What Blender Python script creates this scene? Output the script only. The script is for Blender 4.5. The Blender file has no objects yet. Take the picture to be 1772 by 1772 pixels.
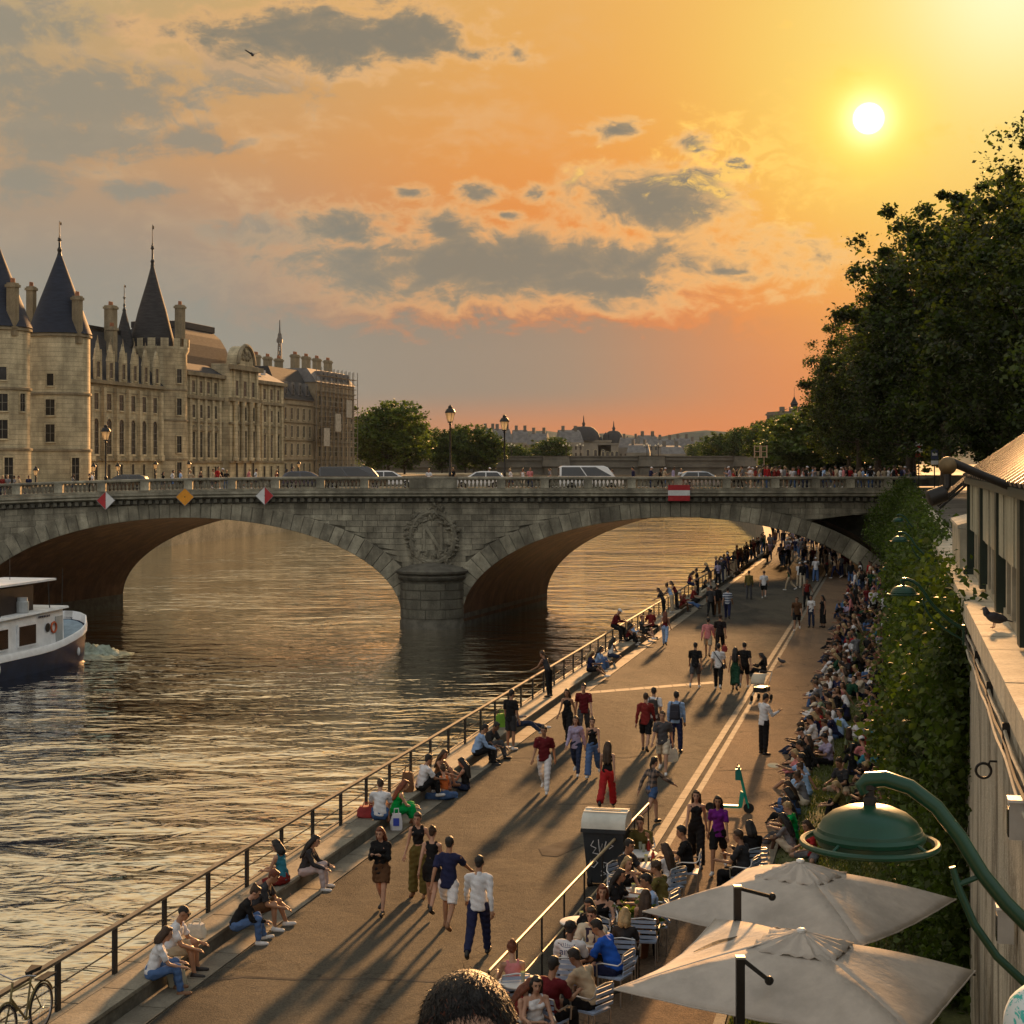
import bpy, bmesh, math, random
import numpy as np
from mathutils import Vector, Matrix, Euler
random.seed(7); RN = np.random.default_rng(7)
R = math.radians; PI = math.pi
S = bpy.context.scene; COL = S.collection

# ---------------------------------------------------------------- camera
F = 2900.0                     # focal length in pixels of the 1772 px photograph
cam = bpy.data.cameras.new('camera'); camo = bpy.data.objects.new('camera', cam); COL.objects.link(camo)
camo.location = (0, 0, 12.0); camo.rotation_euler = (R(90), 0, 0)
cam.sensor_width = 36; cam.lens = F / 1772 * 36; cam.shift_y = -86 / 1772
cam.clip_start = 0.1; cam.clip_end = 20000
S.camera = camo

# ---------------------------------------------------------------- node helper
class G:
    def __init__(s, t): s.t = t; s.n = t.nodes; s.l = t.links
    def put(s, sock, v):
        if v is None: return
        if hasattr(v, 'is_output') or isinstance(v, bpy.types.NodeSocket): s.l.new(v, sock)
        else:
            try: sock.default_value = v
            except Exception: sock.default_value = (*v, 1.0)
    def m(s, op, a, b=None, c=None, clamp=False):
        n = s.n.new('ShaderNodeMath'); n.operation = op; n.use_clamp = clamp
        for i, v in enumerate((a, b, c)): s.put(n.inputs[i], v)
        return n.outputs[0]
    def vm(s, op, a, b=None, out=0):
        n = s.n.new('ShaderNodeVectorMath'); n.operation = op
        s.put(n.inputs[0], a); s.put(n.inputs[1], b)
        return n.outputs[out]
    def xyz(s, x, y, z):
        n = s.n.new('ShaderNodeCombineXYZ')
        for i, v in enumerate((x, y, z)): s.put(n.inputs[i], v)
        return n.outputs[0]
    def sep(s, v):
        n = s.n.new('ShaderNodeSeparateXYZ'); s.put(n.inputs[0], v); return n.outputs
    def mix(s, f, a, b, mode='MIX'):
        n = s.n.new('ShaderNodeMix'); n.data_type = 'RGBA'; n.blend_type = mode
        s.put(n.inputs[0], f); s.put(n.inputs[6], a); s.put(n.inputs[7], b)
        return n.outputs[2]
    def noise(s, vec, scale, detail=4, rough=.55, dist=0):
        n = s.n.new('ShaderNodeTexNoise'); s.put(n.inputs['Vector'], vec)
        n.inputs['Scale'].default_value = scale; n.inputs['Detail'].default_value = detail
        n.inputs['Roughness'].default_value = rough; n.inputs['Distortion'].default_value = dist
        return n.outputs[0]
    def ramp(s, f, stops, mode='LINEAR'):
        n = s.n.new('ShaderNodeValToRGB'); s.put(n.inputs[0], f); e = n.color_ramp.elements
        n.color_ramp.interpolation = mode
        while len(e) < len(stops): e.new(.5)
        for q, (p, c) in zip(e, stops):
            q.position = p; q.color = (*c, 1) if len(c) == 3 else c
        return n.outputs[0]
    def sstep(s, x, a, b):
        n = s.n.new('ShaderNodeMapRange'); n.interpolation_type = 'SMOOTHSTEP'
        s.put(n.inputs[0], x); n.inputs[1].default_value = a; n.inputs[2].default_value = b
        return n.outputs[0]
    def mapv(s, vec, sc=(1, 1, 1), rot=(0, 0, 0)):
        n = s.n.new('ShaderNodeMapping'); s.put(n.inputs[0], vec)
        n.inputs['Scale'].default_value = sc; n.inputs['Rotation'].default_value = rot
        return n.outputs[0]

# ---------------------------------------------------------------- sky: sunset, veiled sun, grey clouds
SUN_DIR = Vector((0.2128, 1.0, 0.2052)).normalized()
def angs(px, py):
    v = Vector(((px - 886) / F, 1, (800 - py) / F)).normalized()
    return math.atan2(v.x, v.y), math.asin(v.z), v
W = bpy.data.worlds.new('World'); S.world = W; W.use_nodes = True
W.node_tree.nodes.clear(); g = G(W.node_tree)
tc = g.n.new('ShaderNodeTexCoord'); D = g.vm('NORMALIZE', tc.outputs['Generated'])
dx, dy, dz = g.sep(D)
az = g.m('ARCTAN2', dx, dy); el = g.m('ARCSINE', dz)
base = g.ramp(g.m('DIVIDE', el, 1.2, clamp=True), [
    (0.0, (.40, .225, .145)), (0.02, (.44, .225, .115)), (0.045, (.37, .215, .12)), (0.072, (.34, .225, .13)),
    (0.10, (.62, .265, .085)), (0.15, (.66, .33, .105)), (0.22, (.64, .43, .165)), (0.32, (1.0, .80, .47)), (0.52, (.82, .73, .55)), (0.7, (.58, .62, .62)), (1.0, (.45, .53, .64))])
leftblue = g.sstep(g.m('ADD', az, g.m('MULTIPLY', g.m('SUBTRACT', g.noise(g.xyz(az, g.m('MULTIPLY', el, 2.0), 0), 5, 4), .5), .25)), 0.03, -0.34)
base = g.mix(g.m('MULTIPLY', leftblue, .62), base, (.33, .30, .225))
cosaz = g.m('COSINE', g.m('SUBTRACT', az, math.atan2(SUN_DIR.x, SUN_DIR.y)))
backf = g.sstep(cosaz, .75, -.5)
backc = g.ramp(g.m('DIVIDE', el, 1.2, clamp=True), [(0, (.72, .69, .63)), (.25, (.84, .83, .80)), (1, (.50, .53, .54))])
base = g.mix(backf, base, backc)
ang = g.m('ARCCOSINE', g.m('MINIMUM', g.vm('DOT_PRODUCT', D, tuple(SUN_DIR), out=1), 1.0))
def lobe(a, w): return g.m('EXPONENT', g.m('MULTIPLY', g.m('POWER', g.m('DIVIDE', a, w), 2.0), -1.0))
belowsun = g.sstep(el, .24, .02)
col = g.mix(g.m('MULTIPLY', lobe(ang, .27), .90), base, g.mix(g.sstep(el, .08, .25), (.93, .20, .022), (.92, .36, .05)))
lowfade = g.sstep(el, 0.0, .07)
col = g.mix(g.m('MULTIPLY', g.m('MULTIPLY', lobe(ang, .085), .80), lowfade), col, (1.0, .57, .06))
_, _, D2 = angs(1760, -60)
ang2 = g.m('ARCCOSINE', g.m('MINIMUM', g.vm('DOT_PRODUCT', D, tuple(D2), out=1), 1.0))
col = g.mix(g.m('MULTIPLY', lobe(ang2, .155), .88), col, (1.03, .86, .25))
col = g.mix(g.m('MULTIPLY', lobe(ang2, .055), .70), col, (1.15, 1.1, .75))
# clouds
cv = g.xyz(az, g.m('MULTIPLY', el, 1.7), 0)
n1 = g.noise(cv, 20, 10, .64, .9); n2 = g.noise(cv, 70, 7, .64, .5); n3 = g.noise(g.xyz(az, g.m('MULTIPLY', el, 3.0), 3.1), 9, 6, .55, .3)
n0 = g.noise(g.xyz(az, g.m('MULTIPLY', el, 2.6), 7.7), 7, 3, .5, .8)
fb = g.m('ADD', g.m('ADD', g.m('MULTIPLY', g.m('SUBTRACT', n1, .5), 3.4), g.m('MULTIPLY', g.m('SUBTRACT', n2, .5), 2.0)), g.m('MULTIPLY', g.m('SUBTRACT', n0, .5), .9))
def cloud(px, py, rx, ry, soft=.5, amt=1.0, tilt=0.0, amp=1.0):
    a0, e0, _ = angs(px, py)
    da = g.m('SUBTRACT', az, a0); de = g.m('SUBTRACT', el, e0)
    if tilt: de = g.m('ADD', de, g.m('MULTIPLY', da, tilt))
    u = g.m('DIVIDE', da, rx / F); v = g.m('DIVIDE', de, ry / F)
    r = g.m('SQRT', g.m('ADD', g.m('MULTIPLY', u, u), g.m('MULTIPLY', v, v)))
    q = g.m('ADD', g.m('SUBTRACT', 1.0, r), g.m('MULTIPLY', fb, amp))
    return g.m('MULTIPLY', g.sstep(q, 0.0, soft), amt)
def union(ms):
    o = ms[0]
    for m_ in ms[1:]: o = g.m('MAXIMUM', o, m_)
    return o
def cq(px, py, rx, ry, amp=1.0, bias=0.0):
    a0, e0, _ = angs(px, py); u = g.m('DIVIDE', g.m('SUBTRACT', az, a0), rx / F); v = g.m('DIVIDE', g.m('SUBTRACT', el, e0), ry / F)
    r = g.m('SQRT', g.m('ADD', g.m('MULTIPLY', u, u), g.m('MULTIPLY', v, v)))
    return g.m('ADD', g.m('SUBTRACT', 1.0 + bias, r), g.m('MULTIPLY', fb, amp))
fs_ = g.m('MULTIPLY', g.m('SUBTRACT', n3, .5), 2.4)
# soft high veil on the left, warm lit streaks
veil = g.m('MULTIPLY', g.sstep(g.m('ADD', g.m('MULTIPLY', fs_, .9), g.m('MULTIPLY', fb, .45)), -.10, .55), g.m('MULTIPLY', g.sstep(az, .12, -.12), g.sstep(el, .10, .16)))
col = g.mix(g.m('MULTIPLY', veil, .62), col, (.80, .50, .245))
greys = union([cq(130, 165, 330, 75, .8), cq(110, 245, 260, 50, .8), cq(20, 35, 150, 55, .8), cq(40, 310, 110, 45, .7), cq(420, 120, 190, 75, .8, -.1), cq(345, 240, 85, 45, .8), cq(250, 330, 110, 22, .8), cq(500, 405, 170, 34, .9)])
col = g.mix(g.m('MULTIPLY', g.sstep(greys, -.08, .70), .86), col, (.275, .255, .20))
q = union([cq(525, 66, 185, 50, .8, .3), cq(695, 62, 105, 46, .8, .25), cq(820, 95, 80, 22, .9, -.15), cq(1130, 347, 118, 48, .7, .3), cq(1195, 318, 66, 26, .8, .2), cq(600, 395, 90, 34, .8, .2), cq(775, 400, 68, 28, .8, .2),
           cq(880, 462, 400, 52, .7, .3), cq(1010, 490, 210, 28, .8, .2), cq(690, 440, 140, 30, .9), cq(840, 330, 48, 20, .9), cq(920, 333, 32, 18, .9), cq(715, 335, 34, 15, .9, -.1), cq(1068, 226, 62, 20, .9, -.1), cq(1195, 250, 34, 20, .9), cq(1272, 290, 30, 14, .9), cq(870, 372, 40, 12, .9, -.1), cq(1250, 470, 90, 12, .9, -.1)])
near = g.m('EXPONENT', g.m('MULTIPLY', g.m('DIVIDE', ang, .22), -1.0))
rimc = g.mix(near, (.72, .40, .19), (1.05, .62, .20))
rim = g.m('MULTIPLY', g.sstep(q, -.45, .10), g.m('ADD', .38, g.m('MULTIPLY', near, .6)))
col = g.mix(rim, col, rimc)
core = g.sstep(q, -.02, .60)
corec = g.mix(g.sstep(q, .1, 1.0), (.36, .27, .165), (.205, .195, .155))
col = g.mix(g.m('MULTIPLY', core, .93), col, corec)
bank = g.m('MULTIPLY', g.sstep(g.m('ADD', g.m('DIVIDE', g.m('SUBTRACT', el, angs(900, 585)[1]), 55 / F), g.m('MULTIPLY', fb, 1.1)), 1.0, .1), g.sstep(el, .015, .045))
bank2 = g.m('MULTIPLY', bank, g.sstep(az, .20, .02))
col = g.mix(g.m('MULTIPLY', bank2, .86), col, g.mix(g.sstep(az, -.05, .16), (.255, .235, .185), (.40, .25, .14)))
haze_left = g.m('MULTIPLY', g.m('MULTIPLY', g.sstep(el, .19, .10), g.sstep(az, -.02, -.22)), .85)
col = g.mix(haze_left, col, (.275, .275, .235))
puff = g.m('MULTIPLY', union([cloud(1440, 130, 80, 22, .5, 1), cloud(1355, 40, 24, 10, .4, 1), cloud(1330, 270, 260, 90, .7, 1), cloud(1500, 270, 90, 40, .5, .8),
                              cloud(1620, 235, 110, 22, .6, .7), cloud(1440, 80, 40, 9, .5, .7), cloud(1480, 320, 70, 22, .4, .5), cloud(1290, 210, 90, 20, .5, .7)]),
             g.sstep(g.noise(cv, 60, 6, .62, .9), .41, .56))
col = g.mix(g.m('MULTIPLY', puff, .85), col, (1.12, .66, .14))
halo = lobe(ang, .026)
col = g.mix(g.m('MULTIPLY', halo, .85), col, (1.3, 1.0, .12))
col = g.mix(g.m('MULTIPLY', lobe(ang, .013), .9), col, (1.6, 1.5, .8))
disc = g.sstep(ang, .0094, .0066)
col = g.mix(disc, col, (5, 5, 4.6))
EXPO = 1.6
bg = g.n.new('ShaderNodeBackground'); g.put(bg.inputs[0], col); bg.inputs[1].default_value = 1.0 / 2 ** EXPO
wo = g.n.new('ShaderNodeOutputWorld'); g.l.new(bg.outputs[0], wo.inputs[0])

# ---------------------------------------------------------------- sun lamp and exposure
sl = bpy.data.lights.new('sun', 'SUN'); sl.energy = 3.8; sl.angle = R(2.6); sl.color = (1.0, .52, .20)
so = bpy.data.objects.new('sun', sl); COL.objects.link(so)
so.rotation_euler = SUN_DIR.to_track_quat('Z', 'Y').to_euler()
S.view_settings.view_transform = 'Standard'; S.view_settings.look = 'None'
S.view_settings.exposure = EXPO; S.view_settings.gamma = 1.0; S.view_settings.use_curve_mapping = False
S.render.engine = 'CYCLES'; S.cycles.max_bounces = 6; S.cycles.diffuse_bounces = 2; S.cycles.glossy_bounces = 3
S.cycles.transparent_max_bounces = 6; S.cycles.transmission_bounces = 4; S.cycles.volume_bounces = 0
S.cycles.caustics_reflective = False; S.cycles.caustics_refractive = False
S.cycles.use_denoising = True
try: S.cycles.denoiser = 'OPENIMAGEDENOISE'
except Exception: pass

# ---------------------------------------------------------------- places
K = 0.228                                     # the quay runs along (K, 1); c is the offset across it
def Q(c, Y, z=0.0): return Vector((c + K * Y, Y, z))
def P(px, py, Y): return Vector(((px - 886) / F * Y, Y, 12 - (py - 800) / F * Y))
def GP(px, py, z):                            # the point of the level z that the pixel shows
    Y = (12 - z) * F / (py - 800); return Vector(((px - 886) / F * Y, Y, z))
QROT = -math.atan(K)                          # rotation that turns local +Y along the quay
WATER, ROAD, PLAT, STREET = 0.0, 3.4, 3.65, 9.4

# ---------------------------------------------------------------- mesh builder
class MB:
    def __init__(s): s.v = []; s.f = []; s.mi = []; s.cur = 0
    def add(s, vs, fs):
        o = len(s.v); s.v += [tuple(v) for v in vs]
        s.f += [tuple(i + o for i in f) for f in fs]; s.mi += [s.cur] * len(fs); return s
    def box(s, c, d, rz=0, m=None, taper=1.0):
        x, y, z = d[0] / 2, d[1] / 2, d[2] / 2
        vs = [Vector((sx * x * (taper if sz > 0 else 1), sy * y * (taper if sz > 0 else 1), sz * z)) for sz in (-1, 1) for sx, sy in ((-1, -1), (1, -1), (1, 1), (-1, 1))]
        if m is None: m = Matrix.Rotation(rz, 3, 'Z')
        vs = [m @ v + Vector(c) for v in vs]
        return s.add(vs, [(3, 2, 1, 0), (4, 5, 6, 7), (0, 1, 5, 4), (1, 2, 6, 5), (2, 3, 7, 6), (3, 0, 4, 7)])
    def b2(s, a, b):                              # box from corner to corner
        return s.box(((a[0] + b[0]) / 2, (a[1] + b[1]) / 2, (a[2] + b[2]) / 2), (abs(b[0] - a[0]), abs(b[1] - a[1]), abs(b[2] - a[2])))
    def hexa(s, lo, hi):                          # four low points, four high points
        return s.add(list(lo) + list(hi), [(3, 2, 1, 0), (4, 5, 6, 7), (0, 1, 5, 4), (1, 2, 6, 5), (2, 3, 7, 6), (3, 0, 4, 7)])
    def tube(s, pts, r, n=8, cap=True, close=False):
        pts = [Vector(p) for p in pts]; k = len(pts)
        rs = list(r) if hasattr(r, '__len__') else [r] * k
        up = None; rings = []
        for i, p in enumerate(pts):
            a = pts[(i - 1) % k] if (i or close) else p; b = pts[(i + 1) % k] if (i < k - 1 or close) else p
            t = (b - a).normalized()
            if up is None: up = t.orthogonal().normalized()
            up = (up - t * up.dot(t)).normalized() if (up - t * up.dot(t)).length > 1e-6 else t.orthogonal().normalized()
            w = t.cross(up)
            rings.append([p + (up * math.cos(2 * PI * j / n) + w * math.sin(2 * PI * j / n)) * rs[i] for j in range(n)])
        vs = [v for q in rings for v in q]; fs = []
        for i in range(k if close else k - 1):
            for j in range(n):
                i2 = (i + 1) % k
                fs.append((i * n + j, i * n + (j + 1) % n, i2 * n + (j + 1) % n, i2 * n + j))
        if cap and not close:
            fs.append(tuple(range(n - 1, -1, -1))); fs.append(tuple((k - 1) * n + j for j in range(n)))
        return s.add(vs, fs)
    def lathe(s, prof, c=(0, 0, 0), n=16, a0=0, a1=2 * PI, cap=True, m=None):
        full = abs(a1 - a0 - 2 * PI) < 1e-6; k = n if full else n + 1; vs = []
        for r, z in prof:
            for j in range(k):
                a = a0 + (a1 - a0) * j / n
                v = Vector((r * math.cos(a), r * math.sin(a), z))
                vs.append((m @ v if m else v) + Vector(c))
        fs = []
        for i in range(len(prof) - 1):
            for j in range(n):
                j2 = (j + 1) % k
                fs.append((i * k + j, i * k + j2, (i + 1) * k + j2, (i + 1) * k + j))
        if cap:
            if prof[0][0] > 1e-5: fs.append(tuple(range(k - 1, -1, -1)))
            if prof[-1][0] > 1e-5: fs.append(tuple((len(prof) - 1) * k + j for j in range(k)))
        return s.add(vs, fs)
    def prism(s, poly, a, b, axis='y'):           # polygon in the two other axes, extruded from a to b
        def pt(p, t): return {'y': (p[0], t, p[1]), 'z': (p[0], p[1], t), 'x': (t, p[0], p[1])}[axis]
        n = len(poly); vs = [pt(p, a) for p in poly] + [pt(p, b) for p in poly]
        fs = [tuple(range(n)), tuple(range(2 * n - 1, n - 1, -1))] + [(i, i + n, (i + 1) % n + n, (i + 1) % n) for i in range(n)]
        return s.add(vs, fs)
    def ball(s, c, r, n=10, k=6, m=None):
        r = r if hasattr(r, '__len__') else (r, r, r); vs = []; fs = []
        for i in range(1, k):
            t = PI * i / k
            for j in range(n):
                a = 2 * PI * j / n
                v = Vector((r[0] * math.sin(t) * math.cos(a), r[1] * math.sin(t) * math.sin(a), r[2] * math.cos(t)))
                vs.append((m @ v if m else v) + Vector(c))
        t = Vector((0, 0, r[2])); b = -t
        vs += [(m @ t if m else t) + Vector(c), (m @ b if m else b) + Vector(c)]
        T, B = len(vs) - 2, len(vs) - 1
        for j in range(n):
            fs.append((T, j, (j + 1) % n)); fs.append((B, (k - 2) * n + (j + 1) % n, (k - 2) * n + j))
            for i in range(k - 2): fs.append((i * n + j, (i + 1) * n + j, (i + 1) * n + (j + 1) % n, i * n + (j + 1) % n))
        return s.add(vs, fs)
    def mesh(s, name, mats, smooth=False, fix=True):
        me = bpy.data.meshes.new(name); me.from_pydata(s.v, [], s.f)
        for m_ in (mats if isinstance(mats, (list, tuple)) else [mats]): me.materials.append(m_)
        if any(s.mi): me.polygons.foreach_set('material_index', s.mi)
        if fix:
            bm = bmesh.new(); bm.from_mesh(me); bmesh.ops.recalc_face_normals(bm, faces=bm.faces); bm.to_mesh(me); bm.free()
        if smooth:
            me.polygons.foreach_set('use_smooth', [True] * len(me.polygons))
            try: me.set_sharp_from_angle(angle=R(40))
            except Exception: pass
        me.update(); return me
    def build(s, name, mats, parent=None, smooth=False, fix=True, **kw):
        return put(s.mesh(name, mats, smooth, fix), name, parent, **kw)
def put(me, name, parent=None, loc=None, rot=None, kind=None, scale=None):
    o = bpy.data.objects.new(name, me); COL.objects.link(o)
    if parent: o.parent = parent
    if loc is not None: o.location = loc
    if rot is not None: o.rotation_euler = rot if hasattr(rot, '__len__') else (0, 0, rot)
    if scale is not None: o.scale = scale if hasattr(scale, '__len__') else (scale,) * 3
    if kind: o['kind'] = kind
    return o
def tag(o, label, cat, group=None):
    o['label'] = label; o['category'] = cat
    if group: o['group'] = group
    return o
def thing(name, label, cat, loc=(0, 0, 0), rot=0, group=None):
    o = bpy.data.objects.new(name, None); COL.objects.link(o); o.location = loc
    o.rotation_euler = rot if hasattr(rot, '__len__') else (0, 0, rot); o.empty_display_size = .2
    return tag(o, label, cat, group)
def dup(o, parent=None, label=None, loc=None, rot=None, group=None):
    c = o.copy(); COL.objects.link(c)
    if parent: c.parent = parent
    if label: c['label'] = label
    if loc is not None: c.location = loc
    if rot is not None: c.rotation_euler = rot if hasattr(rot, '__len__') else (0, 0, rot)
    for ch in o.children: dup(ch, c)
    return c
def bevel(o, w=.02, n=1):
    m_ = o.modifiers.new('b', 'BEVEL'); m_.width = w; m_.segments = n; m_.limit_method = 'ANGLE'; return o

# ---------------------------------------------------------------- materials
MATS = {}
def M(name, col, rough=.8, var=.2, scale=2.0, bump=0.0, bscale=15.0, metal=0.0, spec=.4, rnd=0.0, sc=(1, 1, 1), fine=.0, trans=0.0, coat=0.0, grime=0.0, course=0.0):
    if name in MATS: return MATS[name]
    m_ = bpy.data.materials.new(name); MATS[name] = m_; m_.use_nodes = True
    q = G(m_.node_tree); b = q.n['Principled BSDF']
    co = q.n.new('ShaderNodeTexCoord').outputs['Object']; v = q.mapv(co, sc)
    f = q.noise(v, scale, 5, .6)
    f = q.sstep(f, .3, .7)
    c = q.mix(f, tuple(x * (1 - var) for x in col), tuple(min(1, x * (1 + var)) for x in col))
    if fine:
        f2 = q.noise(co, bscale * 2, 3, .7)
        c = q.mix(fine, c, q.mix(1.0, c, q.ramp(f2, [(.3, (.35, .35, .35)), (.7, (1.5, 1.5, 1.5))]), 'MULTIPLY'))
    if grime:
        st = q.noise(q.mapv(co, (1.3, 1.3, .16)), .9, 6, .66); bl = q.noise(co, .35, 5, .6)
        c = q.mix(grime, c, q.mix(1.0, c, q.ramp(st, [(.36, (.34, .32, .29)), (.62, (1.12, 1.12, 1.1))]), 'MULTIPLY'))
        c = q.mix(grime * .7, c, q.mix(1.0, c, q.ramp(bl, [(.38, (.55, .54, .52)), (.62, (1.15, 1.14, 1.1))]), 'MULTIPLY'))
    if course:
        zz = q.sep(co)[2]; fz = q.m('FRACT', q.m('DIVIDE', zz, course)); row = q.m('FLOOR', q.m('DIVIDE', zz, course))
        rv = q.noise(q.xyz(q.m('MULTIPLY', q.sep(co)[0], .55), q.m('MULTIPLY', q.sep(co)[1], .55), q.m('MULTIPLY', row, 7.3)), 1.0, 2, .5)
        c = q.mix(.45, c, q.mix(1.0, c, q.ramp(rv, [(.36, (.74, .73, .71)), (.64, (1.18, 1.18, 1.16))]), 'MULTIPLY'))
        c = q.mix(q.m('MULTIPLY', q.sstep(fz, .13, .05), .55), c, (.10, .085, .06, 1))
    if rnd:
        oi = q.n.new('ShaderNodeObjectInfo').outputs['Random']
        c = q.mix(1.0, c, q.ramp(oi, [(0, (1 - rnd,) * 3), (1, (1 + rnd,) * 3)]), 'MULTIPLY')
    q.put(b.inputs['Base Color'], c)
    b.inputs['Roughness'].default_value = rough; b.inputs['Metallic'].default_value = metal
    b.inputs['Specular IOR Level'].default_value = spec
    if coat: b.inputs['Coat Weight'].default_value = coat
    if bump:
        bn = q.n.new('ShaderNodeBump'); bn.inputs['Strength'].default_value = bump; bn.inputs['Distance'].default_value = .02
        q.put(bn.inputs['Height'], q.noise(v, bscale, 4, .6)); q.l.new(bn.outputs[0], b.inputs['Normal'])
    if trans:
        tr = q.n.new('ShaderNodeBsdfTranslucent'); q.put(tr.inputs[0], q.mix(1.0, c, (1.2, 1.35, .5, 1), 'MULTIPLY') if trans < .9 else c)
        mx = q.n.new('ShaderNodeMixShader'); mx.inputs[0].default_value = trans if trans < .9 else trans - .9
        q.l.new(b.outputs[0], mx.inputs[1]); q.l.new(tr.outputs[0], mx.inputs[2])
        q.l.new(mx.outputs[0], q.n['Material Output'].inputs[0])
    return m_
def leafmat(name, col, k=.45):
    return M(name, col, rough=.55, var=.45, scale=.6, spec=.3, trans=k, rnd=.2)
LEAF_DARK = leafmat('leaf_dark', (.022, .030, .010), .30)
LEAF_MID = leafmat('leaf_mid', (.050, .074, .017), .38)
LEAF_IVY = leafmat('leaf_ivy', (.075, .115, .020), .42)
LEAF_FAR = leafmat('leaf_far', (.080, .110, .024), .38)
BARK = M('bark', (.06, .045, .03), .9, .3, 4, .6, 12)
STONE = M('bridge_stone', (.315, .29, .22), .88, .28, 1.2, .5, 9, rnd=.26, fine=.4, grime=.6)
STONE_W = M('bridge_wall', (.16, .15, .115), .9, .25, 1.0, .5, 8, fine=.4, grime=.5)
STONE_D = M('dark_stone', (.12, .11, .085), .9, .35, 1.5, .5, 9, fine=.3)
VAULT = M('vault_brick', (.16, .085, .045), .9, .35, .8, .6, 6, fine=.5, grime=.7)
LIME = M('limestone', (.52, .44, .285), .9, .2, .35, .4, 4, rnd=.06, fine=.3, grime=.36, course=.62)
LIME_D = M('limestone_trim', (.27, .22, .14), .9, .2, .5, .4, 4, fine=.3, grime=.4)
SLATE_B = M('slate_blue', (.018, .023, .038), .8, .25, .8, .4, 8, sc=(1, 1, 6))
SLATE_D = M('slate_dark', (.034, .032, .032), .85, .3, .8, .4, 8, sc=(1, 1, 6))
ZINC = M('zinc_roof', (.15, .14, .13), .8, .25, .6, .2, 5)
PANE = M('window_glass', (.025, .024, .022), .15, .3, .5, spec=.6)
ASPH = None
IRON = M('dark_iron', (.022, .020, .018), .5, .2, 3, .2, 20, metal=.3)
RAILM = M('rail_metal', (.16, .135, .10), .45, .2, 3, .1, 20, metal=.4)
GREENM = M('green_enamel', (.008, .048, .026), .35, .15, 3, .05, 30, spec=.35)
# ---------------------------------------------------------------- ground, river, quays
def bend(Y): return 0.0 if Y < 150 else -6.0 * ((Y - 150) / 87) ** 1.5
def QB(c, Y, z=0.0): return Q(c + bend(Y), Y, z)
def strip(name, c0, c1, Y0, Y1, z, mat, step=6.0, parent=None, kind='structure', build=True):
    n = max(1, int((Y1 - Y0) / step)); vs = []; fs = []
    for i in range(n + 1):
        Y = Y0 + (Y1 - Y0) * i / n; vs += [QB(c0, Y, z), QB(c1, Y, z)]
    for i in range(n): fs.append((2 * i, 2 * i + 1, 2 * i + 3, 2 * i + 2))
    b = MB().add(vs, fs)
    o = b.build(name, mat, parent, kind=kind); return o
def solid(b, c0, c1, Y0, Y1, z0, z1, step=8.0):
    n = max(1, int((Y1 - Y0) / step)); vs = []; fs = []
    for i in range(n + 1):
        Y = Y0 + (Y1 - Y0) * i / n; vs += [QB(c0, Y, z0), QB(c1, Y, z0), QB(c1, Y, z1), QB(c0, Y, z1)]
    for i in range(n):
        a = 4 * i
        for j in range(4): fs.append((a + j, a + (j + 1) % 4, a + 4 + (j + 1) % 4, a + 4 + j))
    fs += [(0, 1, 2, 3), (4 * n + 3, 4 * n + 2, 4 * n + 1, 4 * n)]
    return b.add(vs, fs)
EARTH = M('earth', (.10, .09, .06), .95, .3, .05)
MB().add([(-3500, -300, -1.2), (3500, -300, -1.2), (3500, 5200, -1.2), (-3500, 5200, -1.2)], [(0, 1, 2, 3)]).build('ground', EARTH, kind='structure')

def water_material():
    m_ = bpy.data.materials.new('river_water'); m_.use_nodes = True; q = G(m_.node_tree); q.n.clear()
    co = q.n.new('ShaderNodeTexCoord').outputs['Object']
    big = q.noise(q.mapv(co, (.55, 1.0, 1.0), (0, 0, R(-6))), .36, 1, .5, .6); mid = q.noise(q.mapv(co, (.58, 1, 1), (0, 0, R(9))), 1.25, 2, .5, .9)
    sm = q.noise(q.mapv(co, (.7, 1, 1)), 4.2, 2, .6, .4)
    calm = q.sstep(q.noise(co, .055, 4, .55), .36, .64)
    h = q.m('ADD', q.m('MULTIPLY', big, .27), q.m('ADD', q.m('MULTIPLY', mid, .108), q.m('MULTIPLY', sm, .0105)))
    h = q.m('MULTIPLY', h, q.m('ADD', .50, q.m('MULTIPLY', calm, .75)))
    bn = q.n.new('ShaderNodeBump'); bn.inputs['Strength'].default_value = 1.0; bn.inputs['Distance'].default_value = 1.0
    q.put(bn.inputs['Height'], h)
    fr = q.n.new('ShaderNodeFresnel'); fr.inputs[0].default_value = 1.36; q.l.new(bn.outputs[0], fr.inputs['Normal'])
    gl = q.n.new('ShaderNodeBsdfGlossy'); gl.inputs['Color'].default_value = (1, .97, .9, 1); gl.inputs['Roughness'].default_value = .03
    q.l.new(bn.outputs[0], gl.inputs['Normal'])
    df = q.n.new('ShaderNodeBsdfDiffuse'); df.inputs[0].default_value = (.007, .012, .006, 1)
    mx = q.n.new('ShaderNodeMixShader'); q.l.new(q.sstep(fr.outputs[0], .088, .14), mx.inputs[0]); q.l.new(df.outputs[0], mx.inputs[1]); q.l.new(gl.outputs[0], mx.inputs[2])
    out = q.n.new('ShaderNodeOutputMaterial'); q.l.new(mx.outputs[0], out.inputs[0]); return m_
WATERM = water_material()
MB().add([Q(-112, -60, 0), Q(-10, -60, 0), Q(8, 900, 0), Q(-260, 900, 0)], [(0, 1, 2, 3)]).build('river', WATERM, kind='structure')

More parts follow.
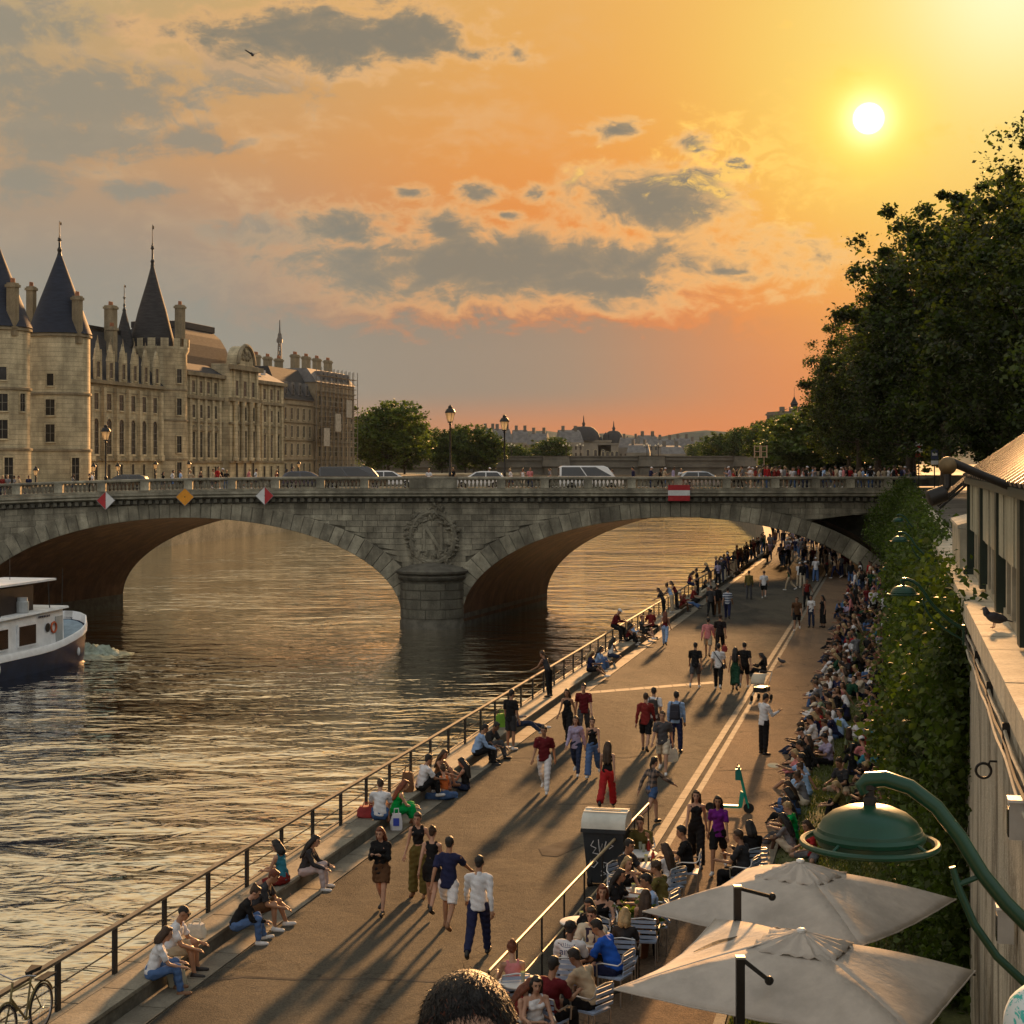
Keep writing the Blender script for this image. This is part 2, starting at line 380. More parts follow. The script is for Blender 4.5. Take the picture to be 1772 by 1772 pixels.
def asphalt(name, col, patch, sc=1.0):
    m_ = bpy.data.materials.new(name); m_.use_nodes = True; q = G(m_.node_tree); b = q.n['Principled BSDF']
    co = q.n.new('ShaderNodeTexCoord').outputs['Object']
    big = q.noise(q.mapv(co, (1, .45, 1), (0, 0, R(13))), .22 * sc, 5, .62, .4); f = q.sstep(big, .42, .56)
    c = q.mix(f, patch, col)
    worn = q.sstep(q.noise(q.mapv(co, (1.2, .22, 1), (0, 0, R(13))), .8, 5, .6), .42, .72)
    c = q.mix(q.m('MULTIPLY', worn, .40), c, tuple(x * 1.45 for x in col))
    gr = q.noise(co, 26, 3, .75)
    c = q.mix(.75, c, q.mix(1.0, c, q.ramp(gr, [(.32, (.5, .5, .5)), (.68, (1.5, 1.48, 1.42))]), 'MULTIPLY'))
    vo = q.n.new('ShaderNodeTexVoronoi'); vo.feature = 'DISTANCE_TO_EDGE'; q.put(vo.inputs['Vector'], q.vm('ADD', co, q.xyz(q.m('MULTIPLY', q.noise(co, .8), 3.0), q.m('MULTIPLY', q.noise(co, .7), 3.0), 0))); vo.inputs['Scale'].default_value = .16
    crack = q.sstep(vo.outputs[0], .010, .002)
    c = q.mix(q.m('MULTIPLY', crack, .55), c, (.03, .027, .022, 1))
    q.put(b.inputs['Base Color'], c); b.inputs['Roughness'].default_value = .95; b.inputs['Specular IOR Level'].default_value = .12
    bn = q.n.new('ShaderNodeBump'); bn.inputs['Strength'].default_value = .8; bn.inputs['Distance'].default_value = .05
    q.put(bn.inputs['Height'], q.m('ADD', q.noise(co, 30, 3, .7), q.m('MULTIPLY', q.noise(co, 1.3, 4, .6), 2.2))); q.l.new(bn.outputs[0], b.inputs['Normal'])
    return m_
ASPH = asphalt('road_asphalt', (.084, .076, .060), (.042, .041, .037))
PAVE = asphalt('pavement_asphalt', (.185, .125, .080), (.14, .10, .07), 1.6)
KERB = M('kerb_stone', (.165, .145, .108), .85, .25, 1.5, .5, 14, rnd=.12, fine=.4)
SLAB = M('platform_slab', (.20, .18, .135), .85, .28, 1.1, .5, 12, rnd=.14, fine=.4)
TAR = M('tar', (.075, .066, .054), .98, .3, 2, .4, 20, spec=.03)
QSTONE = M('quay_wall_stone', (.24, .20, .14), .9, .3, .7, .6, 6, fine=.4)
b = MB(); solid(b, -12.93, 1.3, -4, 430, -2, ROAD - .012); b.build('quay_embankment', QSTONE, kind='structure')
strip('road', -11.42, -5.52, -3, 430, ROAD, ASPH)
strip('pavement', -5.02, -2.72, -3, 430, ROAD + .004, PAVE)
# lower step below the railing, its slabs and the flush kerb band
b = MB(); solid(b, -12.92, -11.99, -3, 430, ROAD - .2, PLAT - .03); plat = b.build('quay_step', STONE_D, kind='structure')
sm_ = MB().box((0, 0, 0), (.36, 2.17, .06)).mesh('paving_slab', SLAB); sm2 = MB().box((0, 0, 0), (.56, 2.17, .06)).mesh('paving_slab', SLAB)
Y = 14.0; i = 0
while Y < 150:
    for c, me in ((-12.73, sm_), (-12.25, sm2)):
        put(me, 'paving_slab', plat, Q(c, Y + (.7 if me is sm2 else 0), PLAT - .002 + RN.uniform(-.004, .004)), (RN.uniform(-.003, .003), RN.uniform(-.003, .003), QROT))
    Y += 2.2 * .975; i += 1
kb = MB(); solid(kb, -11.985, -11.44, -3, 430, ROAD - .1, ROAD - .012); kband = kb.build('kerb_band', TAR, kind='structure')
km = MB().box((0, 0, 0), (.50, 1.47, .06)).mesh('kerb_stone', KERB)
Y = 14.0
while Y < 150:
    put(km, 'kerb_stone', kband, Q(-11.71, Y, ROAD - .022 + RN.uniform(-.002, .004)), QROT); Y += 1.5 * .975
# double band of pale kerb stones between road and pavement
for nm, c, w in (('gutter_band', -5.42, .20), ('kerb_line', -5.10, .16)):
    gb = MB(); solid(gb, c - w / 2 - .01, c + w / 2 + .01, -3, 200, ROAD - .1, ROAD - .008); gobj = gb.build(nm, TAR, kind='structure')
    gm = MB().box((0, 0, 0), (w, 1.15, .05)).mesh('kerb_stone', KERB); Y = 16.0
    while Y < 140:
        put(gm, 'kerb_stone', gobj, Q(c, Y, ROAD - .017 + RN.uniform(0, .004)), QROT); Y += 1.17 * .975
strip('gutter', -5.31, -5.19, -3, 200, ROAD - .002, TAR)
# pale strip of setts across the road and dark repair seams
b = MB(); a0, a1 = GP(1014, 1199, ROAD), GP(1236, 1181, ROAD)
for k in range(9):
    p, q_ = a0.lerp(a1, k / 9), a0.lerp(a1, (k + .96) / 9); d = Vector((0, .32, 0))
    b.hexa([p - d - Vector((0, 0, .03)), q_ - d - Vector((0, 0, .03)), q_ + d - Vector((0, 0, .03)), p + d - Vector((0, 0, .03))],
           [p - d + Vector((0, 0, .006)), q_ - d + Vector((0, 0, .006)), q_ + d + Vector((0, 0, .006)), p + d + Vector((0, 0, .006))])
b.build('road_crossing_strip', KERB, kind='structure')
def seam(pts, w=.06, nm='tar_seam', z=ROAD + .004, mat=None):
    ps = [GP(x, y, z) for x, y in pts]; vs = []; fs = []
    for p in ps:
        k = 1 + .5 * RN.random(); vs += [p + Vector((0, -w * k, 0)), p + Vector((0, w * k, 0))]
    for i in range(len(ps) - 1): fs.append((2 * i, 2 * i + 2, 2 * i + 3, 2 * i + 1))
    MB().add(vs, fs).build(nm, mat or TAR, kind='structure')
seam([(340, 1700), (420, 1690), (520, 1695), (640, 1693), (760, 1699)], .035)
seam([(880, 1312), (960, 1309), (1080, 1311), (1180, 1300)], .05)
seam([(965, 1392), (1060, 1390), (1150, 1394)], .05)
seam([(1150, 1098), (1250, 1094), (1340, 1098)], .08)
for poly in ([(932, 1468), (985, 1452), (1010, 1462), (965, 1482), (938, 1480)],):
    MB().add([GP(x, y, ROAD + .008) for x, y in poly], [tuple(range(len(poly)))]).build('road_patch', TAR, kind='structure')
for k, (y) in enumerate((1165, 1235, 1330, 1440)):
    x0 = 1547 - 2900 * 4.98 / (24940 / (y - 800)); x1 = 1547 - 2900 * 2.76 / (24940 / (y - 800))
    seam([(x0, y + 4), ((x0 + x1) / 2, y + 2), (x1, y)], .02, 'pavement_joint', ROAD + .008)

# grass strip, its edging and the blades
LAWN = M('lawn_earth', (.075, .085, .028), .95, .45, 1.6, .6, 10, fine=.6)
strip('lawn', -2.60, 1.2, -3, 430, ROAD + .03, LAWN, 3)
eb = MB(); solid(eb, -2.73, -2.585, -3, 160, ROAD - .1, ROAD + .05); edge = eb.build('lawn_edging', STONE_D, kind='structure')
em = MB().box((0, 0, 0), (.17, .96, .05)).mesh('edging_stone', KERB); Y = 20.0
while Y < 110:
    put(em, 'edging_stone', edge, Q(-2.66, Y, ROAD + .06), QROT); Y += .98 * .975
n = 70000
Yb = 24 + (RN.random(n) ** 1.5) * 86; cb = -2.52 + RN.random(n) * 3.2
dens = np.sin(Yb * 1.3 + cb * 2.1) + np.sin(Yb * .37 - cb * 1.7) + RN.normal(0, .8, n); kk = dens > -1.0; Yb, cb = Yb[kk], cb[kk]; n = len(Yb)
Xb = cb + K * Yb; aa = RN.random(n) * 2 * PI; hh = .04 + RN.random(n) * .07; ww = .012 + RN.random(n) * .014
base_ = np.stack([Xb, Yb, np.full(n, ROAD + .03)], 1); dd = np.stack([np.cos(aa), np.sin(aa), np.zeros(n)], 1)
tip = base_ + np.stack([np.cos(aa * 3) * hh * .6, np.sin(aa * 5) * hh * .6, hh], 1)
vv = np.stack([base_ - dd * ww[:, None], base_ + dd * ww[:, None], tip], 1).reshape(-1, 3)
me = bpy.data.meshes.new('grass'); me.vertices.add(3 * n); me.vertices.foreach_set('co', vv.ravel()); me.loops.add(3 * n); me.loops.foreach_set('vertex_index', np.arange(3 * n))
me.polygons.add(n); me.polygons.foreach_set('loop_start', np.arange(0, 3 * n, 3)); me.polygons.foreach_set('loop_total', np.full(n, 3)); me.update(); me.validate()
me.materials.append(M('grass_blade', (.085, .105, .025), .7, .4, 1.5, trans=.3)); put(me, 'grass', kind='stuff')

# railing along the water
rail = thing('quay_railing', 'dark steel railing with top rail and two cables along the water edge of the promenade', 'railing', Q(-12.69, 25.43, PLAT), QROT)
pm = MB().box((0, 0, .38), (.045, .125, .80)).mesh('post', IRON)
for k in range(-6, 74):
    Y = k * 1.857
    if 25.43 + Y > 150: break
    put(pm, 'post', rail, (0, Y / .975, 0))
def railbar(nm, z, r, mat, n=6, x=0.0):
    return MB().tube([(x, -12 / .975, z), (x, 124 / .975, z)], r, n).build(nm, mat, rail, smooth=True)
MB().b2((-.05, -12.3, .775), (.05, 127, .82)).build('top_rail', RAILM, rail)
railbar('cable', .42, .014, RAILM); railbar('cable', .12, .014, RAILM)
MB().b2((-.22, -12, -.04), (-.10, 127, .02)).build('edge_strip', M('rusty_edge', (.22, .12, .06), .8, .4, 3), rail)

# retaining wall on the right with its parapet, coping and fixtures
def wallmat():
    m_ = bpy.data.materials.new('streaked_wall'); m_.use_nodes = True; q = G(m_.node_tree); b = q.n['Principled BSDF']
    co = q.n.new('ShaderNodeTexCoord').outputs['Object']
    s1 = q.noise(q.mapv(co, (.50, .50, .16)), 1.7, 9, .72, .9); s2 = q.noise(q.mapv(co, (.6, .6, 1.6)), 1.6, 8, .72, .5); s3 = q.noise(q.mapv(co, (.9, .9, .10)), 1.5, 5, .66, .6)
    c = q.mix(q.sstep(s1, .36, .58), (.17, .145, .105, 1), (.52, .47, .365, 1))
    c = q.mix(q.m('MULTIPLY', q.sstep(s3, .54, .72), .7), c, (.085, .072, .055, 1))
    c = q.mix(q.m('MULTIPLY', q.sstep(s2, .5, .75), .5), c, (.62, .56, .44, 1))
    q.put(b.inputs['Base Color'], c); b.inputs['Roughness'].default_value = .9
    bn = q.n.new('ShaderNodeBump'); bn.inputs['Strength'].default_value = .9; bn.inputs['Distance'].default_value = .06
    q.put(bn.inputs['Height'], q.m('ADD', q.m('MULTIPLY', s1, .8), q.noise(co, 14, 4, .7))); q.l.new(bn.outputs[0], b.inputs['Normal']); return m_
WALLM = wallmat()
COPE = M('coping_stone', (.55, .49, .37), .85, .25, 1.2, .5, 12, rnd=.10, fine=.4)
b = MB(); solid(b, 1.18, 1.9, -3, 121, ROAD - .5, 9.55, 3); rw = b.build('retaining_wall', WALLM)
tag(rw, 'tall streaked pale stone retaining wall beside the lawn, partly overgrown', 'wall')
cm = MB().b2((-.34, -.735, -.15), (.34, .735, .15)).mesh('coping_stone', COPE); Y = -2.0
while Y < 120:
    put(cm, 'coping_stone', rw, Q(1.43, Y, 9.70 + RN.uniform(-.004, .004)), QROT); Y += 1.5 * .975
b = MB(); solid(b, 1.905, 80, -3, 430, ROAD, STREET); b.build('upper_street', M('street_paving', (.17, .155, .13), .9, .25, .5, .4, 10), kind='structure')
b = MB(); solid(b, 1.2, 1.9, 150, 430, ROAD - .5, 10.3); o = b.build('far_quay_wall', QSTONE)
tag(o, 'distant stone quay wall beyond the bridge below the dark trees', 'wall')
# mooring ring
w0 = Vector((0, 0, 0))
def on_wall(px, py, off=0.0):                     # point of the wall face c = 1.18 - off seen at the pixel
    Y = (1.18 - off) * 2900 / (px - 1547); return P(px, py, Y)
p = on_wall(1716, 1334, .06); t = thing('mooring_ring', 'round iron mooring ring hanging on the streaked wall', 'ring', p, QROT)
MB().tube([(-.09 + .085 * math.cos(a), 0, .085 * math.sin(a)) for a in np.linspace(0, 2 * PI, 20)[:-1]], .016, 8, close=True).build('ring', IRON, t, smooth=True)
MB().tube([(.07, 0, .11), (-.02, 0, .11), (-.03, 0, .07)], .014, 6).build('staple', IRON, t, smooth=True)
# wall flood lights
for px, py, lab in ((1764, 1418, 'white box floodlight high on the wall above the lamp brace'), (1742, 1600, 'grey box floodlight low on the wall behind the lamp arm')):
    p = on_wall(px, py, .10); t = thing('wall_floodlight', lab, 'floodlight', p, QROT, 'box floodlights on the wall')
    MB().b2((-.09, -.10, -.16), (.06, .10, .16)).build('housing', M('light_grey_metal', (.45, .45, .42), .5, .15, 3, metal=.2), t)
    MB().b2((-.10, -.09, -.14), (-.091, .09, .10)).build('lens', PANE, t)
    MB().b2((-.10, -.11, .16), (.10, .11, .185)).build('cap', M('white_paint', (.75, .74, .70), .5, .1, 3), t)
# cable bundle under the coping
t = thing('cable_bundle', 'bundle of pale cables clipped along the wall under the coping', 'cables', Q(1.18, 20, 9.3), QROT)
for k in range(3):
    pts = [(-.05 - .01 * k, y, -.02 - .10 * k + .03 * math.sin(y * 1.9 + k) + .012 * y) for y in np.linspace(-8, 8, 26)]
    MB().tube(pts, .022, 6).build('cable', M('pale_cable' if k != 1 else 'dark_cable', (.42, .38, .30) if k != 1 else (.05, .045, .04), .6, .2, 4), t, smooth=True)
for k in range(5): MB().box((-.035, -6 + 3 * k, -.09 + .012 * (-6 + 3 * k)), (.08, .05, .34)).build('clip', IRON, t)

# ---------------------------------------------------------------- foliage
def leaf_mesh(name, pts, size, mats, rng, split=1, up=.35):
    """Small folded leaf faces at the given points; sizes vary; one mesh."""
    n = len(pts); nrm = rng.normal(0, 1, (n, 3)); nrm[:, 2] = np.abs(nrm[:, 2]) + up; nrm /= np.linalg.norm(nrm, axis=1)[:, None]
    t = rng.normal(0, 1, (n, 3)); t -= nrm * (t * nrm).sum(1)[:, None]; t /= np.linalg.norm(t, axis=1)[:, None]; w = np.cross(nrm, t)
    s = size * (.35 + 1.25 * rng.random(n))[:, None]
    a = pts - t * s * .5; bq = pts + w * s * .38 + nrm * s * .10; c = pts + t * s * .6; d = pts - w * s * .38 + nrm * s * .10
    vv = np.stack([a, bq, c, d], 1).reshape(-1, 3)
    me = bpy.data.meshes.new(name); me.vertices.add(4 * n); me.vertices.foreach_set('co', vv.ravel()); me.loops.add(4 * n); me.loops.foreach_set('vertex_index', np.arange(4 * n))
    me.polygons.add(n); me.polygons.foreach_set('loop_start', np.arange(0, 4 * n, 4)); me.polygons.foreach_set('loop_total', np.full(n, 4))
    for m_ in mats: me.materials.append(m_)
    if len(mats) > 1: me.polygons.foreach_set('material_index', rng.integers(0, len(mats), n // split + 1).repeat(split)[:n])
    me.update(); me.validate(); return me
def crown_points(rng, rx, ry, rz, z0, clumps, per, spread, hollow=.55):
    d = rng.normal(0, 1, (clumps, 3)); d /= np.linalg.norm(d, axis=1)[:, None]
    r = hollow + (1.05 - hollow) * rng.random(clumps) ** .6; r = np.where(rng.random(clumps) < .14, r * 1.10, r)
    ph = rng.random(6) * 6.28                         # lobes make the outline uneven
    lob = 1 + .20 * np.sin(3 * np.arctan2(d[:, 1], d[:, 0]) + ph[0]) + .14 * np.sin(4 * d[:, 2] * 2 + ph[1]) + .12 * np.sin(5 * d[:, 0] + ph[2]) + rng.normal(0, .06, clumps)
    lob = np.clip(lob, .7, 1.15); c = d * (r * lob)[:, None] * np.array([rx, ry, rz]) + np.array([0, 0, z0])
    sp = spread * (.35 + 1.0 * rng.random(clumps)) * np.where(r > .88, .62, 1.0)
    k = (per * (.5 + rng.random(clumps))).astype(int)
    pts = np.repeat(c, k, 0) + rng.normal(0, 1, (k.sum(), 3)) * np.repeat(sp, k)[:, None] * np.array([1, 1, .75])
    return pts, c
def tree_template(seed, H, rx, rz, trunk_h, clumps, per, leaf, spread, mats, hollow=.5):
    rng = np.random.default_rng(seed)
    z0 = H - rz; pts, cl = crown_points(rng, rx, rx, rz, z0, clumps, per, spread, hollow)
    pts = pts[pts[:, 2] > trunk_h * .55]
    cm_ = leaf_mesh('crown', pts, leaf, mats, rng)
    b = MB(); r0 = H * .017
    b.tube([(0, 0, 0), (.1 * rng.normal(), .1 * rng.normal(), trunk_h * .5), (.2 * rng.normal(), .2 * rng.normal(), trunk_h), (.4 * rng.normal(), .4 * rng.normal(), z0 + rz * .3)], [r0 * 1.25, r0, r0 * .85, r0 * .25], 9)
    for k in rng.choice(len(cl), min(16, len(cl)), replace=False):
        q = cl[k] * .92; h = trunk_h * (.75 + .5 * rng.random())
        b.tube([(0, 0, h), (q[0] * .4, q[1] * .4, h + (q[2] - h) * .35), tuple(q)], [r0 * .5, r0 * .3, r0 * .06], 6)
    return b.mesh('trunk', BARK, True), cm_
def plant(tpl, label, loc, rot=0, scale=1.0, name='plane_tree', cat='tree', group=None):
    t = thing(name, label, cat, loc, rot, group); t.scale = scale if hasattr(scale, '__len__') else (scale,) * 3
    put(tpl[0], 'trunk', t); put(tpl[1], 'crown', t); return t
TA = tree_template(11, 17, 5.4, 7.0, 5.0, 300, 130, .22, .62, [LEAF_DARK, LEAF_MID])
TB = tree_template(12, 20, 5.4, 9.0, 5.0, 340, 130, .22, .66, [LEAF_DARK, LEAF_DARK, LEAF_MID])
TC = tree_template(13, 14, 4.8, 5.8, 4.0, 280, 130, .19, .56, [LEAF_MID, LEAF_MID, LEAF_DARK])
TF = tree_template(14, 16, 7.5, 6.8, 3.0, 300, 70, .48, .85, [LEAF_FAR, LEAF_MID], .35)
GR = 'plane trees along the upper quay on the same bank as the lawn'
for tpl, c, Y, rot, sc, lab in (
    (TC, 6.9, 44, .4, .74, 'green plane tree at the picture edge just above the book stall roof'),
    (TC, 5.8, 57, 3.0, .86, 'green plane tree with the brightest leaves of the row'),
    (TA, 9.0, 60, 1.9, .86, 'tall plane tree leaving the picture at its upper edge'),
    (TB, 7.2, 84, 2.2, .88, 'tallest plane tree, its thin leafy tip just below the sun'),
    (TA, 5.6, 98, 5.1, 1.06, 'dark plane tree with a gap of glowing sky near its top'),
    (TA, 3.4, 114, .9, 1.16, 'dark plane tree at the bridge end with sky showing through its edge'),
    (TB, 1.2, 138, 4.0, .97, 'dark plane tree just past the bridge with a stepped outline'),
    (TB, -1.4, 160, 2.6, .92, 'dark plane tree overhanging the river side past the bridge'),
    (TA, -2.6, 182, 1.2, 1.0, 'lower dark plane tree further past the bridge'),
    (TA, -1.8, 215, 3.3, .9, 'farthest dark plane tree of the row beside the turreted block'),
    (TC, 11.0, 100, 3.9, 1.25, 'plane tree in the second row behind the bridge end crowd'),
    (TC, 7.0, 132, 2.9, 1.25, 'plane tree in the second row behind the bridge parapet'),
    (TC, 3.0, 175, 0.3, 1.3, 'plane tree in the second row far past the bridge')):
    plant(tpl, lab, QB(c, Y, STREET), rot, sc, group=GR)
# stone houses behind the trees
HB = M('quay_house_stone', (.24, .20, .14), .9, .2, .4, .3, 4)
for k, (Y0, Y1, h, lab) in enumerate(((20, 60, 19, 'stone house behind the trees nearest the stall'), (61, 100, 21, 'stone house behind the trees before the bridge'), (104, 150, 20, 'stone house behind the trees at the bridge end'), (152, 210, 22, 'stone house behind the trees past the bridge'), (212, 300, 20, 'farthest stone house behind the dark tree row'))):
    t = thing('quay_house', lab, 'house', QB(24, Y0, STREET), R(90) + QROT, 'stone houses behind the trees'); L = (Y1 - Y0) / .975
    MB().b2((0, -14, -.1), (L, 0, h)).build('wall', HB, t); MB().add([(0, -14, h), (L, -14, h), (L, 0, h), (0, 0, h), (2, -12, h + 5), (L - 2, -12, h + 5), (L - 2, -2, h + 5), (2, -2, h + 5)], [(0, 1, 5, 4), (1, 2, 6, 5), (2, 3, 7, 6), (3, 0, 4, 7), (4, 5, 6, 7)]).build('roof', ZINC, t)
    wb = MB(); pnb = MB()
    for z in np.arange(.6, h - 3, 3.6):
        for x in np.arange(1.5, L - 1, 3.0): wb.b2((x - .75, -.02, z - .15), (x + .75, .12, z)); pnb.b2((x - .55, -.02, z), (x + .55, .05, z + 2.2))
    wb.build('window_sills', LIME, t, kind='stuff'); pnb.build('window_panes', PANE, t, kind='stuff')
# ivy on the wall
rng = np.random.default_rng(5); nc = 2300
Yc = 26.2 + (rng.random(nc) ** 1.35) * 94; zc = ROAD + .1 + rng.random(nc) * 6.1
bulge = np.clip(.5 + .55 * np.sin(Yc * .75 + zc * 1.1) * np.cos(Yc * .31 - zc * .7) + .3 * np.sin(Yc * 1.9 + 2 * zc), .05, 1.2)
out = (.20 + 1.10 * bulge * rng.random(nc) ** .6) * np.clip((10.3 - zc) / 2.2, .15, 1) * np.clip((Yc - 25.5) / 5.0, .25, 1)
cc = 1.15 - out
C0 = np.stack([cc + K * Yc, Yc, zc], 1)
m2 = 260; Y2 = 107 + rng.random(m2) * 13; z2 = 4.5 + rng.random(m2) * 6.2; c2 = 1.0 - rng.random(m2) * 2.9 * np.sin((z2 - 4.2) / 6.8 * PI)
C0 = np.concatenate([C0, np.stack([c2 + K * Y2, Y2, z2], 1)])
m3 = 110; Y3 = 44 + rng.random(m3) * 76; z3 = 9.5 + rng.random(m3) * .55; C0 = np.concatenate([C0, np.stack([.95 + rng.random(m3) * .35 + K * Y3, Y3, z3], 1)])
kk = rng.integers(36, 96, len(C0)); pts = np.repeat(C0, kk, 0) + rng.normal(0, 1, (kk.sum(), 3)) * np.repeat(.12 + .20 * rng.random(len(C0)), kk)[:, None] * np.array([1, 1.2, 1.1])
pts = pts[(pts[:, 2] > ROAD) & (pts[:, 2] < 11.2)]
iv = put(leaf_mesh('ivy', pts, .115, [LEAF_IVY, LEAF_IVY, LEAF_MID], rng, up=.1), 'ivy')
tag(iv, 'thick green ivy hanging over the retaining wall behind the lawn crowd', 'ivy')
# ---------------------------------------------------------------- the stone bridge
def YF(X): return 122 + .045 * (X + 5.9)              # its near face
def hump(X): return 0.0 if X > -14 else -.00095 * (X + 14) ** 2
def FX(X, d, z): return Vector((X, YF(X) - d, z + hump(X)))
def fx0(X, d, z): return Vector((X, YF(X) - d, z))
DEPTH = 20.0; KB = .33
def through(p, t=DEPTH): return Vector((p[0] + KB * t, p[1] + t, p[2]))
bridge = thing('bridge', 'wide stone arch bridge with balustrade and carved wreath over the pier', 'bridge', (0, 0, 0))
AR = [(11.98, 15.6, .8, 7.18), (-23.63, 15.6, .8, 7.18), (-59.2, 15.6, .8, 7.0)]   # centre, half span, springing, rise
def intr(a, t): return a[0] + a[1] * math.cos(t), a[2] + a[3] * math.sin(t)
def nrm(a, t):
    v = Vector((math.cos(t) / a[1], math.sin(t) / a[3])); return v.normalized()
def thick(t): return 1.08 + .42 * abs(math.cos(t)) ** 2
def extr(a, t):
    x, z = intr(a, t); n = nrm(a, t); k = thick(t); return x + n.x * k, z + n.y * k
EXT = []
for a in AR: EXT.append(np.array([extr(a, t) for t in np.linspace(0, PI, 240)]))
def zext(X):                                           # top of the arch ring above X (or None)
    z = -9
    for e in EXT:
        if e[:, 0].min() < X < e[:, 0].max():
            z = max(z, float(np.interp(X, e[::-1, 0], e[::-1, 1])))
    return z
def sideop(X):                                         # soffit of the small land arch at the right end
    if X < 22.2: return None
    return 7.75 + .75 * math.sin(min(1, (X - 22.2) / 9.0) * PI / 2)
TOPW = 9.05
# spandrel wall behind the stones
b = MB(); xs = np.linspace(-76, 31, 330); vs = []; fs = []
for X in xs:
    so_ = sideop(X); lo = max(zext(X) - .1, -1.0) if so_ is None else so_
    vs += [FX(X, -.10, lo), FX(X, -.10, TOPW)]
for i in range(len(xs) - 1): fs.append((2 * i, 2 * i + 2, 2 * i + 3, 2 * i + 1))
b.add(vs, fs).build('spandrel_wall', STONE_W, bridge)
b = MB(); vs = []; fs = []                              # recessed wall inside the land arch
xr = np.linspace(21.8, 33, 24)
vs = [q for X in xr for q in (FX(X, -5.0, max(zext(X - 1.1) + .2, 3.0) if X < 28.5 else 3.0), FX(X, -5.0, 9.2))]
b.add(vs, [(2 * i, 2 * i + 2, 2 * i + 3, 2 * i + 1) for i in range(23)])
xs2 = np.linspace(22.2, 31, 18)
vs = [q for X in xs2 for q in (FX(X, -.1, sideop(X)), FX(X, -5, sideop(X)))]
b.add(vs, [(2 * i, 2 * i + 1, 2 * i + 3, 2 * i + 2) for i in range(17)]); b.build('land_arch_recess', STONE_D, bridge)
# arch barrels
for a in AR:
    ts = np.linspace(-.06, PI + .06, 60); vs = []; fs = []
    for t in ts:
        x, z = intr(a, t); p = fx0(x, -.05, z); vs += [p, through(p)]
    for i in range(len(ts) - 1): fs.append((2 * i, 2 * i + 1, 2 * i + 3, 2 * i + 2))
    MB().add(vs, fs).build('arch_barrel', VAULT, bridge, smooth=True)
    vs = []
    for t in ts:
        x, z = intr(a, t); x2, z2 = extr(a, t); vs += [through(fx0(x, 0, z)), through(fx0(x2, 0, z2 + .4))]
    MB().add(vs, fs).build('far_arch_ring', STONE_W, bridge)
# voussoirs: each stone of the rings
for ai, a in enumerate(AR[:2]):
    ts = np.linspace(.04, PI - .04, 53)
    tt = []                                            # equal arc lengths
    T = np.linspace(.0, PI, 800); pts = np.array([intr(a, t) for t in T]); L = np.concatenate([[0], np.cumsum(np.linalg.norm(np.diff(pts, axis=0), axis=1))])
    nst = 51; ed = np.interp(np.linspace(0, L[-1], nst + 1), L, T)
    for k in range(nst):
        t0, t1 = ed[k], ed[k + 1]; g_ = (t1 - t0) * .022; t0 += g_; t1 -= g_
        d1 = .07 + RN.uniform(-.012, .012)
        i0, i1, e0, e1 = intr(a, t0), intr(a, t1), extr(a, t0), extr(a, t1)
        if a[0] > 0 and i0[0] > 27.2: continue
        lo = [fx0(i0[0], d1, i0[1]), fx0(i1[0], d1, i1[1]), fx0(e1[0], d1, e1[1]), fx0(e0[0], d1, e0[1])]
        hi = [p + Vector((0, .5 + d1, 0)) for p in lo]
        b = MB().hexa(lo, hi); bevel(b.build('voussoir', STONE, bridge), .03)
    # back joint colour
    vs = []; fs = []
    for t in np.linspace(0, PI, 70):
        i0, e0 = intr(a, t), extr(a, t); vs += [fx0(i0[0], .02, i0[1] + .01), fx0(e0[0], .02, e0[1])]
    MB().add(vs, [(2 * i, 2 * i + 1, 2 * i + 3, 2 * i + 2) for i in range(69)]).build('ring_joint_bed', STONE_D, bridge)
# spandrel stones in courses, trimmed along the rings
stones = []; hc = .43
for r in range(22):
    z0 = TOPW - (r + 1) * hc; z1 = z0 + hc
    X = -50 + (r % 2) * .55
    while X < 29.5:
        w = RN.uniform(.75, 1.45); x0, x1 = X + .012, X + w - .012; X += w
        if -7.7 < (x0 + x1) / 2 < -3.85 and z1 < 4.3: continue
        if x1 > 22.2:
            so_ = sideop(x1); la, lb = sideop(max(x0, 22.21)) , so_
            la = max(la, zext(x0)) if x0 < 22.2 else la
        else: la, lb = zext(x0), zext(x1)
        lm = zext((x0 + x1) / 2) if x1 <= 22.2 else min(la, lb)
        la, lb = max(la + .02, z0 + .012), max(lb + .02, z0 + .012); zt = z1 - .012
        if la >= zt - .02 and lb >= zt - .02: continue
        la, lb = min(la, zt), min(lb, zt)
        if lm > zt: continue
        d = .012 + RN.uniform(0, .030)
        lo = [FX(x0, d, la), FX(x1, d, lb), FX(x1, d, zt), FX(x0, d, zt)]
        stones.append((abs((x0 + x1) / 2 + 5.0), (x1 - x0) * (zt - (la + lb) / 2), lo, [p + Vector((0, .2, 0)) for p in lo]))
stones.sort(key=lambda s_: -s_[1]); rest = MB()
for k, (_, ar_, lo, hi) in enumerate(stones):
    if k < 300: MB().hexa(lo, hi).build('spandrel_stone', STONE, bridge)
    else: rest.hexa(lo, hi)
rest.build('small_spandrel_stones', STONE, bridge, kind='stuff')
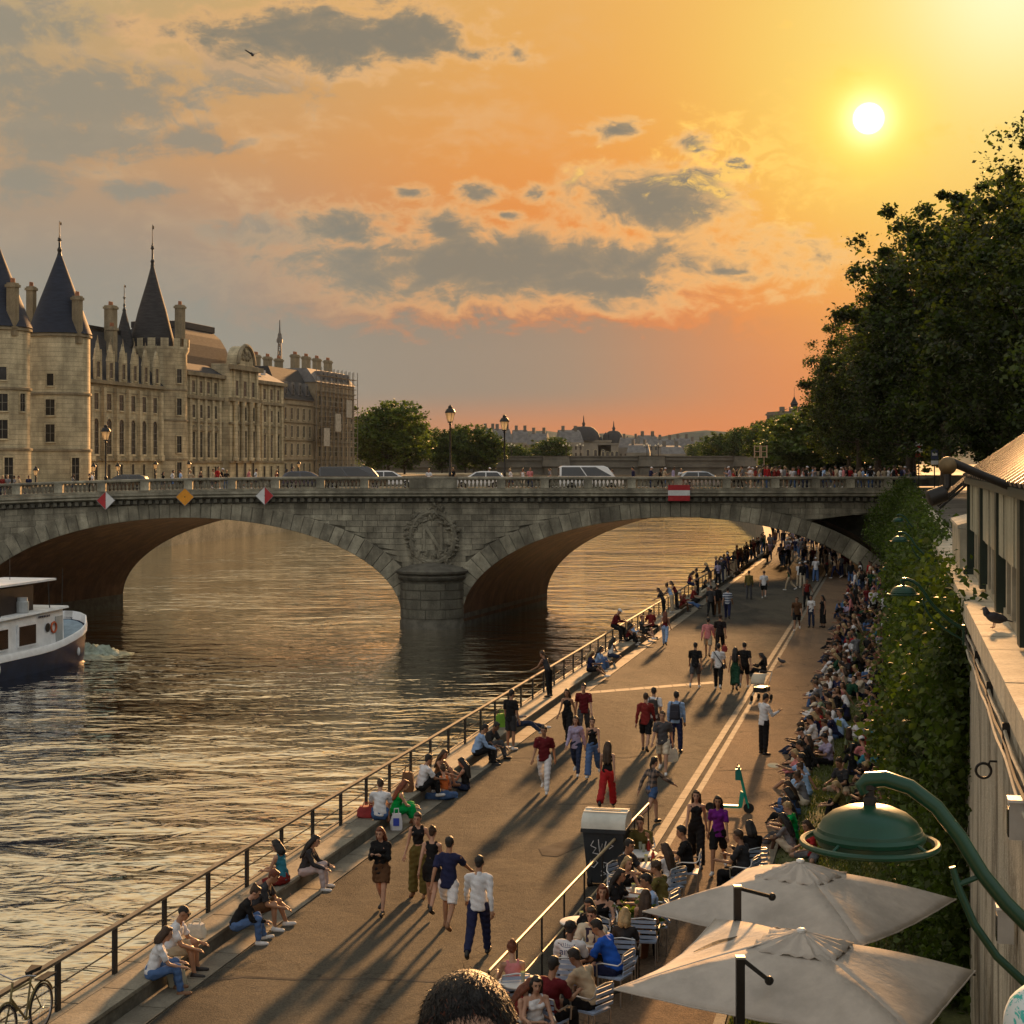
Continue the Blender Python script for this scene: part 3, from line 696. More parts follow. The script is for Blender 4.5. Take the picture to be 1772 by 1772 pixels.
# pier with rounded cutwater and cap
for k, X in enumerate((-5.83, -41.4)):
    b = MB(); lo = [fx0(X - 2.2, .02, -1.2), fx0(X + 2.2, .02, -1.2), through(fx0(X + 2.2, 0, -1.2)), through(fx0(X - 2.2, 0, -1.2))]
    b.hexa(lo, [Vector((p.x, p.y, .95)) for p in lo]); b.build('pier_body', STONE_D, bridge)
    cy = YF(X) + .1
    MB().lathe([(2.34, -1.2), (2.34, .5), (2.26, .6), (2.24, 3.35), (2.30, 3.45)], (X, cy, 0), 20, PI, 2 * PI).build('cutwater', STONE_D, bridge, smooth=True)
    for z, h in ((.75, .66), (1.45, .66), (2.15, .62), (2.8, .5)):
        for j in range(5):
            a0 = PI + PI * j / 5 + .012 + (.16 if int(z * 10) % 3 == 1 else 0); a1 = a0 + PI / 5 - .024
            a1 = min(a1, 2 * PI)
            MB().lathe([(2.22, z), (2.31, z + .02), (2.31, z + h - .03), (2.22, z + h - .01)], (X, cy, 0), 5, a0, a1, cap=False).build('pier_stone', STONE_W, bridge)
    MB().lathe([(2.26, 3.42), (2.45, 3.55), (2.52, 3.75), (2.40, 3.85), (2.62, 4.0), (2.66, 4.15), (2.3, 4.3), (1.5, 4.55), (.2, 4.75)], (X, cy, 0), 20, PI, 2 * PI).build('pier_cap', STONE_D, bridge, smooth=True)
    # carved wreath with the letter
    wc = FX(X + .05, .05, 6.55); b = MB()
    rng_ = np.random.default_rng(3 + k)
    for j in range(150):
        th = 2 * PI * rng_.random(); rr = 1 + rng_.normal(0, .13)
        q_ = wc + Vector((1.62 * rr * math.sin(th), -.04 - .10 * rng_.random(), 1.85 * rr * math.cos(th)))
        mt = Euler((rng_.normal(0, .5), -th + PI / 2 + rng_.choice([-.6, .6]), 0)).to_matrix()
        b.ball(q_, (.26, .11, .11), 6, 4, mt)
    b.tube([wc + Vector((1.60 * math.sin(t), 0.0, 1.83 * math.cos(t))) for t in np.linspace(0, 2 * PI, 40)[:-1]], .22, 7, close=True)
    for sx in (-1, 1):
        b.tube([wc + Vector((0, -.05, -1.85)), wc + Vector((sx * .5, -.1, -2.0)), wc + Vector((sx * 1.1, -.08, -2.05)), wc + Vector((sx * 1.5, -.04, -1.85))], [.16, .13, .11, .05], 6)
        b.tube([wc + Vector((sx * .1, -.1, -1.9)), wc + Vector((sx * .3, -.12, -2.3)), wc + Vector((sx * .9, -.12, -2.2))], [.12, .10, .05], 6)
    wo_ = b.build('carved_wreath', STONE, bridge, smooth=True)
    b = MB()
    for sx in (-.62, .62):
        b.box(wc + Vector((sx, -.02, .0)), (.20, .16, 1.85)); b.box(wc + Vector((sx, -.02, .97)), (.46, .17, .12)); b.box(wc + Vector((sx, -.02, -.97)), (.46, .17, .12))
    b.hexa([wc + Vector((-.74, -.09, .92)), wc + Vector((-.46, -.09, .92)), wc + Vector((.74, -.09, -.92)), wc + Vector((.46, -.09, -.92))],
           [wc + Vector((-.74, .1, .92)), wc + Vector((-.46, .1, .92)), wc + Vector((.74, .1, -.92)), wc + Vector((.46, .1, -.92))])
    b.build('carved_letter', STONE, bridge)
# cornice, corbels, parapet
def along(name, prof, X0, X1, mat, off=None, step=3.0):
    n = int((X1 - X0) / step) + 1; b = MB(); vs = []; fs = []; m_ = len(prof)
    for X in np.linspace(X0, X1, n + 1):
        for d, z in prof:
            p = FX(X, d, z); vs.append(through(p, off) if off else p)
    for i in range(n):
        for j in range(m_): fs.append((i * m_ + j, i * m_ + (j + 1) % m_, (i + 1) * m_ + (j + 1) % m_, (i + 1) * m_ + j))
    fs += [tuple(range(m_)), tuple(range(n * m_ + m_ - 1, n * m_ - 1, -1))]
    return b.add(vs, fs).build(name, mat, bridge)
along('corbel_bed', [(0.02, 9.04), (.12, 9.10), (.12, 9.44), (-.3, 9.46), (-.3, 9.04)], -76, 31, STONE_D)
b = MB(); X = -50.0
while X < 30.5:
    b.box(FX(X, .26, 9.28), (.26, .34, .26)); X += .52
b.build('corbels', STONE_W, bridge, kind='stuff')
along('cornice', [(.46, 9.46), (.60, 9.56), (.52, 9.66), (.62, 9.76), (.60, 9.93), (-.3, 9.95), (-.3, 9.46)], -76, 31, STONE)
along('parapet_plinth', [(.40, 9.95), (.40, 10.13), (-.05, 10.13), (-.05, 9.95)], -76, 31, STONE)
along('parapet_rail', [(.36, 10.72), (.44, 10.78), (.44, 10.90), (.34, 10.95), (.0, 10.95), (-.09, 10.90), (-.09, 10.78), (.0, 10.72)], -76, 31, STONE)
along('far_parapet', [(.2, 9.95), (.2, 10.9), (-.2, 10.9), (-.2, 9.95)], -76, 36, STONE_W, off=DEPTH)
along('deck_slab', [(-.25, 8.6), (-.25, 9.72), (-DEPTH * .5, 9.80), (-DEPTH + .2, 9.72), (-DEPTH + .2, 8.6)], -76, 31, STONE_D)
bal = MB().lathe([(.085, 0), (.085, .05), (.05, .08), (.10, .20), (.105, .26), (.05, .42), (.05, .47), (.085, .50), (.085, .59)], n=8).mesh('baluster', STONE, True)
bal.transform(Matrix.Translation((0, 0, 0)))
ped = MB().b2((-.30, -.26, 0), (.30, .26, .64)).mesh('pedestal', STONE); pedw = MB().b2((-1.75, -.27, 0), (1.75, .27, .64)).mesh('pedestal', STONE)
pxs = [30, 103, 177, 252, 327, 402, 477, 555, 631, 750, 867, 942, 1017, 1092, 1172, 1256, 1340, 1410, 1470, 1535]
PX = []
for x in pxs: X = (x - 886) / F * 122; X = (x - 886) / F * YF(X); PX.append(X)
PX = [PX[0] - 3.1 * k for k in (4, 3, 2, 1)] + PX
nb = 0
for i, X in enumerate(PX):
    wide = abs(X + 5.7) < .5
    put(pedw if wide else ped, 'pedestal', bridge, FX(X, .17, 10.125), math.atan(.045))
    if i + 1 < len(PX):
        a0 = X + (1.75 if wide else .30); a1 = PX[i + 1] - (1.75 if abs(PX[i + 1] + 5.7) < .5 else .30)
        n_ = max(2, int(round((a1 - a0) / .29)))
        for k in range(n_): put(bal, 'baluster', bridge, FX(a0 + (k + .5) * (a1 - a0) / n_, .17, 10.13)); nb += 1
# roadway and pavements on the deck
def decksheet(name, t0, t1, z, mat):
    vs = []; n = 26; fs = []
    for X in np.linspace(-76, 32, n + 1):
        vs += [through(FX(X, 0, z), t0), through(FX(X, 0, z), t1)]
    for i in range(n): fs.append((2 * i, 2 * i + 1, 2 * i + 3, 2 * i + 2))
    MB().add(vs, fs).build(name, mat, kind='structure')
DZ = 9.86
decksheet('deck_road', .3, DEPTH - .3, DZ, M('deck_asphalt', (.10, .095, .085), .85, .25, .6, .4, 12))
decksheet('deck_pavement', .3, 4.0, DZ + .13, M('deck_paving', (.26, .24, .20), .85, .2, .8, .3, 10)); decksheet('deck_pavement', DEPTH - 4, DEPTH - .3, DZ + .13, MATS['deck_paving'])
# navigation signs
RED = M('sign_red', (.42, .025, .03), .45, .12, 3); WHITE = M('sign_white', (.72, .72, .70), .45, .08, 3); ORANGE = M('sign_orange', (.75, .30, .015), .45, .1, 3)
def diamond(px, py, cols, label):
    Y = YF((px - 886) / F * 122) - .75; p = P(px, py, Y); t = thing('navigation_sign', label, 'sign', p, math.atan(.045), 'navigation signs on the bridge'); r = .63
    if len(cols) == 1: MB().prism([(-r, 0), (0, -r), (r, 0), (0, r)], -.03, .03).build('plate', cols[0], t)
    else:
        MB().prism([(-r, 0), (0, -r), (0, r)], -.03, .03).build('plate', cols[0], t); MB().prism([(.004, -r), (r, 0), (.004, r)], -.03, .03).build('plate', cols[1], t)
    MB().tube([(-r - .03, -.035, 0), (0, -.035, -r - .03), (r + .03, -.035, 0), (0, -.035, r + .03)], .022, 5, close=True).build('rim', M('grey_metal', (.3, .3, .29), .5, .1, 3, metal=.4), t)
    MB().box((0, .12, 0), (.08, .30, .08)).build('bracket', IRON, t)
diamond(183, 866, (RED, WHITE), 'diamond board, red half then white half, left of the orange diamond')
diamond(320, 860, (ORANGE,), 'plain orange diamond board over the crown of the middle arch')
diamond(458, 858, (WHITE, RED), 'diamond board, white half then red half, between orange diamond and wreath')
Y = YF(12) - .75; p = P(1175, 853, Y); t = thing('navigation_sign', 'rectangular red white red no passage board over the quay side arch', 'sign', p, math.atan(.045), 'navigation signs on the bridge')
for z, cmat in ((-.39, RED), (0, WHITE), (.39, RED)): MB().box((0, 0, z), (1.6, .06, .386)).build('stripe', cmat, t)
MB().box((0, .14, 0), (.1, .26, .6)).build('bracket', IRON, t)

# ---------------------------------------------------------------- street lamps
LGLASS = M('lamp_glass', (.85, .78, .62), .25, .1, 3, spec=.6, trans=1.65)
def lamp_mesh(H, s=1.0):
    pole = MB().lathe([(.17 * s, 0), (.17 * s, .35), (.10 * s, .5), (.085 * s, 1.1), (.11 * s, 1.15), (.06 * s, 1.3), (.05 * s, H - 1.2 * s), (.09 * s, H - 1.15 * s), (.04 * s, H - 1.05 * s)], n=10).mesh('pole', IRON, True)
    gl = MB().lathe([(.14 * s, H - 1.0 * s), (.27 * s, H - .48 * s)], n=6).mesh('lantern_glass', LGLASS)
    b = MB().lathe([(.15 * s, H - 1.06 * s), (.15 * s, H - .99 * s)], n=6); b.lathe([(.31 * s, H - .49 * s), (.31 * s, H - .44 * s), (.22 * s, H - .28 * s), (.12 * s, H - .22 * s), (.12 * s, H - .12 * s), (.03 * s, H - .05 * s), (.01, H)], n=10)
    for k in range(6):
        a = PI / 3 * k; b.tube([(.145 * s * math.cos(a), .145 * s * math.sin(a), H - 1.0 * s), (.28 * s * math.cos(a), .28 * s * math.sin(a), H - .47 * s)], .013 * s, 4)
    return pole, gl, b.mesh('lantern_top', IRON, True)
def street_lamp(loc, H, label, s=1.0, group='old lanterns along bridge and quays', name='street_lamp'):
    t = thing(name, label, 'street lamp', loc, RN.uniform(0, 1), group)
    for nm, me in zip(('pole', 'lantern_glass', 'lantern_top'), lamp_mesh(H, s)): put(me, nm, t)
    return t
def at_px(px, Y, z): return Vector(((px - 886) / F * Y, Y, z))
street_lamp(at_px(779, 126, 9.95), 6.4, 'taller of the two tall lanterns against the sky on the bridge', 1.3)
street_lamp(at_px(873, 140, 9.95), 6.1, 'shorter of the two tall lanterns against the sky on the bridge', 1.35)
street_lamp(at_px(183, 139, 9.6), 5.6, 'tall lantern in front of the buttressed facade', 1.35)
for x, y, Y, d in ((62, 806, 190, 'pale tower at the picture edge'), (162, 800, 205, 'corner of the second round tower'), (204, 800, 215, 'buttressed facade doors'), (269, 797, 225, 'crenellated tower foot'), (327, 797, 240, 'classical facade corner'), (517, 797, 270, 'corner of the mansard block')):
    street_lamp(at_px(x, Y, 9.2), (12 - (y - 800) / F * Y) - 9.2, f'small quay lantern in front of the {d}', 1.1)

# ---------------------------------------------------------------- cars on the bridge
TYRE = M('tyre', (.015, .015, .015), .85, .2, 5); RIM = M('rim', (.35, .35, .36), .35, .1, 5, metal=.8)
def car_parts(kind):
    if kind == 'van': L, Wd, H, prof, cab = 4.9, 1.9, 1.95, [(-2.45, .35), (2.35, .35), (2.45, .55), (2.42, .95), (1.75, 1.12), (-2.45, 1.10)], [(-2.45, 1.10), (-2.42, 1.85), (-2.2, 1.95), (.95, 1.95), (1.25, 1.82), (1.78, 1.12)]
    elif kind == 'suv': L, Wd, H, prof, cab = 4.6, 1.9, 1.75, [(-2.3, .35), (2.2, .35), (2.3, .6), (2.2, .95), (1.2, 1.08), (-2.28, 1.08)], [(-2.26, 1.08), (-2.2, 1.62), (-2.0, 1.75), (.15, 1.75), (.45, 1.68), (1.22, 1.08)]
    else: L, Wd, H, prof, cab = 4.1, 1.75, 1.46, [(-2.05, .3), (1.95, .3), (2.05, .5), (1.95, .80), (1.0, .92), (-2.0, .94)], [(-1.98, .94), (-1.75, 1.30), (-1.35, 1.44), (-.2, 1.46), (.25, 1.38), (1.05, .92)]
    w = Wd / 2
    body = MB()
    n = len(prof); vs = [(x, s_ * (w if 0 < i < n - 1 else w * .97), z) for s_ in (-1, 1) for i, (x, z) in enumerate(prof)]
    body.add(vs, [tuple(range(n)), tuple(range(2 * n - 1, n - 1, -1))] + [(i, i + n, (i + 1) % n + n, (i + 1) % n) for i in range(n)])
    n = len(cab); top = max(z for _, z in cab); z00 = cab[0][1]
    vs = [(x, s_ * (w * .97 - (z - z00) * .22), z) for s_ in (-1, 1) for x, z in cab]
    body.add(vs, [tuple(range(n)), tuple(range(2 * n - 1, n - 1, -1))] + [(i, i + n, (i + 1) % n + n, (i + 1) % n) for i in range(n)])
    glass = MB()
    cx = sum(x for x, _ in cab) / n; cz = (z00 + top) / 2
    for s_ in (-1, 1):
        def sp(x, z): return (x, s_ * (w * .97 - (z - z00) * .22 + .006), z)
        xs_ = [x for x, _ in cab]; z0_, z1_ = z00 + .05, top - .10
        def xat(z, front):                          # cabin edge at a height
            pts = cab[2:] if front else cab[:3]
            pts = sorted(pts, key=lambda p_: p_[1]); return float(np.interp(z, [p_[1] for p_ in pts], [p_[0] for p_ in pts]))
        a0_, a1_ = xat(z0_, 0) + .15, xat(z1_, 0) + .15; f0, f1 = xat(z0_, 1) - .22, xat(z1_, 1) - .12
        m0, m1 = a0_ + (f0 - a0_) * .5, a1_ + (f1 - a1_) * .55
        for q4 in ((a0_, m0 - .04, m1 - .04, a1_), (m0 + .04, f0, f1, m1 + .04)):
            glass.add([sp(q4[0], z0_), sp(q4[1], z0_), sp(q4[2], z1_), sp(q4[3], z1_)], [(0, 1, 2, 3)])
    p0, p1 = cab[-1], cab[-2]; r0_, r1_ = cab[0], cab[1]
    for (pa, pb, o_) in ((p0, p1, .02), (r0_, r1_, -.012)):
        glass.add([(pa[0] + (pb[0] - pa[0]) * f + o_, s_ * (w * .80 - (f * .1)), pa[1] + (pb[1] - pa[1]) * f + .012) for f, s_ in ((.12, -1), (.12, 1), (.92, 1), (.92, -1))], [(0, 1, 2, 3)])
    wheel = MB().lathe([(.18, -.11), (.30, -.11), (.33, -.06), (.33, .06), (.30, .11), (.18, .11)], n=14, m=Matrix.Rotation(R(90), 3, 'X'))
    rimb = MB().lathe([(.02, -.10), (.19, -.115), (.19, .115), (.02, .10)], n=10, m=Matrix.Rotation(R(90), 3, 'X'))
    hl = MB().box((0, 0, 0), (.08, .34, .14)); ml = MB().box((0, 0, 0), (.12, .2, .12))
    return dict(body=body, glass=glass, wheel=wheel.mesh('wheel', TYRE, True), rim=rimb.mesh('rim', RIM), hl=hl.mesh('headlight', M('headlight_glass', (.7, .7, .65), .15, .05, 3)), tl=hl.mesh('tail_light', M('tail_red', (.35, .02, .015), .25, .05, 3)), ml=ml, L=L, w=w)
CK = {k: car_parts(k) for k in ('van', 'suv', 'hatch')}
def car(kind, px, Y, heading, paint, label, name='car', cat='car'):
    k = CK[kind]; t = thing(name, label, cat, at_px(px, Y, DZ + hump((px - 886) / F * Y)), heading, 'vehicles crossing the bridge')
    bevel(put(k['body'].mesh('body', paint, True), 'body', t), .06, 2); put(k['glass'].mesh('window', PANE), 'window', t)
    for sx in (-1, 1):
        for sy in (-1, 1):
            wl = put(k['wheel'], 'wheel', t, (sx * k['L'] * .31, sy * (k['w'] - .10), .33)); put(k['rim'], 'rim', wl)
    for sy in (-1, 1):
        put(k['hl'], 'headlight', t, (k['L'] / 2 - .06, sy * k['w'] * .72, .68)); put(k['tl'], 'tail_light', t, (-k['L'] / 2 + .02, sy * k['w'] * .72, .85))
        put(k['ml'].mesh('wing_mirror', paint), 'wing_mirror', t, (k['L'] * .16, sy * (k['w'] + .08), 1.0))
    return t
PW = M('white_car_paint', (.70, .70, .68), .22, .04, 1, spec=.6, coat=.6); PD = M('navy_car_paint', (.018, .022, .05), .2, .1, 1, spec=.6, coat=.6); PK = M('black_car_paint', (.014, .013, .013), .2, .1, 1, spec=.6, coat=.6)
PS = M('silver_car_paint', (.38, .38, .38), .25, .05, 1, metal=.5, coat=.6)
hd = math.atan(.045)
car('hatch', 212, 128, hd + PI, PK, 'dark car with sunlit rear window below the buttressed facade')
car('hatch', 533, 131, hd, PD, 'dark navy hatchback just behind the long dark limousine van')
car('van', 612, 129, hd, PK, 'large dark van with a pale lit roof beside the big round tree').scale = (1.08, 1, .93)
car('hatch', 676, 137, hd, PW, 'white hatchback partly hidden in front of the dark van')
car('hatch', 828, 130, hd + PI, PW, 'white hatchback between the two tall lanterns')
car('van', 1022, 128, hd, PW, 'white passenger van with dark side windows').scale = (1, 1, .96)
car('hatch', 1218, 130, hd, PS, 'silver car with sunlit roof above the red white red board')
# ---------------------------------------------------------------- far left bank: palace with round towers
LB = -102.0
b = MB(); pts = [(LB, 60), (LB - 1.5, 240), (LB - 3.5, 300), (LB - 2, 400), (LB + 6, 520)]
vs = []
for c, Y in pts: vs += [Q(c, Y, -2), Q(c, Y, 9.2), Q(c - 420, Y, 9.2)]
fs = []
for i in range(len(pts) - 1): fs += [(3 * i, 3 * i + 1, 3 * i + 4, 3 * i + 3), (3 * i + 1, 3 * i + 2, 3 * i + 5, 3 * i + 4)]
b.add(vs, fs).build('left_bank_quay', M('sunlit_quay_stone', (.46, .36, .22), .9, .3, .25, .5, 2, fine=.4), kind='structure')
FROT = R(90) + QROT                                     # local x along the facade, local -y to the river
def lpt(root, x, y, z): return root.matrix_world @ Vector((x, y, z))
def win_mesh(w, h, arch=False, deep=.18, bars=True, frame=.16):
    """stone surround, dark pane set back in it and its glazing bars"""
    fr = MB(); fr.b2((-w / 2 - frame, -.14, -frame), (-w / 2, .10, h + (0 if arch else frame))); fr.b2((w / 2, -.14, -frame), (w / 2 + frame, .10, h + (0 if arch else frame)))
    fr.b2((-w / 2, -.20, -frame), (w / 2, .10, 0))
    pn = MB()
    if arch:
        ts = np.linspace(0, PI, 9); r = w / 2
        for i in range(8):
            q4 = [(r * math.cos(t), h + r * math.sin(t)) for t in (ts[i], ts[i + 1])]; q5 = [((r + frame) * math.cos(t), h + (r + frame) * math.sin(t)) for t in (ts[i + 1], ts[i])]
            fr.prism(q4 + q5, -.14, .10)
        pn.prism([(-r, 0), (r, 0)] + [(r * math.cos(t), h + r * math.sin(t)) for t in ts], -.03, .05)
    else:
        fr.b2((-w / 2, -.14, h), (w / 2, .10, h + frame)); pn.b2((-w / 2, -.03, 0), (w / 2, .05, h))
    br = MB()
    if bars:
        br.b2((-.03, -.06, 0), (.03, -.031, h)); n = max(2, int(h / .9))
        for k in range(1, n): br.b2((-w / 2, -.055, h * k / n - .025), (w / 2, -.031, h * k / n + .025))
    return fr, pn, br
WBAR = M('window_bar', (.20, .18, .14), .7, .1, 3)
WC = {}
def window(parent, loc, w, h, arch=False, rot=0, mat=None, bars=True, frame=.16, name='window'):
    key = (w, h, arch, bars, frame, (mat or LIME).name)
    if key not in WC:
        a_, p_, r_ = win_mesh(w, h, arch, bars=bars, frame=frame)
        WC[key] = (a_.mesh('window', mat or LIME), p_.mesh('pane', PANE), r_.mesh('glazing_bar', WBAR) if bars else None)
    o = put(WC[key][0], name, parent, loc, rot); put(WC[key][1], 'pane', o)
    if WC[key][2]: put(WC[key][2], 'glazing_bar', o)
    return o
def chimney(parent, loc, w, d, h, mat=None, rot=0):
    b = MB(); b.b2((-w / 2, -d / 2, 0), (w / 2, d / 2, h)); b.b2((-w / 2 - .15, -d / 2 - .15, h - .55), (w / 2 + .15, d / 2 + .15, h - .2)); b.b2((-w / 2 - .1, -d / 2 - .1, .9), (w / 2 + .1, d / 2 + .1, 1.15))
    c = b.build('chimney', mat or LIME_D, parent); c.location = loc; c.rotation_euler = (0, 0, rot)
    p = MB()
    for k in range(3): p.lathe([(.16, h), (.13, h + .6)], ((k - 1) * w * .28, 0, 0), 7)
    put(p.mesh('chimney_pots', M('terracotta', (.28, .12, .06), .85, .2, 3)), 'chimney_pots', c, kind='stuff')
    return c
def finial(parent, z, H, r=.22):
    b = MB().lathe([(.35, z - .5), (r, z), (r * 1.6, z + .3), (r * .7, z + .7), (r * .6, z + H * .35), (r * 1.5, z + H * .38), (r * .5, z + H * .44), (.06, z + H * .6), (.04, z + H)], n=8)
    b.b2((.03, -.02, z + H * .88), (.55, .02, z + H * .97)); b.b2((-.4, -.03, z + H * .42), (.4, .03, z + H * .46))
    return b.build('finial', IRON, parent, smooth=True)
def stonecourses(parent, rad, z0, z1, step, mat=LIME_D):
    for z in np.arange(z0, z1, step): pass
def round_tower(cx_px, Y, r, z_eave, z_apex, label, wins, fin, chim=(), eave_r=None, name='round_tower'):
    p = at_px(cx_px, Y, 9.2); t = thing(name, label, 'tower', p, FROT)
    H = z_eave - 9.2
    MB().lathe([(r * 1.03, -.3), (r * 1.03, 4.3), (r, 4.4), (r, H)], n=40).build('wall', LIME, t, smooth=True)
    for z, rr in ((4.4, r * 1.045), (11.9, r * 1.03), (H - .35, r * 1.035)): MB().lathe([(rr - .12, z - .22), (rr + .10, z - .16), (rr + .12, z + .12), (rr - .1, z + .2)], n=40, cap=False).build('string_course', LIME_D, t, smooth=True)
    er = (eave_r or r * 1.07); A = z_apex - z_eave
    MB().lathe([(er, H - .05), (er * .97, H + .25), (er * .74, H + A * .27), (er * .40, H + A * .62), (er * .13, H + A * .90), (.15, H + A)], n=40).build('roof', SLATE_B if 'blue' in label else SLATE_D, t, smooth=True)
    finial(t, H + A, fin)
    for ang_, z, w, h in wins:
        a = R(ang_); rr = r * (1.03 if z < 4.3 else 1.0)
        window(t, (rr * math.sin(a), -rr * math.cos(a), z), w, h, rot=a, bars=h > 1.6)
    for x, y, z, w, d, h in chim: chimney(t, (x, y, z), w, d, h)
    return t
# view direction runs about 5 degrees left of the facade normal's mirrored angle; 0 faces the river
round_tower(103, 225, 4.0, 29.2, 40.2, 'round stone tower with tall blue slate cone, second along the quay', [(-79, 12.9, .9, 1.6), (-79, 9.0, 1.2, 2.1), (-79, 5.5, 1.2, 2.3), (-33, .2, 1.1, 3.2)], 4.2,
            chim=[(-1.58, -3.43, 18.6, 1.05, 1.05, 6.3), (.93, 4.67, 16, 1.0, 1.0, 10.6)])
round_tower(-7, 209, 4.15, 28.8, 39.6, 'pale round stone tower with blue slate cone cut by the picture edge', [(-50, 12.9, 1.0, 1.6), (-50, 9.1, 1.3, 2.1), (-50, 5.7, 1.3, 2.3), (-40, .2, 1.1, 3.2), (-12, 9.1, .9, 2.2)], 4.0, chim=[(-1.85, -3.35, 18.4, 1.1, 1.1, 6.5)])
CF = -114.0
def along_f(Y): return (Y - 237.5) / .975                # distance along the facade line
def facade(name, label, Y0, Y1, z_e, depth=14, c=CF, mat=LIME, z0=9.2):
    t = thing(name, label, 'building', Q(c, Y0, z0), FROT); L = (Y1 - Y0) / .975
    MB().b2((0, 0, -.3), (L, depth, z_e - z0)).build('wall', mat, t); t['L'] = L
    return t, L
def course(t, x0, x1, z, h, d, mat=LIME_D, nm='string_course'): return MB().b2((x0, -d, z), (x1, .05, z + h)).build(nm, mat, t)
def roof_gable(t, x0, x1, depth, z, h, mat, name='roof', inset=0.0):
    b = MB(); b.add([(x0, -.3, z), (x1, -.3, z), (x1, depth, z), (x0, depth, z), (x0 + inset, depth * .5, z + h), (x1 - inset, depth * .5, z + h)], [(0, 1, 5, 4), (2, 3, 4, 5), (0, 4, 3), (1, 2, 5)])
    return b.build(name, mat, t)
# buttressed facade with gabled dormers
t, L = facade('palace_wing', 'stone wing with buttresses and pointed dormers between two towers', 236, 262, 23.6)
zb = -9.2; bays = [P(x, 700, 2900 * 114 / (1547 - x)) for x in (165, 187.5, 209, 229, 248, 267)]
bx = [(q_.y - 236) / .975 for q_ in bays]
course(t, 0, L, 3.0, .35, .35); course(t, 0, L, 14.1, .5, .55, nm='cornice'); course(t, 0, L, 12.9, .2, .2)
for i, x in enumerate(bx):
    window(t, (x, 0, 10.4), 1.5, 2.3, frame=.2); window(t, (x, 0, 4.0), 1.6, 4.3, arch=True, frame=.28)
    window(t, (x, 0, .3), .9, 2.2, bars=False, frame=.14)
    d = MB(); d.b2((x - .95, -.35, 14.6), (x + .95, -.10, 17.4)); d.prism([(x - 1.1, 17.4), (x + 1.1, 17.4), (x, 20.2)], -.42, -.10)
    for s_ in (-1, 1): d.prism([(x + s_ * .95 - .10, 14.6), (x + s_ * .95 + .10, 14.6), (x + s_ * .95 + .08, 18.2), (x + s_ * .95, 19.0), (x + s_ * .95 - .08, 18.2)], -.5, -.25)
    dm = d.build('dormer', LIME, t); window(dm, (x, -.36, 15.0), 1.0, 2.2, frame=.14); MB().lathe([(.16, 19.9), (.1, 20.4), (.02, 21)], (x, -.3, 0), 6).build('pinnacle', LIME_D, dm)
ex = [bx[0] - 1.8] + [(bx[i] + bx[i + 1]) / 2 for i in range(5)] + [bx[5] + 1.8]
for x in ex:
    b = MB(); b.b2((x - .42, -.55, 3.3), (x + .42, 0.05, 13.6)); b.b2((x - .55, -.7, 3.0), (x + .55, .05, 3.9)); b.prism([(-.55, 13.6), (.05, 13.6), (.05, 14.1), (-.35, 14.1)], x - .42, x + .42, 'x') if False else None
    b.build('buttress', LIME, t)
roof_gable(t, 0, L, 13.6, 14.6, 8.4, SLATE_D)
MB().b2((0, 6.4, 22.8), (L, 6.6, 23.4)).build('roof_cresting', IRON, t)
chimney(t, (2.6, 3.2, 15.5), 1.1, 1.0, 7.8); chimney(t, (14.5, 3.0, 15.5), 1.4, 1.1, 7.6); chimney(t, (17.8, 4.8, 17), 1.6, 1.4, 9.6)
tp = thing('turret', 'tiny spired turret behind the chimneys of the buttressed wing', 'turret', at_px(215, 262, 22), FROT)
MB().lathe([(1.3, -12), (1.3, 8)], n=10).build('wall', LIME_D, tp); MB().lathe([(1.6, 8), (.9, 11), (.1, 14.2)], n=10).build('roof', SLATE_D, tp); finial(tp, 14.2, 3.6, .12)
# crenellated tower
p = at_px(277, 265, 9.2); t = thing('crenellated_tower', 'crenellated stone tower with dark slate cone between the two facades', 'tower', p, FROT)
rr = 4.2; Hc = 20.6
MB().lathe([(rr, -.3), (rr, Hc - .8), (rr + .35, Hc - .2), (rr + .35, Hc + .3), (rr - .3, Hc + .3)], n=36).build('wall', LIME, t, smooth=True)
for z in (3.1, 9.2, 14.0): MB().lathe([(rr - .1, z), (rr + .14, z + .05), (rr + .14, z + .3), (rr - .1, z + .35)], n=36, cap=False).build('string_course', LIME_D, t, smooth=True)
for k in range(14):
    a0 = 2 * PI * k / 14
    MB().lathe([(rr - .25, Hc + .3), (rr + .36, Hc + .3), (rr + .36, Hc + 1.6), (rr - .25, Hc + 1.6)], n=3, a0=a0, a1=a0 + 2 * PI / 14 * .6).build('merlon', LIME, t)
MB().lathe([(3.55, Hc - .2), (3.45, Hc + 1.2), (2.2, Hc + 6.2), (.9, Hc + 10.6), (.12, Hc + 13.6)], c=(-.55, 1.05, 0), n=32).build('roof', SLATE_D, t, smooth=True); finial(t, Hc + 13.6, 6.2).location = (-.55, 1.05, 0)
for z, h in ((.4, 2.4), (4.3, 2.6), (10.2, 2.6), (15.2, 2.2)): window(t, (rr * math.sin(R(-22)), -rr * math.cos(R(-22)), z), 1.0, h, rot=R(-22))
chimney(t, (-.03, -3.4, Hc), 1.3, 1.2, 7.0); chimney(t, (6.6, 2.0, Hc - 1), 1.7, 1.2, 3.4); chimney(t, (8.6, 3.5, Hc - 1), 1.9, 1.2, 3.2)
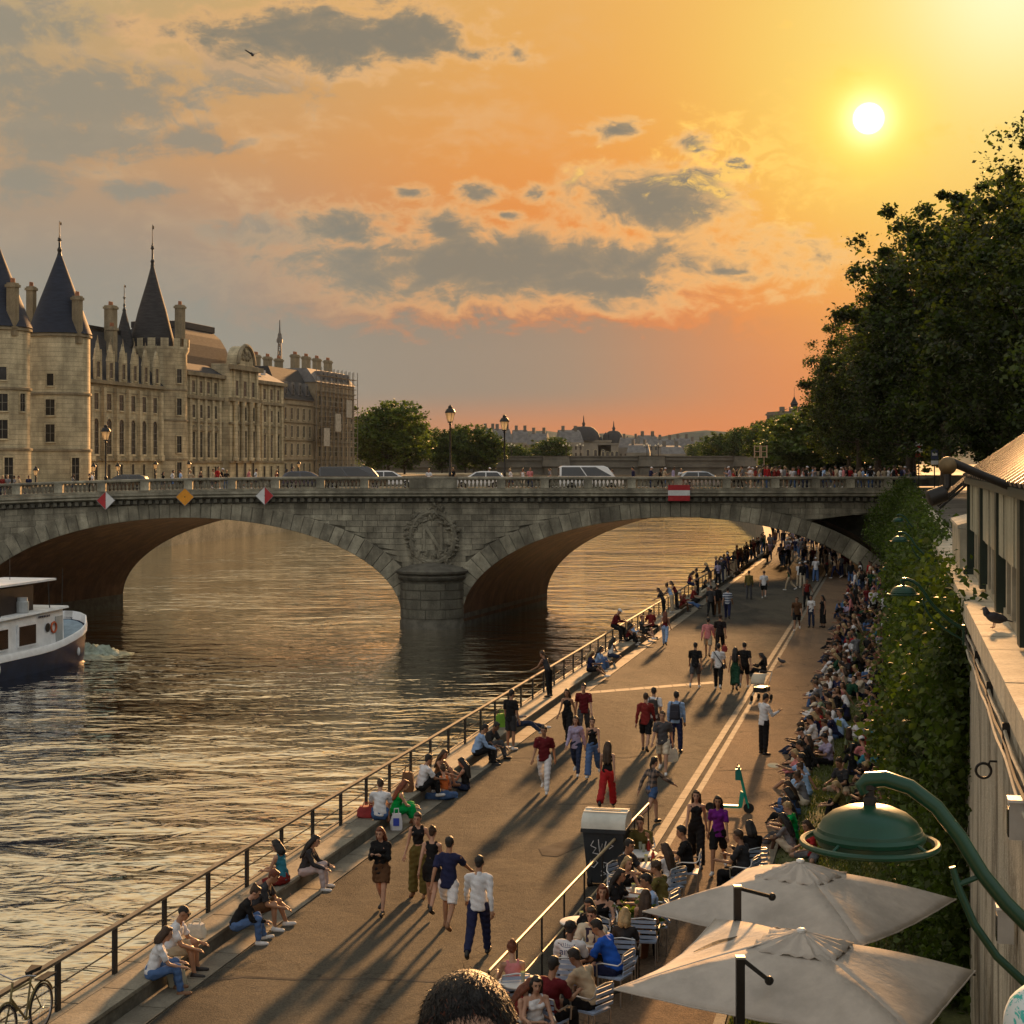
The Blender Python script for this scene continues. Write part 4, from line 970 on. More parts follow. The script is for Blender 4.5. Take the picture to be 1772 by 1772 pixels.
# classical palace with pavilion
t, L = facade('palace', 'long classical stone palace with columned pavilion and domed slate roof', 269, 313, 26.6, 16)
def fpos(px): return (2900 * 114 / (1547 - px) - 269) / .975
def bays_between(x0, x1, n): return [x0 + (x1 - x0) * (i + .5) / n for i in range(n)]
left = bays_between(fpos(327), fpos(378), 4); mid = bays_between(fpos(388), fpos(431), 3); right = bays_between(fpos(438), fpos(486), 4)
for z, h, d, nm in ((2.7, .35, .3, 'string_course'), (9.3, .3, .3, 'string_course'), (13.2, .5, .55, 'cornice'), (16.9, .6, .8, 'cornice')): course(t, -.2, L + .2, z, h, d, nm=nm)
for x in left + right:
    window(t, (x, 0, 3.6), 1.35, 4.2, frame=.22); window(t, (x, 0, 10.1), 1.3, 2.1, frame=.22); window(t, (x, 0, 14.2), 1.2, 1.9, frame=.18); window(t, (x, 0, .1), 1.0, 2.0, bars=False, frame=.14)
    MB().prism([(x - 1.1, 8.0), (x + 1.1, 8.0), (x, 8.9)], -.35, 0).build('pediment', LIME_D, t)
w_ = (left[1] - left[0]) / 2
for x in [q_ - w_ for q_ in left] + [left[-1] + w_] + [q_ - w_ for q_ in right] + [right[-1] + w_]:
    MB().b2((x - .4, -.42, 3.05), (x + .4, .05, 13.2)).build('pilaster', LIME, t)
    MB().b2((x - .35, -.30, 13.7), (x + .35, .05, 16.9)).build('pilaster', LIME, t)
pa, pb = fpos(384), fpos(434)
pv = MB(); pv.b2((pa, -1.4, -.3), (pb, 2, 19.6)); pv.build('pavilion', LIME, t)
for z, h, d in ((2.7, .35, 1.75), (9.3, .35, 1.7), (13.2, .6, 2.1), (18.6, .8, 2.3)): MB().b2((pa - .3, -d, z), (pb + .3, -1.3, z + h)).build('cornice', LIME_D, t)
for x in mid:
    window(t, (x, -1.4, 3.6), 1.6, 4.6, frame=.2); window(t, (x, -1.4, 10.0), 1.5, 2.3, frame=.2); window(t, (x, -1.4, 14.2), 1.4, 2.6, frame=.2); window(t, (x, -1.4, .1), 1.1, 2.2, arch=True, bars=False, frame=.16)
wm = (mid[1] - mid[0]) / 2
for x in [mid[0] - wm + .5, mid[0] + wm, mid[1] + wm, mid[2] + wm - .5]:
    MB().lathe([(.55, 3.05), (.55, 3.5), (.42, 3.6), (.36, 12.4), (.55, 12.8), (.55, 13.2)], (x, -1.85, 0), 12).build('column', LIME, t, smooth=True)
    MB().b2((x - .35, -1.75, 13.8), (x + .35, -1.35, 18.6)).build('pilaster', LIME, t)
# arched pediment with carving, domed roof
xc = (pa + pb) / 2; rp = 3.6; ts = np.linspace(.1, PI - .1, 16)
pd = MB(); pd.prism([(xc - rp, 19.4)] + [(xc - rp * math.cos(q_), 19.4 + 3.5 * math.sin(q_)) for q_ in ts] + [(xc + rp, 19.4)], -1.7, .5); pd.build('pediment', LIME, t)
MB().tube([(xc - (rp + .1) * math.cos(q_), -1.8, 19.4 + 3.6 * math.sin(q_)) for q_ in ts], .35, 6).build('pediment_moulding', LIME_D, t)
b = MB(); rg = np.random.default_rng(8)
for k in range(26): b.ball((xc + rg.normal(0, 1.2), -1.8, 20.6 + abs(rg.normal(0, .7))), (.32, .25, .38), 6, 4)
b.build('pediment_carving', LIME_D, t)
da, db = fpos(340), fpos(424); y0, y1 = 2.5, 15.0; rings = []
for f, z in ((1, 17.4), (1, 18.6), (.97, 20.5), (.90, 22.6), (.80, 24.2), (.68, 25.2), (.70, 25.3), (.70, 26.3), (.64, 26.4)):
    cx, cy = (da + db) / 2, (y0 + y1) / 2; hx, hy = (db - da) / 2 * f, (y1 - y0) / 2 * f
    rings.append([(cx - hx, cy - hy, z), (cx + hx, cy - hy, z), (cx + hx, cy + hy, z), (cx - hx, cy + hy, z)])
b = MB(); vs = [v for q_ in rings for v in q_]; fs = [(4 * i + j, 4 * i + (j + 1) % 4, 4 * i + 4 + (j + 1) % 4, 4 * i + 4 + j) for i in range(len(rings) - 1) for j in range(4)] + [tuple(4 * (len(rings) - 1) + j for j in range(4))]
b.add(vs, fs).build('domed_roof', SLATE_D, t)
roof_gable(t, -.2, pa, 15, 17.5, 4.6, SLATE_D, inset=.8); roof_gable(t, pb, L + .2, 15, 17.5, 4.2, ZINC, inset=.8)
for x in right[:3]: MB().box((x, 1.5, 19.2), (.9, .6, .9)).build('skylight', M('skylight_white', (.5, .5, .48), .3, .05, 2), t)
# apartment block with dark mansard and the scaffolded block
t, L = facade('mansard_block', 'corner apartment block with large dark mansard roof right of the palace', 314, 332, 24.0, 16, -115, mat=M('rendered_stone', (.32, .25, .16), .9, .2, .5, .3, 4))
for r_, z in enumerate((.4, 4.2, 7.6, 11.0)):
    for x in bays_between(.8, L - .8, 5): window(t, (x, 0, z), 1.1, 2.2, frame=.14)
    course(t, 0, L, z + 2.8, .2, .3)
b = MB(); b.add([(-.2, -.3, 14.8), (L, -.3, 14.8), (L, 16, 14.8), (-.2, 16, 14.8), (1.5, 3.0, 21), (L - .5, 3.0, 21), (L - .5, 14, 21), (1.5, 14, 21)], [(0, 1, 5, 4), (1, 2, 6, 5), (2, 3, 7, 6), (3, 0, 4, 7), (4, 5, 6, 7)]); b.build('mansard_roof', SLATE_D, t)
for x in bays_between(1.5, L - 1.5, 4):
    dm = MB().b2((x - .8, .2, 15.6), (x + .8, 3, 18.2)).build('dormer', ZINC, t); window(dm, (x, .19, 15.9), .9, 1.8, frame=.1, mat=ZINC)
for x in (3.0, 9, 15): chimney(t, (x, 6, 19), 2.2, 1.0, 4.2, LIME_D)
t2 = thing('long_roof_block', 'long flat dark roof seen behind the palace wing', 'building', Q(-128, 318, 9.2), FROT)
MB().b2((0, 0, 0), (24, 14, 18)).build('wall', MATS['rendered_stone'], t2); MB().add([(-.4, -.4, 18), (24.4, -.4, 18), (24.4, 14, 18), (-.4, 14, 18), (1, 1.4, 22.0), (24, 1.4, 22.8), (24, 13, 22.8), (1, 13, 22.0)], [(0, 1, 5, 4), (1, 2, 6, 5), (2, 3, 7, 6), (3, 0, 4, 7), (4, 5, 6, 7)]).build('roof', SLATE_D, t2)
t, L = facade('old_apartment_block', 'tall old apartment block behind scaffolding next to the big round tree', 333, 357, 28.0, 15, -115, mat=MATS['rendered_stone'])
for z in (.4, 4.0, 7.4, 10.8, 14.2):
    for x in bays_between(.6, L - .6, 7): window(t, (x, 0, z), 1.0, 2.1, frame=.13)
    course(t, 0, L, z + 2.7, .18, .3)
b = MB(); b.add([(-.2, -.3, 18.8), (L, -.3, 18.8), (L, 15, 18.8), (-.2, 15, 18.8), (.6, 2, 21.6), (L - .6, 2, 21.6), (L - .6, 13, 21.6), (.6, 13, 21.6)], [(0, 1, 5, 4), (1, 2, 6, 5), (2, 3, 7, 6), (3, 0, 4, 7), (4, 5, 6, 7)]); b.build('roof', ZINC, t)
for x in (2, 8.5, 15, 22): chimney(t, (x, 5, 19), 2.6, 1.0, 5.4, LIME_D)
for x in bays_between(3, L - 2, 5):
    dm = MB().b2((x - .7, .1, 19), (x + .7, 2.5, 21.2)).build('dormer', ZINC, t); window(dm, (x, .09, 19.2), .8, 1.6, frame=.1, mat=ZINC)
sc_ = thing('scaffolding', 'tall scaffolding of poles and plank decks wrapped round the old block', 'scaffolding', Q(-113.4, 329, 9.2), FROT)
SM = M('scaffold_metal', (.22, .19, .15), .5, .2, 3, metal=.3); PLANKM = M('scaffold_plank', (.30, .21, .12), .85, .3, 2, rnd=.15)
pole_v = MB().tube([(0, 0, 0), (0, 0, 21.5)], .075, 5).mesh('pole', SM); pole_h = MB().tube([(0, 0, 0), (2.5, 0, 0)], .045, 5).mesh('ledger', SM); plk = MB().box((1.25, .45, 0), (2.4, .9, .10)).mesh('plank', PLANKM)
for i in range(10):
    put(pole_v, 'pole', sc_, (i * 2.5, 0, 0)); put(pole_v, 'pole', sc_, (i * 2.5, -1.1, 0))
    for k in range(10):
        if i < 9:
            put(plk, 'plank', sc_, (i * 2.5, -1.0, 1.9 + k * 2.0))
            if k < 9: put(pole_h, 'ledger', sc_, (i * 2.5, -1.1, 2.9 + k * 2.0))
for i in range(3): MB().b2((i * 7 + 1, -1.2, 6 + 3 * i), (i * 7 + 4.5, -1.16, 9.6 + 3 * i)).build('netting', M('scaffold_net', (.42, .36, .28), .9, .2, 2), sc_)

# trees on the island tip and along the far banks
def far_tree(px, Y, z_top, label, sc_w=1.0, rot=0, base=8.6, tpl=TF, group='trees by the far bridge'):
    s = (z_top - base) / 16.0; return plant(tpl, label, at_px(px, Y, base), rot, (s * sc_w, s * sc_w, s), 'far_tree', 'tree', group)
far_tree(672, 385, 26.0, 'big round green tree next to the scaffolded block', 1.08, .3)
far_tree(700, 400, 22.5, 'lower half of the green clump leaning right of the big round tree', 1.0, 2.3)
far_tree(640, 395, 22.5, 'green tree squeezed between the scaffolding and the big round tree', .9, 4.3)
for px, y, w, lab in ((765, 742, 1.1, 'dark green tree behind the tallest bridge lantern'), (805, 735, 1.1, 'dark green tree between the two tall lanterns'), (842, 752, 1.1, 'dark green tree touching the second tall lantern')):
    far_tree(px, 440, 12 - (y - 800) / F * 440, lab, w, px)
for px, y, Y, lab in ((890, 768, 620, 'hazy tree right of the second tall lantern'), (955, 757, 640, 'hazy tree below the domed museum'), (1215, 765, 900, 'tiny hazy tree in the far skyline right of the domes')):
    far_tree(px, Y, 12 - (y - 800) / F * Y, lab, 1.3, px)
for px, y, Y, lab in ((1252, 748, 560, 'dark tree at the far end of the second bridge'), (1291, 740, 540, 'rounded dark tree beside the far lit frames'), (1335, 728, 420, 'tree under the turreted block'), (1366, 722, 380, 'tree merging into the dark plane tree row'), (1398, 735, 330, 'dark low tree at the foot of the plane tree row')):
    far_tree(px, Y, 12 - (y - 800) / F * Y, lab, 1.15, px)
for px, y, Y, lab in ((1425, 705, 330, 'dark tree behind the plane tree trunks past the bridge'), (1465, 690, 350, 'dark tree between the plane tree trunks above the bridge end'), (1505, 690, 330, 'dark tree straight behind the bridge end crowd'), (1545, 680, 340, 'dark tree behind the street signs at the bridge end')):
    far_tree(px, Y, 12 - (y - 800) / F * Y, lab, 1.5, px, base=6.0)
# second bridge far behind with half round bays and triple lamps
fb_ = thing('far_bridge', 'low distant stone bridge with rounded bays across the river', 'bridge', (0, 0, 0))
FS = M('far_bridge_stone', (.15, .13, .10), .9, .2, .3, .4, 3)
def FB(x, d, z): return Vector((x, 455 - d + .03 * x, z))
b = MB(); vs = []; fs = []; xs = np.linspace(-40, 90, 131)
for X in xs:
    u_ = ((X + 40) % 26) / 26 * 2 - 1; lo = 1 + 7.5 * math.sqrt(max(0, 1 - (u_ / .86) ** 2)) if abs(u_) < .86 else -1
    vs += [FB(X, 0, lo), FB(X, 0, 12.6)]
for i in range(130): fs.append((2 * i, 2 * i + 2, 2 * i + 3, 2 * i + 1))
b.add(vs, fs).build('wall', FS, fb_)
for z0_, z1_, d0 in ((10.6, 11.1, .5), (12.5, 12.8, .4), (13.5, 13.75, .5)): MB().hexa([FB(-40, d0, z0_), FB(90, d0, z0_), FB(90, -12, z0_), FB(-40, -12, z0_)], [FB(-40, d0, z1_), FB(90, d0, z1_), FB(90, -12, z1_), FB(-40, -12, z1_)]).build('moulding', FS, fb_)
MB().hexa([FB(-40, .2, 12.8), FB(90, .2, 12.8), FB(90, -.3, 12.8), FB(-40, -.3, 12.8)], [FB(-40, .2, 13.5), FB(90, .2, 13.5), FB(90, -.3, 13.5), FB(-40, -.3, 13.5)]).build('parapet', FS, fb_)
for k in range(6):
    X = -40 + 26 * k; MB().lathe([(3.4, -1), (3.4, 10.5), (3.9, 10.9), (3.6, 12.6), (3.6, 13.6), (3.8, 13.8)], FB(X, .2, 0), 12, PI, 2 * PI).build('rounded_bay', FS, fb_)
GLOBE = M('lamp_globe', (.7, .6, .42), .3, .05, 2)
for i, px in enumerate((748, 790, 868, 885, 980, 1004, 1120, 1140)):
    t = thing('globe_lamp', f'distant globe lamp on the far bridge, {("first", "second", "third", "fourth", "fifth", "sixth", "seventh", "eighth")[i]} from the big tree', 'street lamp', FB((px - 886) / F * 455, .0, 13.6), 0, 'globe lamps on the far bridge')
    MB().tube([(0, 0, 0), (0, 0, 3.0)], .10, 6).build('pole', IRON, t); MB().tube([(-.8, 0, 2.7), (0, 0, 2.4), (.8, 0, 2.7)], .06, 5).build('arm', IRON, t)
    for x, z in ((-.8, 2.95), (.8, 2.95), (0, 3.3)): MB().ball((x, 0, z), .27, 8, 5).build('globe', GLOBE, t)
# far city
land = MB(); land.add([(-900, 640, 7), (1400, 640, 7), (3500, 5200, 7), (-3000, 5200, 7)], [(0, 1, 2, 3)]); land.add([(-900, 640, -1.2), (1400, 640, -1.2), (1400, 640, 7), (-900, 640, 7)], [(0, 1, 2, 3)])
land.build('far_land', M('far_land', (.10, .10, .06), .95, .3, .01), kind='structure')
hb = MB(); vs = []; fs = []; xs = np.linspace(-2600, 2600, 90)
for X in xs:
    h = 78 + 12 * math.sin(X * .004) + 9 * math.sin(X * .011 + 1) + 5 * math.sin(X * .03); vs += [(X, 3900, 5), (X, 4300, h), (X, 4700, 5)]
for i in range(89): fs += [(3 * i, 3 * i + 3, 3 * i + 4, 3 * i + 1), (3 * i + 1, 3 * i + 4, 3 * i + 5, 3 * i + 2)]
hb.add(vs, fs).build('hills', M('hill_trees', (.07, .08, .05), .95, .5, .012), kind='structure')
HS = [M('far_house_a', (.19, .16, .12), .9, .2, .2), M('far_house_b', (.24, .20, .15), .9, .2, .2), M('far_house_c', (.15, .13, .105), .9, .2, .2)]
rg = np.random.default_rng(21)
spec_ = [(868, 742, 34, 700), (900, 744, 30, 760), (932, 748, 36, 720), (985, 744, 44, 820), (1090, 757, 40, 900), (1120, 753, 36, 840), (1150, 759, 34, 880), (1180, 757, 30, 980), (1205, 762, 30, 1000), (1232, 764, 26, 960), (845, 741, 26, 720), (1105, 768, 40, 760), (1160, 771, 44, 780)]
words_ = ['under the second tall lantern', 'just right of the second lantern', 'left of the hazy tree', 'left of the large dome', 'right of the small dome', 'with pointed roof right of the domes', 'in the middle of the right skyline', 'pale and low in the right skyline', 'near the tiny hazy tree', 'near the dark tree at the far bridge end', 'between lantern and big tree', 'low and close behind the far bridge', 'lowest behind the far bridge lamps']
for (px, y, w, Y), wd in zip(spec_, words_):
    zt = 12 - (y - 800) / F * Y; wm_ = w / F * Y; t = thing('far_house', f'distant hazy house {wd}', 'house', at_px(px, Y, 6), rg.uniform(-.2, .2), 'far houses of the skyline')
    h = zt - 6; e = h * .72; MB().b2((-wm_ / 2, -5, 0), (wm_ / 2, 5, e)).build('wall', HS[int(rg.integers(3))], t)
    MB().add([(-wm_ / 2, -5, e), (wm_ / 2, -5, e), (wm_ / 2, 5, e), (-wm_ / 2, 5, e), (-wm_ * .42, -2, h * .95), (wm_ * .42, -2, h * .95), (wm_ * .42, 2, h), (-wm_ * .42, 2, h)], [(0, 1, 5, 4), (1, 2, 6, 5), (2, 3, 7, 6), (3, 0, 4, 7), (4, 5, 6, 7)]).build('roof', ZINC, t)
    for k in range(2): MB().b2((wm_ * (-.3 + .5 * k), -1, h * .9), (wm_ * (-.3 + .5 * k) + 1.2, 1, h + 2.0)).build('chimney', HS[2], t)
    wb = MB()
    for zz in np.arange(2.5, e - 2, 3.2):
        for xx in np.arange(-wm_ / 2 + 1.2, wm_ / 2 - 1, 2.4): wb.b2((xx - .45, -5.04, zz), (xx + .45, -4.98, zz + 1.7))
    if wb.v: wb.build('windows', PANE, t, kind='stuff')
for px, y, w, lab in ((1010, 724, 92, 'larger of the two distant slate domes on the skyline'), (1062, 733, 56, 'smaller of the two distant slate domes on the skyline')):
    Y = 1150; k = Y / F; t = thing('domed_museum', lab, 'building', at_px(px, Y, 8), 0, 'domed museum pavilions')
    zt = 12 - (y - 800) * k - 8; W_ = w * k / 2
    MB().b2((-W_, -8, 0), (W_, 12, zt * .52)).build('wall', HS[1], t); MB().b2((-W_ - .6, -8.6, zt * .52), (W_ + .6, 12, zt * .56)).build('cornice', HS[0], t)
    MB().lathe([(W_ * .62, zt * .55), (W_ * .62, zt * .62), (W_ * .55, zt * .72), (W_ * .40, zt * .80), (W_ * .30, zt * .83), (W_ * .10, zt * .84)], n=20).build('dome', SLATE_D, t, smooth=True)
    MB().lathe([(.9, zt * .83), (.9, zt * .88), (1.3, zt * .885), (.5, zt * .93), (.15, zt * 1.06)], n=10).build('lantern', SLATE_D, t)
    for s_ in (-1, 1): MB().lathe([(W_ * .12, zt * .55), (W_ * .10, zt * .66), (.1, zt * .72)], (s_ * W_ * .82, -4, 0), 8).build('corner_turret', SLATE_D, t)
    for k2 in range(6):
        x = -W_ * .85 + W_ * 1.7 * (k2 + .5) / 6; window(t, (x, -8, zt * .12), 2.0, zt * .22, arch=True, bars=False, frame=.3)
# turreted block far right
t = thing('turreted_block', 'grey block with small turrets and flagpole beside the dark plane trees', 'building', at_px(1372, 420, 9), .25)
k = 420 / F; MB().b2((-3.2, 0, 0), (9, 9, 15.8)).build('wall', HS[2], t); MB().b2((-3.5, -.3, 14.9), (9.2, 9.2, 15.4)).build('cornice', HS[0], t)
for x in (-2.8, -.2, 2.2, 5.2): MB().b2((x - .5, -.2, 15.8), (x + .5, .8, 16.9)).build('merlon', HS[2], t)
MB().lathe([(.9, 15.5), (.9, 17.5), (1.1, 17.6), (.5, 18.6), (.05, 19.6)], (.9, 1.2, 0), 8).build('turret', SLATE_D, t); MB().tube([(.9, 1.2, 19.4), (.9, 1.2, 21.6)], .05, 5).build('flagpole', IRON, t)
for x in (-1.6, .8, 3.2): window(t, (x, 0, 10.8), 1.1, 2.0, bars=False)
# lit metal frames
t = thing('metal_frame', 'two small sunlit metal frames standing above the far bridge end', 'frame', at_px(1315, 300, 12.0))
FMET = M('bright_metal', (.42, .27, .17), .5, .1, 2, metal=.2); t.scale = (.85, 1, .8)
for x in (-1.15, .0, .3, 1.45): MB().b2((x - .11, -.1, 1.0), (x + .11, .1, 3.8)).build('upright', FMET, t)
for x in (-.58, .88):
    for z in (1.2, 2.4, 3.6): MB().b2((x - .5, -.08, z - .08), (x + .5, .08, z + .08)).build('bar', FMET, t)
for x in (-.58, .88): MB().b2((x - .08, -.08, -1.2), (x + .08, .08, 1.1)).build('leg', FMET, t)
# iron lattice tower
t = thing('iron_tower', 'distant iron lattice tower rising thin and hazy above the roofs', 'tower', at_px(484, 3980, 20)); IT = M('tower_iron', (.03, .028, .026), .7, .2, .05)
def hw(z): return 2.6 + 59 * math.exp(-z / 62) if z < 276 else 2.6
b = MB(); zs = [0, 30, 57, 57.1, 85, 115, 115.1, 140, 165, 190, 215, 240, 262, 276]
for sx in (-1, 1):
    for sy in (-1, 1):
        for i in range(len(zs) - 1): b.tube([(sx * hw(zs[i]), sy * hw(zs[i]), zs[i]), (sx * hw(zs[i + 1]), sy * hw(zs[i + 1]), zs[i + 1])], max(1.4, 6 - zs[i] * .03), 4)
b.build('leg', IT, t, kind='stuff'); b = MB()
for i in range(len(zs) - 1):
    z0_, z1_ = zs[i], zs[i + 1]
    if z1_ - z0_ < 1: continue
    for s_ in (-1, 1):
        for ax in (0, 1):
            def pt(u_, z): h = hw(z); return (u_ * h, s_ * h, z) if ax == 0 else (s_ * h, u_ * h, z)
            b.tube([pt(-1, z0_), pt(1, z1_)], .9, 3); b.tube([pt(1, z0_), pt(-1, z1_)], .9, 3); b.tube([pt(-1, z0_), pt(1, z0_)], .9, 3)
b.build('lattice', IT, t, kind='stuff')
for z, w, h in ((57, 36, 6), (115, 20, 5), (276, 6.5, 8)): MB().box((0, 0, z + h / 2), (w * 2, w * 2, h)).build('platform', IT, t)
MB().lathe([(6.5, 285), (5, 290), (4.5, 296), (2.2, 301), (1.6, 312), (.9, 330)], n=10).build('mast', IT, t)
# sign posts at the right end of the bridge
for px, Y, top, lab, cm_ in ((1590, 116, 763, 'white and red street sign plates on a post at the bridge end', WHITE), (1617, 112, 775, 'dark blue street sign plate on a post near the ivy top', M('sign_blue', (.06, .08, .14), .5, .1, 3))):
    p = at_px(px, Y, STREET); h = 12 - (top - 800) / F * Y - STREET; t = thing('street_sign', lab, 'sign', p, 0)
    MB().tube([(0, 0, 0), (0, 0, h)], .04, 6).build('post', IRON, t); MB().box((0, -.05, h - .42), (.48, .03, .72)).build('plate', cm_, t)
    MB().box((0, -.07, h - .98), (.48, .03, .26)).build('plate', RED if cm_ is WHITE else WHITE, t); MB().box((0, -.072, h - .42), (.34, .012, .2)).build('emblem', RED if cm_ is WHITE else WHITE, t)
# ---------------------------------------------------------------- river barge
t = thing('barge', 'navy hulled barge with white cabin entering at the picture edge', 'boat', Q(-51.2, 103.6, 0), QROT + R(90))
NAVY = M('navy_hull', (.006, .022, .070), .5, .25, 1.2, .15, 6, spec=.2); BW = M('boat_white', (.86, .87, .88), .4, .1, 1.5, .1, 8); DECK = M('boat_deck', (.22, .30, .36), .6, .2, 2)
# local +x points to the stern, local -y to the viewer's bank
def beam(x): return 2.55 * math.sqrt(max(0.0, 1 - ((x + 3.2) / 3.2) ** 2)) if x > -3.2 else (2.55 if x > -19 else 2.55 * max(0.04, 1 - ((-19 - x) / 6) ** 1.6))
def sheer(x): return 1.45 + (1.35 * ((x + 8) / 8) ** 2 if x > -8 else 0) + (.9 * ((-18 - x) / 7) ** 2 if x < -18 else 0)
xs = [-25, -24.5, -23, -21, -19, -15, -10, -8, -6.5, -5, -3.8, -2.8, -2, -1.2, -.6, -.2, -.02]
def hullpart(nm, levels, mat):
    vs = []; fs = []; m_ = len(levels)
    ring = [(x, 1) for x in xs] + [(x, -1) for x in reversed(xs)]
    for f_ in levels:
        for x, s_ in ring:
            z, flare = f_(x); vs.append((x + (.35 * (z - .5) / 2 if x > -1 else 0), s_ * beam(x) * flare, z))
    n = len(ring)
    for i in range(m_ - 1):
        for j in range(n): fs.append((i * n + j, i * n + (j + 1) % n, (i + 1) * n + (j + 1) % n, (i + 1) * n + j))
    return MB().add(vs, fs).build(nm, mat, t, smooth=True)
hullpart('hull', [lambda x: (-.6, .82), lambda x: (.3, .93), lambda x: (sheer(x) - .38, 1.0)], NAVY)
hullpart('bulwark', [lambda x: (sheer(x) - .38, 1.0), lambda x: (sheer(x) - .36, 1.035), lambda x: (sheer(x) - .20, 1.035), lambda x: (sheer(x) + (.0), 1.0), lambda x: (sheer(x), .96), lambda x: (sheer(x) - .5, .95)], BW)
vs = [(x, s_ * beam(x) * .95, sheer(x) - .5) for x in xs for s_ in (-1, 1)]
MB().add(vs, [(2 * i, 2 * i + 1, 2 * i + 3, 2 * i + 2) for i in range(len(xs) - 1)]).build('deck', DECK, t)
MB().hexa([(-18, -1.95, .9), (-3.9, -1.95, 1.2), (-3.9, 1.95, 1.2), (-18, 1.95, .9)], [(-18, -1.85, 3.15), (-3.9, -1.85, 3.35), (-3.9, 1.85, 3.35), (-18, 1.85, 3.15)]).build('cabin', BW, t)
MB().hexa([(-18.2, -2.1, 3.16), (-3.6, -2.1, 3.37), (-3.6, 2.1, 3.37), (-18.2, 2.1, 3.16)], [(-18.2, -2.05, 3.28), (-3.6, -2.05, 3.49), (-3.6, 2.05, 3.49), (-18.2, 2.05, 3.28)]).build('cabin_roof', M('boat_roof', (.75, .76, .75), .5, .15, 1.5), t)
for x in (-14.5, -11.4, -8.3):
    w = MB().b2((x - 1.05, -2.0, 1.55), (x + 1.05, -1.90, 2.85)).build('window', BW, t); MB().b2((x - .93, -2.02, 1.66), (x + .93, -1.99, 2.74)).build('pane', M('boat_glass', (.05, .022, .012), .12, .3, 1.5, spec=.6), w)
MB().lathe([(.0, .0), (.20, 0), (.26, .03), (.26, .06)], (-5.9, -1.92, 2.4), 14, m=Matrix.Rotation(R(90), 3, 'X')).build('porthole', IRON, t)
MB().b2((-4.9, -1.95, 1.35), (-4.1, -1.88, 2.95)).build('door', M('boat_grey', (.40, .42, .42), .5, .1, 2), t)
MB().b2((-11, -1.7, 5.05), (-4.4, 1.7, 5.17)).build('canopy', BW, t)
for x in (-10.6, -5.0):
    for y in (-1.6, 1.6): MB().tube([(x, y, 3.3), (x - .2, y, 5.08)], .035, 6).build('canopy_post', IRON, t)
MB().b2((-10.4, -1.3, 3.4), (-6.4, 1.3, 4.9)).build('wheelhouse', M('dark_wood', (.03, .018, .014), .5, .3, 2), t)
MB().lathe([(.36, 3.45), (.36, 4.05), (.30, 4.1), (.30, 4.3)], (-8.0, -1.5, 0), 12).build('funnel', M('boat_grey', (.4, .42, .42)), t)
MB().tube([(-2.4, -1.0, 2.0), (-2.5, -1.1, 5.6)], .03, 5).build('flag_staff', IRON, t)
for x in (-1.5, -2.5): MB().b2((x - .3, -.4, 1.9), (x + .3, .4, 2.6)).build('locker', IRON, t)
for x in (-3.4, -12.5): MB().ball((x, -2.62, .75), (.09, .09, .26), 8, 6).build('fender', BW, t, smooth=True)
for k, w in enumerate((.14, .12, .1, .13, .11, .12, .1)): MB().b2((-6.9 + k * .2, -1.93, 3.02), (-6.9 + k * .2 + w, -1.905, 3.13)).build('name_letter', NAVY, t)
MB().tube([(-17, -1.9, 3.9), (-11.4, -1.9, 3.95)], .025, 5).build('roof_rail', IRON, t)
for x in (-16.5, -15, -13.5, -12): MB().tube([(x, -1.9, 3.2), (x, -1.9, 3.95)], .02, 5).build('rail_post', IRON, t)
MB().tube([(-5.2 + .3 * math.cos(a), -1.97, 2.35 + .3 * math.sin(a)) for a in np.linspace(0, 2 * PI, 16, endpoint=False)], .06, 6, close=True).build('life_ring', M('life_ring_orange', (.5, .1, .03), .6, .1, 3), t, smooth=True)
for x in (-9.6, -10.6, -12.6): MB().b2((x - .3, -.5, 3.3), (x + .3, .5, 3.75)).build('roof_box', M('boat_grey', (.4, .42, .42)), t)
MB().tube([(-6.2, .3, 5.17), (-6.2, .3, 6.6)], .02, 5).build('antenna', IRON, t)
b = MB(); rg = np.random.default_rng(4); vs = []; n = 22
for i in range(n):
    for j in range(n):
        u_, v_ = i / (n - 1), j / (n - 1); e = math.sin(PI * u_) * math.sin(PI * v_)
        vs.append((-1.2 + 4.6 * u_, -3.4 + 4.6 * v_, .55 * e * (.6 + .5 * math.sin(9 * u_ + 4 * v_)) + .16 * rg.normal() * e - .03))
b.add(vs, [(i * n + j, (i + 1) * n + j, (i + 1) * n + j + 1, i * n + j + 1) for i in range(n - 1) for j in range(n - 1)])
wk = b.build('wake', M('foam', (.26, .30, .22), .35, .5, 1.6, .5, 6, spec=.6), smooth=True, kind='structure'); wk.location = Q(-51.2, 103.6, 0); wk.rotation_euler = (0, 0, QROT + R(90))

# ---------------------------------------------------------------- bookseller's stall on the parapet
t = thing('book_stall', 'wooden book stall with slatted roof standing on the parapet', 'stall', Q(1.40, 17, 0), QROT)
PL = M('pale_panel', (.36, .34, .24), .8, .25, 1.2, .3, 8, sc=(4, 4, .6), rnd=.15, fine=.3); DG = M('dark_green_paint', (.016, .028, .018), .5, .25, 2); PALE = M('pale_wood', (.40, .35, .25), .8, .25, 2, .3, 8, rnd=.12)
RT = M('roof_slat_wood', (.22, .16, .10), .9, .3, 2, .4, 9, rnd=.2); yl = 15.3 / .975
MB().b2((.30, -3, 9.86), (1.9, yl - .1, 11.68)).build('back_box', DG, t)
MB().b2((.12, -3, 9.86), (.30, yl - .02, 9.98)).build('sill', PALE, t)
MB().b2((.0, yl - .12, 9.84), (.22, yl + .02, 11.60)).build('corner_post', DG, t); MB().b2((-.06, yl - .2, 9.83), (.2, yl + .35, 9.95)).build('foot', DG, t)
k = 0; y = yl - .25
